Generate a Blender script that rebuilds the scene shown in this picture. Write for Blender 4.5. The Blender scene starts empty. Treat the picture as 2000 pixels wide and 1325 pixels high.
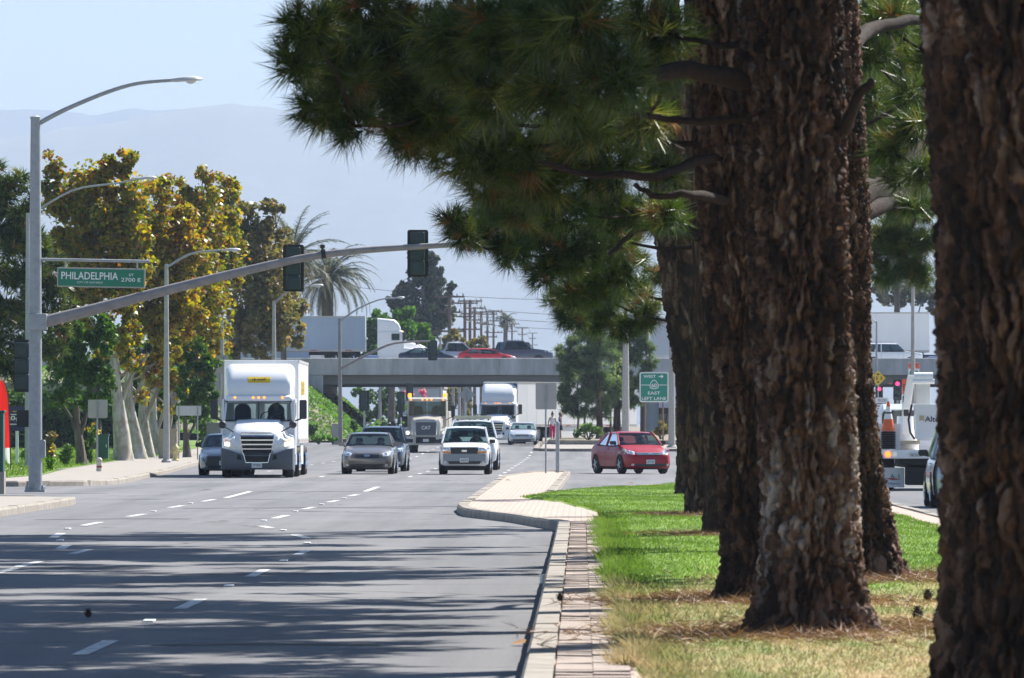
import bpy, bmesh, math, random
import numpy as np
from mathutils import Vector, Matrix
from mathutils.bvhtree import BVHTree

R = math.radians
SC = bpy.context.scene
COL = SC.collection
rnd = random.Random(7)

# ------------------------------------------------------------------ camera
FPX, CX, CY, CAMZ = 14850.0, 1135.0, 829.0, 1.75     # focal length in photo pixels, vanishing point, eye height
cam_d = bpy.data.cameras.new('camera')
cam = bpy.data.objects.new('camera', cam_d)
COL.objects.link(cam)
cam.location = (0, 0, CAMZ)
cam.rotation_euler = (R(90), 0, 0)
cam_d.sensor_width = 36.0
cam_d.lens = FPX / 2000 * 36.0
cam_d.shift_x = -(CX - 1000) / 2000
cam_d.shift_y = (CY - 662.5) / 2000
cam_d.clip_start = 0.5
cam_d.clip_end = 40000
cam_d.dof.use_dof = True
cam_d.dof.focus_distance = 180
cam_d.dof.aperture_fstop = 15.0
SC.camera = cam

# ------------------------------------------------------------------ sky and sun
SUN_AZ, SUN_EL = 42.0, 47.0
w = bpy.data.worlds.new('World')
SC.world = w
w.use_nodes = True
nt = w.node_tree
bg = nt.nodes['Background']
sky = nt.nodes.new('ShaderNodeTexSky')
sky.sky_type = 'NISHITA'
sky.sun_disc = False
sky.sun_elevation = R(SUN_EL)
sky.sun_rotation = R(SUN_AZ)
sky.altitude = 250
sky.air_density = 1.0
sky.dust_density = 0.3
sky.ozone_density = 5.0
nt.links.new(sky.outputs[0], bg.inputs[0])
bg.inputs[1].default_value = 0.06
sd = bpy.data.lights.new('sun', 'SUN')
sd.energy = 5.0
sd.angle = R(0.53)
sd.color = (1.0, 0.955, 0.88)
sun = bpy.data.objects.new('sun', sd)
COL.objects.link(sun)
S = Vector((math.sin(R(SUN_AZ)) * math.cos(R(SUN_EL)), math.cos(R(SUN_AZ)) * math.cos(R(SUN_EL)), math.sin(R(SUN_EL))))
sun.rotation_euler = S.to_track_quat('Z', 'Y').to_euler()
sun.location = (40, 150, 150)
SC.view_settings.view_transform = 'Standard'
SC.view_settings.look = 'None'
SC.view_settings.gamma = 1.0
SC.view_settings.use_curve_mapping = False
SC.view_settings.exposure = 1.2
SC.cycles.use_denoising = True
SC.cycles.max_bounces = 6
SC.cycles.transparent_max_bounces = 10
SC.cycles.volume_bounces = 0

# ------------------------------------------------------------------ placement helpers
def gz(d):
    """height of the street: level, then a gentle rise towards the bridge"""
    if d < 380: return 0.0
    t = min(d, 520) - 380
    return 0.0045 * t * min(1.0, t / 40.0)
def at(px, py, d):
    return Vector(((px - CX) / FPX * d, d, CAMZ + (CY - py) / FPX * d))
def gp(px, py, z=0.0):
    d = (CAMZ - z) * FPX / (py - CY)
    return Vector(((px - CX) / FPX * d, d, z))
def px2x(px, d): return (px - CX) / FPX * d
def py2z(py, d): return CAMZ + (CY - py) / FPX * d

# ------------------------------------------------------------------ materials
def new_mat(name):
    m = bpy.data.materials.new(name)
    m.use_nodes = True
    nt = m.node_tree
    return m, nt, nt.nodes['Principled BSDF']
def nd(nt, t, **kw):
    n = nt.nodes.new(t)
    for k, v in kw.items():
        if k in n.inputs: n.inputs[k].default_value = v
        else: setattr(n, k, v)
    return n
def M(name, col, rough=0.6, metal=0.0, var=0.12, scale=6.0, bump=0.0, bscale=40.0, coat=0.0, stretch=(1, 1, 1), spec=0.5):
    m, nt, b = new_mat(name)
    L = nt.links.new
    tc = nd(nt, 'ShaderNodeTexCoord')
    mp = nd(nt, 'ShaderNodeMapping'); mp.inputs['Scale'].default_value = stretch
    L(tc.outputs['Object'], mp.inputs[0])
    b.inputs['Roughness'].default_value = rough
    b.inputs['Metallic'].default_value = metal
    b.inputs['Specular IOR Level'].default_value = spec
    b.inputs['Coat Weight'].default_value = coat
    b.inputs['Coat Roughness'].default_value = 0.05
    if var > 0:
        n = nd(nt, 'ShaderNodeTexNoise', Scale=scale, Detail=6.0, Roughness=0.65)
        L(mp.outputs[0], n.inputs['Vector'])
        r = nd(nt, 'ShaderNodeValToRGB')
        r.color_ramp.elements[0].position = 0.28; r.color_ramp.elements[1].position = 0.72
        r.color_ramp.elements[0].color = (*[c * (1 - var) for c in col], 1)
        r.color_ramp.elements[1].color = (*[min(1, c * (1 + var)) for c in col], 1)
        L(n.outputs[0], r.inputs[0]); L(r.outputs[0], b.inputs['Base Color'])
    else:
        b.inputs['Base Color'].default_value = (*col, 1)
    if bump > 0:
        n2 = nd(nt, 'ShaderNodeTexNoise', Scale=bscale, Detail=4.0)
        L(mp.outputs[0], n2.inputs['Vector'])
        bp = nd(nt, 'ShaderNodeBump', Strength=bump, Distance=0.02)
        L(n2.outputs[0], bp.inputs['Height']); L(bp.outputs[0], b.inputs['Normal'])
    return m
def emit(name, col, s):
    m, nt, b = new_mat(name)
    b.inputs['Base Color'].default_value = (*col, 1)
    b.inputs['Emission Color'].default_value = (*col, 1)
    b.inputs['Emission Strength'].default_value = s
    return m
def leaf_mat(name, stops, trans=0.35, rough=0.55, spec=0.3):
    """foliage: colour picked by the leaf's own 'tint', part of the light passes through"""
    m, nt, b = new_mat(name)
    L = nt.links.new
    a = nd(nt, 'ShaderNodeAttribute', attribute_name='tint')
    r = nd(nt, 'ShaderNodeValToRGB')
    e = r.color_ramp.elements
    while len(e) < len(stops): e.new(0.5)
    for i, (p, c) in enumerate(stops):
        e[i].position = p; e[i].color = (*c, 1)
    L(a.outputs['Fac'], r.inputs[0]); L(r.outputs[0], b.inputs['Base Color'])
    b.inputs['Roughness'].default_value = rough
    b.inputs['Specular IOR Level'].default_value = spec
    t = nd(nt, 'ShaderNodeBsdfTranslucent')
    g = nd(nt, 'ShaderNodeHueSaturation', Saturation=1.15, Value=1.35)
    L(r.outputs[0], g.inputs['Color']); L(g.outputs[0], t.inputs['Color'])
    mx = nd(nt, 'ShaderNodeMixShader'); mx.inputs[0].default_value = trans
    L(b.outputs[0], mx.inputs[1]); L(t.outputs[0], mx.inputs[2])
    L(mx.outputs[0], nt.nodes['Material Output'].inputs[0])
    return m
def glass_mat(name, tint, refl=1.45):
    m, nt, b = new_mat(name)
    L = nt.links.new
    t = nd(nt, 'ShaderNodeBsdfTransparent'); t.inputs[0].default_value = (*tint, 1)
    g = nd(nt, 'ShaderNodeBsdfGlossy'); g.inputs[0].default_value = (0.95, 0.97, 1, 1); g.inputs['Roughness'].default_value = 0.03
    f = nd(nt, 'ShaderNodeFresnel'); f.inputs[0].default_value = refl
    mx = nd(nt, 'ShaderNodeMixShader')
    L(f.outputs[0], mx.inputs[0]); L(t.outputs[0], mx.inputs[1]); L(g.outputs[0], mx.inputs[2])
    L(mx.outputs[0], nt.nodes['Material Output'].inputs[0])
    return m
def asphalt_mat():
    m, nt, b = new_mat('asphalt')
    L = nt.links.new
    tc = nd(nt, 'ShaderNodeTexCoord')
    def noise(scale, stretch, detail=5.0, rough=0.6):
        mp = nd(nt, 'ShaderNodeMapping'); mp.inputs['Scale'].default_value = stretch
        L(tc.outputs['Object'], mp.inputs[0])
        n = nd(nt, 'ShaderNodeTexNoise', Scale=scale, Detail=detail, Roughness=rough)
        L(mp.outputs[0], n.inputs['Vector'])
        return n.outputs[0]
    n1 = noise(1.0, (0.9, 0.02, 1), 4)        # wheel paths along the street
    n2 = noise(0.25, (1, 0.35, 1), 5)         # patches
    n3 = noise(28.0, (1, 0.25, 1), 2)         # grit
    a = nd(nt, 'ShaderNodeMath', operation='MULTIPLY_ADD'); a.inputs[1].default_value = 0.55; L(n1, a.inputs[0])
    b2 = nd(nt, 'ShaderNodeMath', operation='MULTIPLY_ADD'); b2.inputs[1].default_value = 0.35; b2.inputs[2].default_value = 0.0
    L(n2, b2.inputs[0]); L(b2.outputs[0], a.inputs[2])
    c = nd(nt, 'ShaderNodeMath', operation='MULTIPLY_ADD'); c.inputs[1].default_value = 0.25
    L(n3, c.inputs[0]); L(a.outputs[0], c.inputs[2])
    r = nd(nt, 'ShaderNodeValToRGB')
    r.color_ramp.elements[0].position = 0.38; r.color_ramp.elements[1].position = 0.66
    r.color_ramp.elements[0].color = (0.092, 0.094, 0.103, 1); r.color_ramp.elements[1].color = (0.182, 0.182, 0.19, 1)
    L(c.outputs[0], r.inputs[0])
    # hairline cracks, only where a slow noise lets them through
    wp = nd(nt, 'ShaderNodeTexNoise', Scale=0.5, Detail=4.0); L(tc.outputs['Object'], wp.inputs['Vector'])
    av = nd(nt, 'ShaderNodeVectorMath', operation='MULTIPLY_ADD'); av.inputs[1].default_value = (1.6, 1.6, 0); L(wp.outputs['Color'], av.inputs[0]); L(tc.outputs['Object'], av.inputs[2])
    vo = nd(nt, 'ShaderNodeTexVoronoi', feature='DISTANCE_TO_EDGE', Scale=0.24); L(av.outputs[0], vo.inputs['Vector'])
    ck = nd(nt, 'ShaderNodeMapRange'); ck.inputs['From Min'].default_value = 0.006; ck.inputs['From Max'].default_value = 0.022; ck.inputs['To Min'].default_value = 1.0; ck.inputs['To Max'].default_value = 0.0
    L(vo.outputs['Distance'], ck.inputs[0])
    gt = nd(nt, 'ShaderNodeMapRange'); gt.inputs['From Min'].default_value = 0.47; gt.inputs['From Max'].default_value = 0.56; L(n2, gt.inputs[0])
    mk = nd(nt, 'ShaderNodeMath', operation='MULTIPLY'); L(ck.outputs[0], mk.inputs[0]); L(gt.outputs[0], mk.inputs[1])
    mk2 = nd(nt, 'ShaderNodeMath', operation='MULTIPLY'); mk2.inputs[1].default_value = 0.7; L(mk.outputs[0], mk2.inputs[0])
    mc = nd(nt, 'ShaderNodeMix', data_type='RGBA'); mc.inputs[7].default_value = (0.03, 0.03, 0.033, 1)
    L(mk2.outputs[0], mc.inputs[0]); L(r.outputs[0], mc.inputs[6]); L(mc.outputs[2], b.inputs['Base Color'])
    b.inputs['Roughness'].default_value = 0.9
    b.inputs['Specular IOR Level'].default_value = 0.25
    bp = nd(nt, 'ShaderNodeBump', Strength=0.25, Distance=0.01)
    L(n3, bp.inputs['Height']); L(bp.outputs[0], b.inputs['Normal'])
    return m
def bark_mat(name, stops, bump=0.5):
    m, nt, b = new_mat(name)
    L = nt.links.new
    a = nd(nt, 'ShaderNodeAttribute', attribute_name='tint')
    tc = nd(nt, 'ShaderNodeTexCoord')
    mp = nd(nt, 'ShaderNodeMapping'); mp.inputs['Scale'].default_value = (1, 1, 0.3)
    L(tc.outputs['Object'], mp.inputs[0])
    n = nd(nt, 'ShaderNodeTexNoise', Scale=26.0, Detail=6.0, Roughness=0.7)
    L(mp.outputs[0], n.inputs['Vector'])
    n3 = nd(nt, 'ShaderNodeTexNoise', Scale=1.6, Detail=3.0); L(tc.outputs['Object'], n3.inputs['Vector'])
    ad = nd(nt, 'ShaderNodeMath', operation='MULTIPLY_ADD'); ad.inputs[1].default_value = 0.7
    L(n.outputs[0], ad.inputs[0]); L(a.outputs['Fac'], ad.inputs[2])
    ad2 = nd(nt, 'ShaderNodeMath', operation='MULTIPLY_ADD'); ad2.inputs[1].default_value = 0.5
    L(n3.outputs[0], ad2.inputs[0]); L(ad.outputs[0], ad2.inputs[2])
    sb = nd(nt, 'ShaderNodeMath', operation='SUBTRACT'); sb.inputs[1].default_value = 0.6
    L(ad2.outputs[0], sb.inputs[0])
    r = nd(nt, 'ShaderNodeValToRGB')
    e = r.color_ramp.elements
    while len(e) < len(stops): e.new(0.5)
    for i, (p, c) in enumerate(stops):
        e[i].position = p; e[i].color = (*c, 1)
    L(sb.outputs[0], r.inputs[0]); L(r.outputs[0], b.inputs['Base Color'])
    b.inputs['Roughness'].default_value = 0.85
    b.inputs['Specular IOR Level'].default_value = 0.3
    bp = nd(nt, 'ShaderNodeBump', Strength=bump, Distance=0.03)
    L(n.outputs[0], bp.inputs['Height']); L(bp.outputs[0], b.inputs['Normal'])
    return m
def brick_mat():
    m, nt, b = new_mat('stamped_brick')
    L = nt.links.new
    tc = nd(nt, 'ShaderNodeTexCoord')
    br = nd(nt, 'ShaderNodeTexBrick', Scale=1.0)
    br.inputs['Color1'].default_value = (0.46, 0.36, 0.30, 1); br.inputs['Color2'].default_value = (0.38, 0.30, 0.25, 1)
    br.inputs['Mortar'].default_value = (0.24, 0.20, 0.18, 1)
    br.inputs['Brick Width'].default_value = 0.22; br.inputs['Row Height'].default_value = 0.5; br.inputs['Mortar Size'].default_value = 0.012
    L(tc.outputs['Object'], br.inputs['Vector'])
    L(br.outputs[0], b.inputs['Base Color'])
    b.inputs['Roughness'].default_value = 0.9
    bp = nd(nt, 'ShaderNodeBump', Strength=0.6, Distance=0.02, invert=True)
    L(br.outputs['Fac'], bp.inputs['Height']); L(bp.outputs[0], b.inputs['Normal'])
    return m
def lawn_mat(name, blades=False):
    """median lawn: watered and green further on, dry straw near by; Object coordinates are metres of the place"""
    m, nt, b = new_mat(name)
    L = nt.links.new
    tc = nd(nt, 'ShaderNodeTexCoord')
    sp = nd(nt, 'ShaderNodeSeparateXYZ'); L(tc.outputs['Object'], sp.inputs[0])
    mpn = nd(nt, 'ShaderNodeMapping'); mpn.inputs['Scale'].default_value = (1, 0.22, 1); L(tc.outputs['Object'], mpn.inputs[0])
    n = nd(nt, 'ShaderNodeTexNoise', Scale=0.9, Detail=5.0); L(mpn.outputs[0], n.inputs['Vector'])
    ad = nd(nt, 'ShaderNodeMath', operation='MULTIPLY_ADD'); ad.inputs[1].default_value = 34.0
    L(n.outputs[0], ad.inputs[0]); L(sp.outputs['Y'], ad.inputs[2])
    mr = nd(nt, 'ShaderNodeMapRange'); mr.inputs['From Min'].default_value = 87; mr.inputs['From Max'].default_value = 97
    L(ad.outputs[0], mr.inputs[0])
    n2 = nd(nt, 'ShaderNodeTexNoise', Scale=2.2, Detail=6.0, Roughness=0.7); L(mpn.outputs[0], n2.inputs['Vector'])
    rd = nd(nt, 'ShaderNodeValToRGB'); rg = nd(nt, 'ShaderNodeValToRGB')
    e = rd.color_ramp.elements; e[0].position = 0.35; e[0].color = (0.15, 0.19, 0.05, 1); e[1].position = 0.62; e[1].color = (0.40, 0.30, 0.155, 1)
    e = rg.color_ramp.elements; e[0].position = 0.3; e[0].color = (0.075, 0.15, 0.016, 1); e[1].position = 0.7; e[1].color = (0.19, 0.30, 0.035, 1)
    L(n2.outputs[0], rd.inputs[0]); L(n2.outputs[0], rg.inputs[0])
    mx = nd(nt, 'ShaderNodeMix', data_type='RGBA')
    L(mr.outputs[0], mx.inputs[0]); L(rd.outputs[0], mx.inputs[6]); L(rg.outputs[0], mx.inputs[7])
    L(mx.outputs[2], b.inputs['Base Color'])
    b.inputs['Roughness'].default_value = 0.75
    b.inputs['Specular IOR Level'].default_value = 0.2
    if blades:
        t = nd(nt, 'ShaderNodeBsdfTranslucent'); L(mx.outputs[2], t.inputs[0])
        ms = nd(nt, 'ShaderNodeMixShader'); ms.inputs[0].default_value = 0.5
        L(b.outputs[0], ms.inputs[1]); L(t.outputs[0], ms.inputs[2])
        L(ms.outputs[0], nt.nodes['Material Output'].inputs[0])
    return m

m_asphalt = asphalt_mat()
m_ground = M('dry_earth', (0.20, 0.17, 0.12), 0.95, var=0.3, scale=0.2)
m_conc = M('concrete', (0.29, 0.262, 0.23), 0.9, var=0.16, scale=1.3, bump=0.2, bscale=30)
m_kerb = M('kerb_concrete', (0.27, 0.24, 0.205), 0.9, var=0.38, scale=3.2, bump=0.25, bscale=25)
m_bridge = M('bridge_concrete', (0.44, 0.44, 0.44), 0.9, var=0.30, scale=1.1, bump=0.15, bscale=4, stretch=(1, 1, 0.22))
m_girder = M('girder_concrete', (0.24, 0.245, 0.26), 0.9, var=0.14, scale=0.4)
m_brick = brick_mat()
m_paver = M('paver_clay', (0.33, 0.268, 0.23), 0.9, var=0.25, scale=5, bump=0.3, bscale=60)
m_paver2 = M('paver_pale', (0.35, 0.285, 0.245), 0.9, var=0.2, scale=5, bump=0.3, bscale=60)
m_lawn = lawn_mat('lawn_soil')
m_blade = lawn_mat('lawn_blades', True)
m_paint = M('road_paint', (0.52, 0.52, 0.51), 0.7, var=0.42, scale=9, stretch=(1, 0.3, 1))
m_galv = M('galvanised_steel', (0.34, 0.36, 0.38), 0.55, 0.35, var=0.15, scale=7)
m_mast = M('weathered_mast', (0.27, 0.25, 0.25), 0.6, 0.2, var=0.2, scale=5)
m_lamp = M('lamp_housing', (0.50, 0.51, 0.52), 0.5, 0.2, var=0.08)
m_postc = M('concrete_post', (0.40, 0.39, 0.37), 0.9, var=0.16, scale=6, bump=0.2)
m_sigblk = M('signal_black', (0.012, 0.017, 0.016), 0.5, var=0.2)
m_siggrn = M('signal_housing', (0.02, 0.045, 0.042), 0.45, var=0.2)
m_signback = M('sign_back_aluminium', (0.42, 0.41, 0.39), 0.6, 0.2, var=0.08, scale=4)
m_green = M('sign_green', (0.012, 0.20, 0.115), 0.45, var=0.06)
m_green2 = M('guide_sign_green', (0.004, 0.24, 0.17), 0.45, var=0.06)
m_white = M('sign_white', (0.80, 0.81, 0.80), 0.5, var=0.04)
m_wpaint = M('white_paint', (0.80, 0.81, 0.83), 0.32, var=0.03, scale=2, coat=0.5)
m_trailer = M('trailer_skin', (0.76, 0.77, 0.78), 0.45, var=0.06, scale=0.8, stretch=(1, 1, 0.3))
m_trblue = M('trailer_blue_grey', (0.30, 0.37, 0.46), 0.5, var=0.12, scale=0.7, stretch=(1, 1, 0.3))
m_trshade = M('trailer_front_shade', (0.035, 0.05, 0.08), 0.4, var=0.15)  # dark tone for a white trailer's front wall, its shade put into the colour
m_black = M('black_rubber', (0.014, 0.014, 0.016), 0.8, var=0.2, scale=10)
m_dark = M('dark_plastic', (0.03, 0.031, 0.034), 0.55, var=0.15)
m_bump = M('slate_bumper', (0.085, 0.095, 0.115), 0.6, var=0.08)
m_under = M('chassis_black', (0.012, 0.012, 0.013), 0.8, var=0.2)
m_inter = M('interior_dark', (0.03, 0.034, 0.038), 0.8, var=0.2)
m_seat = M('seat_cloth', (0.05, 0.055, 0.06), 0.9, var=0.2)
m_chrome = M('chrome', (0.75, 0.76, 0.78), 0.14, 1.0, var=0.0)
m_rim = M('alloy_rim', (0.55, 0.56, 0.57), 0.3, 0.9, var=0.05)
m_lens = M('lamp_lens', (0.62, 0.65, 0.67), 0.12, 0.3, var=0.05, coat=0.6)
m_amber = M('amber_lens', (0.85, 0.27, 0.02), 0.3, var=0.05, coat=0.5)
m_redlens = M('red_lens', (0.45, 0.012, 0.012), 0.3, var=0.05, coat=0.5)
m_hlon = emit('lit_headlamp', (1.0, 0.86, 0.62), 2.2)
m_amberon = emit('lit_amber', (1.0, 0.32, 0.03), 1.0)
m_redon = emit('lit_red_signal', (1.0, 0.03, 0.12), 2.0)
m_stopon = emit('lit_stop_lamp', (1.0, 0.16, 0.02), 1.6)
m_plate = M('number_plate', (0.68, 0.69, 0.68), 0.5, var=0.06)
m_ink = M('dark_ink', (0.02, 0.025, 0.05), 0.6, var=0.0)
m_yellow = M('yellow_vinyl', (0.72, 0.50, 0.02), 0.5, var=0.06)
m_glass = glass_mat('window_glass', (0.42, 0.54, 0.54))
m_glassd = glass_mat('dark_window_glass', (0.22, 0.30, 0.34), 1.6)
m_skin = M('skin', (0.42, 0.24, 0.16), 0.6, var=0.05)
m_hair = M('dark_hair', (0.03, 0.02, 0.015), 0.7, var=0.2)
def paint(name, col, metal=0.0, rough=0.3):
    return M(name, col, rough, metal, var=0.03, scale=2, coat=0.8)
m_leafpine = leaf_mat('pine_needles', [(0.0, (0.018, 0.036, 0.009)), (0.4, (0.045, 0.075, 0.014)), (0.7, (0.10, 0.135, 0.025)), (0.92, (0.22, 0.22, 0.05)), (1.0, (0.22, 0.11, 0.04))], 0.36, 0.4, 0.5)  # brighter tints among the random tones also stand in for sunlit tufts
m_leafcyp = leaf_mat('blue_green_needles', [(0.0, (0.045, 0.085, 0.035)), (0.5, (0.11, 0.17, 0.06)), (1.0, (0.26, 0.29, 0.11))], 0.45)
m_leafsyc = leaf_mat('sycamore_leaves', [(0.0, (0.045, 0.07, 0.014)), (0.25, (0.15, 0.19, 0.025)), (0.5, (0.30, 0.28, 0.035)), (0.75, (0.40, 0.25, 0.04)), (0.9, (0.28, 0.13, 0.03)), (1.0, (0.13, 0.06, 0.025))], 0.52, 0.4, 0.5)
m_leafsyc2 = leaf_mat('dull_sycamore_leaves', [(0.0, (0.07, 0.09, 0.025)), (0.5, (0.17, 0.16, 0.045)), (1.0, (0.27, 0.18, 0.06))], 0.45, 0.45, 0.5)
m_leafgrn = leaf_mat('green_leaves', [(0.0, (0.03, 0.07, 0.012)), (0.5, (0.065, 0.14, 0.022)), (1.0, (0.15, 0.24, 0.04))], 0.4, 0.55, 0.3)
m_leafbrt = leaf_mat('bright_leaves', [(0.0, (0.05, 0.12, 0.02)), (0.5, (0.09, 0.20, 0.03)), (1.0, (0.17, 0.30, 0.05))], 0.4, 0.65, 0.15)
m_leafgum = leaf_mat('gum_leaves', [(0.0, (0.04, 0.06, 0.04)), (0.5, (0.075, 0.10, 0.06)), (1.0, (0.15, 0.15, 0.085))], 0.3)
m_leafylw = leaf_mat('yellowing_leaves', [(0.0, (0.10, 0.11, 0.03)), (0.6, (0.22, 0.18, 0.04)), (1.0, (0.30, 0.22, 0.06))], 0.35)
m_palm = leaf_mat('palm_fronds', [(0.0, (0.035, 0.055, 0.02)), (0.5, (0.07, 0.085, 0.03)), (1.0, (0.18, 0.14, 0.07))], 0.25, 0.55, 0.3)
m_flower = leaf_mat('flower_petals', [(0.0, (0.6, 0.08, 0.2)), (1.0, (0.75, 0.35, 0.35))], 0.4)
m_flowery = leaf_mat('yellow_petals', [(0.0, (0.75, 0.45, 0.02)), (1.0, (0.85, 0.6, 0.05))], 0.4)
m_bark = bark_mat('pine_bark', [(0.0, (0.02, 0.013, 0.01)), (0.26, (0.052, 0.028, 0.018)), (0.47, (0.145, 0.077, 0.047)), (0.67, (0.235, 0.165, 0.125)), (0.88, (0.46, 0.39, 0.34))], 1.0)
m_barkpale = bark_mat('sycamore_bark', [(0.0, (0.30, 0.26, 0.20)), (0.4, (0.46, 0.42, 0.36)), (1.0, (0.72, 0.69, 0.63))], 0.2)
m_barkgrey = bark_mat('grey_bark', [(0.0, (0.09, 0.075, 0.06)), (0.5, (0.17, 0.145, 0.12)), (1.0, (0.28, 0.25, 0.22))], 0.4)
m_wood = M('pole_wood', (0.13, 0.095, 0.075), 0.9, var=0.25, scale=5)
m_wire = M('wire', (0.05, 0.05, 0.055), 0.6, var=0.0)

# ------------------------------------------------------------------ object helpers
def link(o, parent=None):
    COL.objects.link(o)
    if parent is not None: o.parent = parent
    return o
def tag(o, label=None, cat=None, group=None, kind=None):
    if label: o['label'] = label
    if cat: o['category'] = cat
    if group: o['group'] = group
    if kind: o['kind'] = kind
    return o
def thing(name, label, cat, loc=(0, 0, 0), rotz=0.0, group=None):
    o = bpy.data.objects.new(name, None)
    o.empty_display_size = 0.2
    link(o)
    o.location = loc; o.rotation_euler = (0, 0, rotz)
    return tag(o, label, cat, group)

class MB:
    def __init__(s): s.v = []; s.f = []; s.mi = []
    def add(s, vs, fs, m=0):
        n = len(s.v)
        s.v += [tuple(v) for v in vs]
        s.f += [tuple(i + n for i in f) for f in fs]
        s.mi += [m] * len(fs)
        return s
    def box(s, x0, x1, y0, y1, z0, z1, m=0, rot=None, piv=None):
        vs = [Vector((x, y, z)) for z in (z0, z1) for y in (y0, y1) for x in (x0, x1)]
        if rot is not None:
            p = Vector(piv) if piv is not None else Vector(((x0 + x1) / 2, (y0 + y1) / 2, (z0 + z1) / 2))
            vs = [rot @ (v - p) + p for v in vs]
        return s.add(vs, [(0, 2, 3, 1), (4, 5, 7, 6), (0, 1, 5, 4), (2, 6, 7, 3), (0, 4, 6, 2), (1, 3, 7, 5)], m)
    def loft(s, rings, m=0, caps=True, closed=True):
        n = len(rings[0]); vs = [p for r in rings for p in r]; fs = []
        for k in range(len(rings) - 1):
            for i in range(n if closed else n - 1):
                j = (i + 1) % n
                fs.append((k * n + i, k * n + j, (k + 1) * n + j, (k + 1) * n + i))
        if caps:
            fs.append(tuple(reversed(range(n)))); fs.append(tuple((len(rings) - 1) * n + i for i in range(n)))
        return s.add(vs, fs, m)
    def tube(s, pts, rads, n=8, m=0, caps=True):
        pts = [Vector(p) for p in pts]
        if not hasattr(rads, '__len__'): rads = [rads] * len(pts)
        rings = []
        up = None
        for i, p in enumerate(pts):
            t = (pts[min(i + 1, len(pts) - 1)] - pts[max(i - 1, 0)])
            t = t.normalized() if t.length > 1e-9 else Vector((0, 0, 1))
            if up is None:
                up = Vector((1, 0, 0)) if abs(t.x) < 0.9 else Vector((0, 1, 0))
            a = (up - t * up.dot(t)).normalized(); up = a
            b = t.cross(a)
            rings.append([p + (a * math.cos(2 * math.pi * k / n) + b * math.sin(2 * math.pi * k / n)) * rads[i] for k in range(n)])
        return s.loft(rings, m, caps)
    def prism(s, poly, axis, a0, a1, m=0):
        """poly: 2D points; axis 'x','y','z' is the extrusion direction"""
        def P(u, v, a):
            return {'x': (a, u, v), 'y': (u, a, v), 'z': (u, v, a)}[axis]
        return s.loft([[P(u, v, a0) for u, v in poly], [P(u, v, a1) for u, v in poly]], m)
    def lathe(s, prof, c=(0, 0, 0), n=14, axis='z', m=0):
        rings = []
        for r, h in prof:
            rg = []
            for k in range(n):
                a = 2 * math.pi * k / n
                u, v = r * math.cos(a), r * math.sin(a)
                p = {'z': (u, v, h), 'x': (h, u, v), 'y': (u, h, v)}[axis]
                rg.append((p[0] + c[0], p[1] + c[1], p[2] + c[2]))
            rings.append(rg)
        return s.loft(rings, m, True)
    def quad(s, a, b, c, d, m=0): return s.add([a, b, c, d], [(0, 1, 2, 3)], m)
    def bvh(s): return BVHTree.FromPolygons([Vector(v) for v in s.v], s.f)
    def mesh(s, name, mats, smooth=None):
        me = bpy.data.meshes.new(name)
        me.from_pydata(s.v, [], s.f)
        for m in (mats if isinstance(mats, (list, tuple)) else [mats]): me.materials.append(m)
        if any(s.mi): me.polygons.foreach_set('material_index', s.mi)
        bm = bmesh.new(); bm.from_mesh(me)
        bmesh.ops.recalc_face_normals(bm, faces=bm.faces)
        bm.to_mesh(me); bm.free()
        if smooth:
            me.polygons.foreach_set('use_smooth', [True] * len(me.polygons))
            me.set_sharp_from_angle(angle=R(smooth))
        me.update()
        return me
    def build(s, name, mats, parent=None, smooth=None, bevel=0.0, loc=None):
        o = bpy.data.objects.new(name, s.mesh(name, mats, smooth))
        link(o, parent)
        if loc is not None: o.location = loc
        if bevel:
            b = o.modifiers.new('bevel', 'BEVEL'); b.width = bevel; b.segments = 2; b.limit_method = 'ANGLE'
        return o
def rrect(x0, x1, z0, z1, r, n=4):
    pts = []
    for cx, cz, a0 in ((x1 - r, z1 - r, 0), (x0 + r, z1 - r, 90), (x0 + r, z0 + r, 180), (x1 - r, z0 + r, 270)):
        for k in range(n + 1):
            a = R(a0 + 90 * k / n)
            pts.append((cx + r * math.cos(a), cz + r * math.sin(a)))
    return pts
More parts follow.
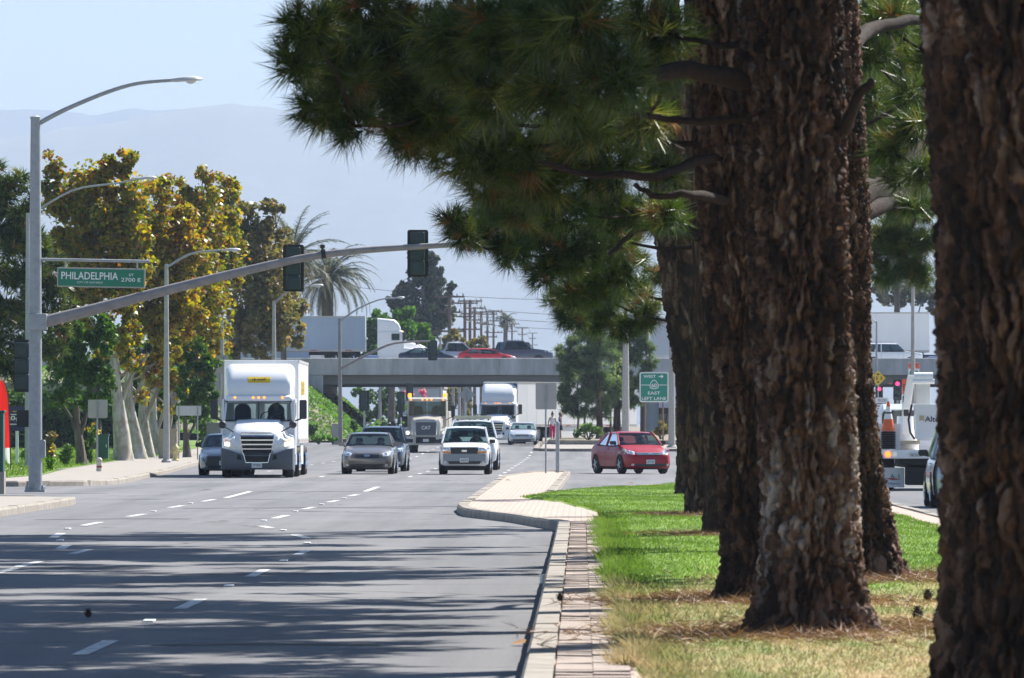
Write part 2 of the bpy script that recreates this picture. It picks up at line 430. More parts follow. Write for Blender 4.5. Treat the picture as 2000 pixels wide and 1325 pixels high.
def patch(mb, bvh, c4, n=6, m=3, axis='front', off=0.012, back=0.05, mat=0):
    """a piece that lies on a body: bilinear grid over four (u, v) corners, dropped on the surface"""
    P = []
    for j in range(m + 1):
        for i in range(n + 1):
            s, t = i / n, j / m
            u = (c4[0][0] * (1 - s) + c4[1][0] * s) * (1 - t) + (c4[3][0] * (1 - s) + c4[2][0] * s) * t
            v = (c4[0][1] * (1 - s) + c4[1][1] * s) * (1 - t) + (c4[3][1] * (1 - s) + c4[2][1] * s) * t
            if axis == 'front': o, d = Vector((u, -30, v)), Vector((0, 1, 0))
            elif axis == 'rear': o, d = Vector((u, 30, v)), Vector((0, -1, 0))
            elif axis == 'left': o, d = Vector((-30, u, v)), Vector((1, 0, 0))
            else: o, d = Vector((30, u, v)), Vector((-1, 0, 0))
            h = bvh.ray_cast(o, d)[0]
            P.append((h if h is not None else None, o, d))
    good = [p[0] for p in P if p[0] is not None]
    if not good: return
    k = 1 if axis in ('front', 'rear') else 0
    mean = sum(g[k] for g in good) / len(good)
    F, B = [], []
    for h, o, d in P:
        if h is None: h = o.copy(); h[k] = mean
        F.append(h - d * off); B.append(h + d * back)
    w = n + 1
    fs = [(j * w + i, j * w + i + 1, (j + 1) * w + i + 1, (j + 1) * w + i) for j in range(m) for i in range(n)]
    rim = [i for i in range(w)] + [j * w + n for j in range(1, m + 1)] + [m * w + i for i in range(n - 1, -1, -1)] + [j * w for j in range(m - 1, 0, -1)]
    N = len(F)
    fs += [(rim[i], rim[(i + 1) % len(rim)], N + rim[(i + 1) % len(rim)], N + rim[i]) for i in range(len(rim))]
    mb.add(F + B, fs, mat)
_fontcache = {}
def text(name, body, mat, parent, loc, width=None, height=0.2, depth=0.004, rotz=0.0, bold=0.0):
    """flat lettering standing upright, read from -Y when rotz = 0; loc is its centre"""
    cu = bpy.data.curves.new('lettering', 'FONT')
    cu.body = body; cu.size = 1.0; cu.extrude = 0.5; cu.offset = bold; cu.resolution_u = 3
    cu.align_x = 'LEFT'
    o = bpy.data.objects.new('tmp', cu); COL.objects.link(o)
    dg = bpy.context.evaluated_depsgraph_get()
    me = bpy.data.meshes.new_from_object(o.evaluated_get(dg))
    bpy.data.objects.remove(o); bpy.data.curves.remove(cu)
    n = len(me.vertices); a = np.empty(n * 3); me.vertices.foreach_get('co', a); a = a.reshape(-1, 3)
    lo, hi = a.min(0), a.max(0)
    h = hi[1] - lo[1]; wd = hi[0] - lo[0]
    sy = height / h; sx = (width / wd) if width else sy
    out = np.stack([(a[:, 0] - (lo[0] + hi[0]) / 2) * sx, -a[:, 2] * depth, (a[:, 1] - (lo[1] + hi[1]) / 2) * sy], 1)
    me.vertices.foreach_set('co', out.ravel()); me.update()
    me.materials.clear(); me.materials.append(mat)
    me.name = name
    ob = bpy.data.objects.new(name, me); link(ob, parent)
    ob.location = loc; ob.rotation_euler = (0, 0, rotz)
    return ob
def np_obj(name, V, F, mat, parent=None, tint=None, smooth=False):
    me = bpy.data.meshes.new(name)
    V = np.asarray(V, np.float32); F = np.asarray(F, np.int32)
    k = F.shape[1]
    me.vertices.add(len(V)); me.vertices.foreach_set('co', V.ravel())
    me.loops.add(F.size); me.loops.foreach_set('vertex_index', F.ravel())
    me.polygons.add(len(F)); me.polygons.foreach_set('loop_start', np.arange(0, F.size, k, dtype=np.int32))
    if smooth: me.polygons.foreach_set('use_smooth', np.ones(len(F), bool))
    me.update(calc_edges=True)
    if tint is not None:
        at_ = me.attributes.new('tint', 'FLOAT', 'POINT'); at_.data.foreach_set('value', np.asarray(tint, np.float32))
    me.materials.append(mat)
    o = bpy.data.objects.new(name, me)
    return link(o, parent)
def frames(axis, rng):
    """random rotation matrices that carry +Z onto each axis"""
    a = axis / np.linalg.norm(axis, axis=1, keepdims=True)
    t = rng.normal(size=a.shape)
    x = np.cross(t, a); x /= np.linalg.norm(x, axis=1, keepdims=True) + 1e-9
    y = np.cross(a, x)
    return np.stack([x, y, a], 2)
# ------------------------------------------------------------------ the setting
def sheet(name, poly, z, mat, cut=None):
    """flat polygon that follows the street's height; cut = list of y where it is split"""
    bm = bmesh.new()
    vs = [bm.verts.new((x, y, 0)) for x, y in poly]
    bm.faces.new(vs)
    for yc in (cut or []):
        geom = bm.verts[:] + bm.edges[:] + bm.faces[:]
        bmesh.ops.bisect_plane(bm, geom=geom, plane_co=(0, yc, 0), plane_no=(0, 1, 0))
    for v in bm.verts: v.co.z = gz(v.co.y) + z
    for f in bm.faces:
        if f.normal.z < 0: f.normal_flip()
    bmesh.ops.recalc_face_normals(bm, faces=bm.faces)
    me = bpy.data.meshes.new(name); bm.to_mesh(me); bm.free()
    if me.polygons[0].normal.z < 0: me.flip_normals()
    me.materials.append(mat)
    return tag(link(bpy.data.objects.new(name, me)), kind='structure')
CUTS = [380 + 7 * k for k in range(21)]
def slab(name, poly, z, mat, h=0.15, cut=None):
    """raised paving: top sheet with a skirt down to the street"""
    o = sheet(name, poly, z, mat, cut)
    bm = bmesh.new(); bm.from_mesh(o.data)
    be = [e for e in bm.edges if len(e.link_faces) == 1]
    r = bmesh.ops.extrude_edge_only(bm, edges=be)
    for v in [g for g in r['geom'] if isinstance(g, bmesh.types.BMVert)]: v.co.z -= h + 0.05
    bmesh.ops.recalc_face_normals(bm, faces=bm.faces)
    bm.to_mesh(o.data); bm.free()
    return o
sheet('ground', [(-2400, -200), (2400, -200), (2400, 20000), (-2400, 20000)], -0.01, m_ground, CUTS)
road = sheet('road', [(-60, 5), (70, 5), (70, 760), (-60, 760)], 0.0, m_asphalt, CUTS)

# painted markings: parts of the road
def dash(parent, x, y0, y1, w=0.12, z=0.005, name='lane_dash', x1=None):
    b = MB(); x1 = x if x1 is None else x1
    b.add([(x - w / 2, y0, gz(y0) + z), (x + w / 2, y0, gz(y0) + z), (x1 + w / 2, y1, gz(y1) + z), (x1 - w / 2, y1, gz(y1) + z)], [(0, 1, 2, 3)])
    return b.build(name, m_paint, parent)
for py0, py1 in ((1280, 1252), (1190, 1171), (1127, 1113), (1085, 1076)):
    y0, y1 = gp(0, py0).y, gp(0, py1).y
    dash(road, -3.80, y0, y1, 0.13)
    dash(road, -6.86, y0 + 1.0, y1 + 1.0, 0.13)
dash(road, -6.9, gp(0, 1108).y, gp(0, 1097).y, 0.13)
# short guide dashes through the crossing, drifting left
for a, b2 in (((575, 1045), (601, 1052)), ((510, 1028), (530, 1032)), ((536, 1013), (560, 1007)), ((593, 995), (614, 991)), ((640, 981.5), (660, 978)), ((682, 969.5), (699, 966.5)), ((713, 960.5), (738, 951.5)),
              ((103, 1051), (120, 1042)), ((117, 1073), (132, 1065)), ((163, 1027), (196, 1020.5)), ((251, 1009.5), (282, 1004.5)), ((331, 992), (357, 988)), ((397, 980), (418, 976)), ((441, 973), (489, 960.5))):
    p, q = gp(*a), gp(*b2)
    if p.y > q.y: p, q = q, p
    dash(road, p.x, p.y, q.y, 0.15, name='guide_dash', x1=q.x)
for lx in (-5.7, -8.65, -11.6, -2.75):
    y = 252.0 if lx != -2.75 else 258
    while y < 500:
        dash(road, lx, y, y + 3.66, 0.13); y += 14.63
for lx in (9.9, 13.2):
    y = 60.0
    while y < 420: dash(road, lx, y, y + 3.66, 0.13); y += 14.63
dash(road, 6.75, 130, 190, 0.14, name='edge_line')
# limit line and crosswalk across the far approach
for yy, nm in ((226.0, 'crosswalk_line'), (231.0, 'limit_line')):
    b = MB(); b.add([(-13, yy, 0.006), (-2.9, yy + 1.5, 0.006), (-2.9, yy + 1.85, 0.006), (-13, yy + 0.35, 0.006)], [(0, 1, 2, 3)]); b.build(nm, m_paint, road)
for (px, py) in ((291, 1215), (447, 1146), (554, 1097), (600, 1062), (553, 1037), (515, 1018), (577, 1000), (628, 986), (672, 974), (132, 1034), (117, 1057), (300, 1000), (372, 984)):
    p = gp(px, py); b = MB(); b.box(p.x - 0.05, p.x + 0.05, p.y - 0.2, p.y + 0.2, 0.002, 0.02, 0); b.build('pavement_marker', m_white, road, bevel=0.008)
# tar seams
m_tar = M('tar_seam', (0.035, 0.035, 0.037), 0.7, var=0.2)
for pts in ([(-9.5, 196), (-6, 197.5), (-3.5, 196.5), (-2.6, 197.2)], [(-0.3, 216), (2, 218), (5, 217)], [(-10, 139), (-8.4, 140.5), (-7.2, 140)], [(-11, 118), (-8.6, 118.6), (-6.9, 118.2), (-5.2, 118.9)], [(-6.2, 88), (-5.5, 88.7), (-4.6, 88.3), (-2.9, 88.8)], [(-3.4, 60), (-2.6, 60.3), (-1.6, 60.1)], [(-8.3, 158), (-6, 158.8), (-3.1, 158.2)], [(-20, 190), (-15, 191), (-12, 192.5)]):
    b = MB()
    for i in range(len(pts) - 1):
        (x0, y0), (x1, y1) = pts[i], pts[i + 1]
        b.add([(x0, y0, 0.004), (x1, y1, 0.004), (x1, y1 + 0.5, 0.004), (x0, y0 + 0.4, 0.004)], [(0, 1, 2, 3)])
    b.build('tar_seam', m_tar, road)

# kerbs: cast pieces with open joints
def kerb(parent, pts, seg=2.4, w=0.2, h=0.155, side=1, gap=0.02, jitter=0.008):
    pts = [Vector((p[0], p[1], 0)) for p in pts]
    L = [0.0]
    for i in range(len(pts) - 1): L.append(L[-1] + (pts[i + 1] - pts[i]).length)
    def P(s):
        s = max(0, min(L[-1], s))
        for i in range(len(pts) - 1):
            if s <= L[i + 1] + 1e-9:
                t = (s - L[i]) / max(1e-9, L[i + 1] - L[i]); return pts[i].lerp(pts[i + 1], t)
    n = max(1, round(L[-1] / seg))
    for k in range(n):
        a, b = P(L[-1] * k / n), P(L[-1] * (k + 1) / n)
        t = (b - a).normalized(); nn = Vector((-t.y, t.x, 0)) * side
        a = a + t * gap / 2; b = b - t * gap / 2
        dz = rnd.uniform(-jitter, jitter)
        z0, z1 = gz(a.y), gz(b.y)
        mb = MB()
        prof = [(0, -0.04), (0.012, h * 0.75 + dz), (0.04, h + dz), (w, h + dz), (w, -0.04)]
        mb.loft([[(a.x + nn.x * u, a.y + nn.y * u, z0 + v) for u, v in prof], [(b.x + nn.x * u, b.y + nn.y * u, z1 + v) for u, v in prof]])
        mb.build('kerb_piece', m_kerb, parent)

# near-left corner
def arc(cx, cy, r, a0, a1, n=7): return [(cx + r * math.cos(R(a0 + (a1 - a0) * k / n)), cy + r * math.sin(R(a0 + (a1 - a0) * k / n))) for k in range(n + 1)]
kn = [(-11.0, 40)] + [(-11.0, 166)] + arc(-16.0, 166, 5.0, 0, 90, 8)[1:] + [(-40, 171.5)]
nl = slab('pavement_near_left', [(-60, 5), (-11.2, 5)] + [(-11.2, 166)] + arc(-16.0, 166, 4.8, 0, 90, 8)[1:] + [(-60, 171.3)], 0.15, m_conc)
kerb(nl, kn, 2.6, 0.21, side=1)
# far-left block: pavement, verge
fk = [(-40, 211), (-18, 212)] + [(-15.2, 213.5), (-13.8, 217), (-13.5, 224), (-14.7, 271), (-16.7, 333), (-18.2, 440), (-18.7, 500)]
fl = slab('pavement_far_left', [(-60, 211.2)] + [(x - 0.2 if x > -18 else x, y + (0.2 if x <= -15 else 0)) for x, y in fk] + [(-60, 500)], 0.15, m_conc, cut=CUTS)
kerb(fl, fk, 3.5, 0.2, side=1)
m_verge = lawn_mat('verge_soil')
sheet('verge', [(-60, 216), (-18.5, 217), (-17.2, 222), (-17.0, 240), (-18.6, 275), (-20.3, 333), (-22.0, 440), (-22.5, 495), (-60, 495)], 0.165, m_lawn, CUTS)
sheet('footpath', [(-18.7, 262), (-18.2, 270), (-45, 300), (-45, 294)], 0.175, m_conc)
# right-hand side
rs = slab('pavement_right', [(17.2, 5), (60, 5), (60, 500), (17.2, 500)], 0.15, m_conc, cut=CUTS)

# median: lawn, brick edging, kerbs, brick nose
med_poly = [(-0.2, 20), (-0.2, 126), (-1.1, 136), (-2.1, 146), (-2.32, 152), (-2.32, 240), (-1.6, 258), (-0.9, 261), (-0.5, 258), (-0.72, 200), (-0.75, 182), (2.5, 205), (4.2, 203), (5.7, 192), (6.2, 170), (6.2, 20)]
med = slab('median', med_poly, 0.13, m_brick)
kerb(med, [(-0.40, 40), (-0.40, 125), (-1.25, 135.5), (-2.25, 144), (-2.5, 152), (-2.52, 240), (-1.7, 259), (-0.9, 262.5), (-0.35, 258), (-0.55, 200), (-0.62, 184)], 2.3, 0.22, side=-1)
kerb(med, [(-0.62, 184), (2.5, 207), (4.3, 205), (5.9, 193), (6.4, 170), (6.4, 60)], 3.0, 0.2, side=-1)
lawn_edge = [(0.37, 30), (0.37, 122), (0.27, 140), (-0.5, 158), (-1.35, 167), (-0.6, 180), (2.5, 203), (4.0, 201), (5.2, 190), (5.55, 170), (5.6, 30)]
def inside(x, y, poly):
    c = False; j = len(poly) - 1
    for i in range(len(poly)):
        (xi, yi), (xj, yj) = poly[i], poly[j]
        if (yi > y) != (yj > y) and x < (xj - xi) * (y - yi) / (yj - yi) + xi: c = not c
        j = i
    return c
def lawn_z(x, y):
    b = max(0.0, min(1.0, (x + 1.2) / 2.2)) * max(0.0, min(1.0, (5.9 - x) / 1.6))
    e = max(0.0, min(1.0, (205 - y) / 25))
    return 0.165 + 0.05 * b * e + 0.018 * math.sin(y * 0.21 + x) * b + 0.008 * math.sin(y * 0.7 + 2.3 * x)
def lawn():
    bm = bmesh.new(); bm.faces.new([bm.verts.new((x, y, 0)) for x, y in lawn_edge])
    for yc in np.arange(32, 204, 1.2):
        bmesh.ops.bisect_plane(bm, geom=bm.verts[:] + bm.edges[:] + bm.faces[:], plane_co=(0, yc, 0), plane_no=(0, 1, 0))
    for xc in np.arange(-1, 5.6, 0.45):
        bmesh.ops.bisect_plane(bm, geom=bm.verts[:] + bm.edges[:] + bm.faces[:], plane_co=(xc, 0, 0), plane_no=(1, 0, 0))
    for v in bm.verts: v.co.z = lawn_z(v.co.x, v.co.y) if not v.is_boundary else 0.115
    me = bpy.data.meshes.new('lawn'); bm.to_mesh(me); bm.free()
    if me.polygons[0].normal.z < 0: me.flip_normals()
    me.polygons.foreach_set('use_smooth', [True] * len(me.polygons))
    me.materials.append(m_lawn)
    tag(link(bpy.data.objects.new('lawn', me)), kind='structure')
lawn()
# grass blades on the lawn (uncountable)
def grass(name, n, region, zfun, label, hmin, hmax, wid, mat, ypow=1.0, edge=None):
    rng = np.random.default_rng(3)
    x0, x1, y0, y1 = region
    pts = []
    while len(pts) < n:
        y = y0 + (y1 - y0) * rng.random() ** ypow; x = x0 + (x1 - x0) * rng.random()
        if edge is None or inside(x, y, edge): pts.append((x, y, zfun(x, y) - 0.02))
    P = np.array(pts); n = len(P)
    ang = rng.random(n) * 2 * np.pi; h = hmin + (hmax - hmin) * rng.random(n); wd = wid * (0.6 + 0.8 * rng.random(n))
    lean = rng.normal(size=(n, 2)) * 0.7
    u = np.stack([np.cos(ang), np.sin(ang), np.zeros(n)], 1) * wd[:, None]
    tip = P + np.stack([lean[:, 0] * h, lean[:, 1] * h, h], 1)
    V = np.stack([P - u, P + u, tip], 1).reshape(-1, 3)
    F = np.arange(3 * n).reshape(-1, 3)
    o = np_obj(name, V, F, mat)
    return tag(o, label, 'grass', kind='stuff')
grass('grass', 190000, (-1.4, 5.7, 40, 205), lawn_z, 'short lawn grass of the tree median, straw dry near and green further on', 0.03, 0.065, 0.009, m_blade, 1.5, lawn_edge)
# ragged tufts hanging over the brick edging
rng0 = np.random.default_rng(5)
def tufts_edge():
    P = []
    for k in range(9000):
        y = 50 + 78 * rng0.random() ** 1.3
        wob = 0.05 * math.sin(y * 1.7) + 0.05 * math.sin(y * 0.6 + 1)
        P.append((0.37 + wob + 0.05 * rng0.normal(), y, 0.15))
    P = np.array(P); n = len(P)
    h = 0.05 + 0.10 * rng0.random(n); lean = rng0.normal(size=(n, 2)) * 0.7; lean[:, 0] -= 0.4
    ang = rng0.random(n) * 6.28; u = np.stack([np.cos(ang), np.sin(ang), 0 * ang], 1) * 0.008
    V = np.stack([P - u, P + u, P + np.stack([lean[:, 0] * h, lean[:, 1] * h, h], 1)], 1).reshape(-1, 3)
    tag(np_obj('edge_grass', V, np.arange(3 * n).reshape(-1, 3), m_blade), 'ragged grass fringe growing over the brick edging of the median', 'grass', kind='stuff')
tufts_edge()
verge_poly = [(-40, 217), (-18.6, 218), (-17.3, 223), (-17.1, 240), (-18.7, 275), (-20.4, 333), (-22.1, 430), (-40, 430)]
grass('verge_grass', 45000, (-40, -17, 216, 430), lambda x, y: gz(y) + 0.17, 'mown grass of the verge beside the left pavement', 0.05, 0.16, 0.03, m_blade, 1.2, verge_poly)
# clay pavers along the kerb: rows of two, settled unevenly
def pavers():
    mb = MB(); mb.box(-0.119, 0.119, -0.148, 0.148, -0.07, 0.0)
    me1 = mb.mesh('paver', m_paver); me2 = mb.mesh('paver', m_paver2)
    rest = MB(); cnt = 0; y = 47.5; row = 0
    while y < 124:
        wave = 0.012 * math.sin(y * 1.3) + 0.006 * math.sin(y * 3.1 + 1)
        for k, x in enumerate((-0.045, 0.198)):
            yo = y + (0.15 if k else 0)
            z = 0.160 + wave + rnd.uniform(-0.003, 0.003)
            rx, ry = rnd.gauss(0, 0.008), rnd.gauss(0, 0.012)
            if cnt < 300:
                o = bpy.data.objects.new('paver', me1 if rnd.random() < 0.6 else me2); link(o, med)
                o.location = (x, yo, z); o.rotation_euler = (rx, ry, rnd.gauss(0, 0.02)); cnt += 1
            else:
                rest.box(x - 0.117, x + 0.117, yo - 0.145, yo + 0.145, z - 0.07, z, 0, Matrix.Rotation(rx, 3, 'X') @ Matrix.Rotation(ry, 3, 'Y'))
        y += 0.302
    tag(rest.build('paver_run', m_paver, med), kind='stuff')
pavers()

# far median island with its planted rise
isl = slab('median_island', [(-2.3, 431), (-1.5, 428), (12, 428), (12, 530), (-2.3, 530)], 0.16, m_conc, cut=CUTS)
kerb(isl, [(-2.5, 530), (-2.5, 432), (-1.6, 427.8), (12, 427.8)], 4.0, 0.22, side=-1)
pl = slab('planting_bed', [(-1.6, 464), (-0.8, 460), (11, 460), (11, 525), (-1.6, 525)], 0.42, m_ground, h=0.3, cut=CUTS)
kerb(pl, [(-1.8, 525), (-1.8, 464), (-1.0, 459.8), (11, 459.8)], 4.0, 0.2, h=0.42, side=-1)

# freeway embankment
def embank(name, xa, sgn):
    nx, ny = 34, 40; V = []; F = []
    for j in range(ny + 1):
        y = 500 + 110 * j / ny
        for i in range(nx + 1):
            x = xa + sgn * (50 * (i / nx) ** 1.5)
            sx = max(0.0, abs(x - xa)) * 0.80
            sf = max(0.0, (y - 512)) * 0.14 + max(0.0, abs(x - xa) - 0.5) * 0.04
            sb = max(0.0, (640 - y)) * 0.5
            V.append((x, y, gz(y) + 0.16 + min(sx, sf + 0.0, sb, 4.9) + 0.12 * math.sin(x * 1.1 + y * 0.4)))
    for j in range(ny):
        for i in range(nx):
            a = j * (nx + 1) + i
            F.append((a, a + 1, a + nx + 2, a + nx + 1))
    mb = MB(); mb.add(V, F)
    o = mb.build(name, m_ground, smooth=60)
    return tag(o, kind='structure'), V
emb_l, embV = embank('embankment_left', -15.4, -1)
emb_r, embVr = embank('embankment_right', 27.0, 1)

# hills far behind, seen through the haze
def hills(name, yb, prof, seed, depth):
    rng = np.random.default_rng(seed)
    xs = np.linspace(-2350, 2350, 240)
    px = xs / yb * FPX + CX
    top = np.interp(px, [p[0] for p in prof], [p[1] for p in prof])
    h = (CY - top) / FPX * yb + CAMZ
    rough = np.zeros_like(xs)
    for k in range(2, 7): rough += np.interp(xs, np.linspace(-2350, 2350, 6 * 2 ** k), rng.normal(size=6 * 2 ** k)) * 18.0 / 2 ** (k - 1)
    V = []; F = []
    ny = 14
    for j in range(ny + 1):
        t = j / ny
        for i, x in enumerate(xs):
            V.append((x, yb - depth * (1 - t), max(-0.5, (h[i] + rough[i]) * (t ** 0.8) + 6 * math.sin(x * 0.02 + 5 * t) * t * (1 - t) * 4 - 0.5)))
    n = len(xs)
    for j in range(ny):
        for i in range(n - 1): F.append((j * n + i, j * n + i + 1, (j + 1) * n + i + 1, (j + 1) * n + i))
    k0 = len(V)
    for i, x in enumerate(xs): V.append((x, yb + depth, -0.5))
    for i in range(n - 1): F.append((ny * n + i, ny * n + i + 1, k0 + i + 1, k0 + i))
    mb = MB(); mb.add(V, F)
    tag(mb.build(name, m_hill, smooth=70), kind='structure')
m_hill = M('chaparral', (0.13, 0.13, 0.09), 0.95, var=0.35, scale=0.02)
hills('hills_near', 15500, [(-4000, 300), (0, 268), (150, 250), (300, 226), (420, 213), (560, 214), (700, 232), (860, 250), (1100, 240), (1600, 270), (5000, 300)], 2, 1800)
hills('hills_far', 19000, [(-4000, 240), (0, 208), (80, 212), (180, 228), (260, 210), (300, 214), (350, 208), (470, 214), (600, 220), (900, 230), (5000, 250)], 4, 900)

# haze: the air of a warm, smoggy valley
hz = MB(); hz.box(-2600, 2600, -300, 20500, -1.6, 900)
hz = hz.build('haze', [])
m_haze = bpy.data.materials.new('haze_air'); m_haze.use_nodes = True
hnt = m_haze.node_tree; hnt.nodes.clear()
ho = hnt.nodes.new('ShaderNodeOutputMaterial'); pv = hnt.nodes.new('ShaderNodeVolumePrincipled')
pv.inputs['Color'].default_value = (0.54, 0.66, 0.86, 1)
pv.inputs['Density'].default_value = 0.000095
pv.inputs['Anisotropy'].default_value = 0.2
hnt.links.new(pv.outputs[0], ho.inputs['Volume'])
hz.data.materials.append(m_haze)
tag(hz, 'pale blue haze over the valley', 'haze', kind='stuff')

# ------------------------------------------------------------------ freeway bridge
DB = 560.0
def bridge():
    t = thing('freeway_bridge', 'grey concrete freeway overpass crossing the street above the traffic', 'bridge', (0, DB, 0))
    zt = 6.62
    for k in range(13):          # barrier cast in lengths
        x0 = -46 + k * 8.0
        mb = MB(); mb.prism([(-0.10, 5.40), (-0.10, zt - 0.02), (-0.06, zt), (0.16, zt), (0.30, 6.2), (0.36, 6.07), (-0.05, 6.07), (-0.065, 5.40)], 'x', x0 + 0.012, x0 + 7.988)
        mb.build('barrier', m_bridge, t)
    mb = MB(); mb.box(-46, 58, -0.06, 42, 5.38, 6.05); mb.build('deck', m_bridge, t)
    mb = MB(); mb.box(-46, 58, 41.6, 42.0, 6.06, 6.75); mb.build('far_barrier', m_bridge, t)
    mb = MB(); mb.box(-46, 58, 19.6, 20.0, 6.06, 7.0); mb.build('centre_barrier', m_bridge, t)
    for k in range(7):
        mb = MB(); y0 = 1.3 + k * 6.3
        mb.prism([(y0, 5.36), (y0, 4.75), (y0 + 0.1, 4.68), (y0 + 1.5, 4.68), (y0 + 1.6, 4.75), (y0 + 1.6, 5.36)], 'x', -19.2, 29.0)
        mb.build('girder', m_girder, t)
    mb = MB(); mb.box(-20.6, -19.25, 0.1, 41, 0.2, 5.36); mb.build('abutment', m_bridge, t, bevel=0.03)
    mb = MB(); mb.box(-46, -19.0, -0.02, 0.5, 0.5, 5.37); mb.build('wing_wall', m_bridge, t, bevel=0.03)
    mb = MB(); mb.box(29.05, 30.4, 0.1, 41, 0.2, 5.36); mb.build('abutment', m_bridge, t, bevel=0.03)
    mb = MB(); mb.box(29.0, 58, -0.02, 0.5, 0.5, 5.37); mb.build('wing_wall', m_bridge, t, bevel=0.03)
    for k in range(5):
        mb = MB(); mb.tube([(5.2, 3 + k * 9, 0.5), (5.2, 3 + k * 9, 4.7)], 0.55, 14); mb.build('pier_column', m_bridge, t, smooth=50)
bridge()

# ------------------------------------------------------------------ foliage makers
def needle_tufts(P, A, rng, n=30, L=0.23, wid=0.010, spread=0.85, stem=0.09, var=4):
    """bunches of needles: P positions, A axes -> vertices, faces, tint"""
    K = len(P); Vs = []; 
    temps = []
    for v in range(var):
        th = np.arccos(1 - rng.random(n) * (1 - math.cos(spread * 1.35))); ph = rng.random(n) * 2 * np.pi
        dr = np.stack([np.sin(th) * np.cos(ph), np.sin(th) * np.sin(ph), np.cos(th)], 1)
        o = np.stack([np.zeros(n), np.zeros(n), -stem * rng.random(n)], 1)
        ln = L * (0.7 + 0.5 * rng.random(n))
        s = np.cross(dr, rng.normal(size=(n, 3))); s /= np.linalg.norm(s, axis=1, keepdims=True)
        temps.append(np.stack([o - s * wid / 2, o + s * wid / 2, o + dr * ln[:, None]], 1).reshape(-1, 3))
    T = np.stack(temps)[rng.integers(0, var, K)]
    sc = (0.75 + 0.5 * rng.random(K))[:, None, None]
    V = np.einsum('kij,knj->kni', frames(A, rng), T * sc) + P[:, None, :]
    V[:, 2::3, 2] -= 0.02
    tint = np.clip(0.45 + 0.22 * rng.normal(size=K), 0, 0.9); tint[rng.random(K) < 0.035] = 1.0
    return V.reshape(-1, 3), np.arange(K * n * 3).reshape(-1, 3), np.repeat(tint, n * 3)
def leaves(P, rng, size=0.2, up=0.35, tmean=0.5, tsd=0.28, clump=None):
    K = len(P)
    A = rng.normal(size=(K, 3)); A[:, 2] = np.abs(A[:, 2]) * 0.6 + up
    sz = size * (0.6 + 0.8 * rng.random(K))
    T = np.array([(0, -0.5, 0), (0.42, 0.02, 0.10), (0, 0.55, -0.04), (-0.42, 0.02, 0.10)])
    V = np.einsum('kij,nj->kni', frames(A, rng), T) * sz[:, None, None] + P[:, None, :]
    t = tmean + tsd * rng.normal(size=K)
    if clump is not None: t = t + clump
    return V.reshape(-1, 3), np.arange(K * 4).reshape(-1, 4), np.repeat(np.clip(t, 0, 1), 4)
def blob_points(c, r, n, rng, shell=0.45, flat=1.0):
    d = rng.normal(size=(n, 3)); d /= np.linalg.norm(d, axis=1, keepdims=True)
    rad = rng.random(n) ** shell
    p = d * rad[:, None] * np.array(r) + np.array(c)
    return p, d
def joinmesh(parts):
    V, F, T = [], [], []; o = 0
    for v, f, t in parts:
        V.append(v); F.append(f + o); T.append(t); o += len(v)
    return np.concatenate(V), np.concatenate(F), np.concatenate(T)

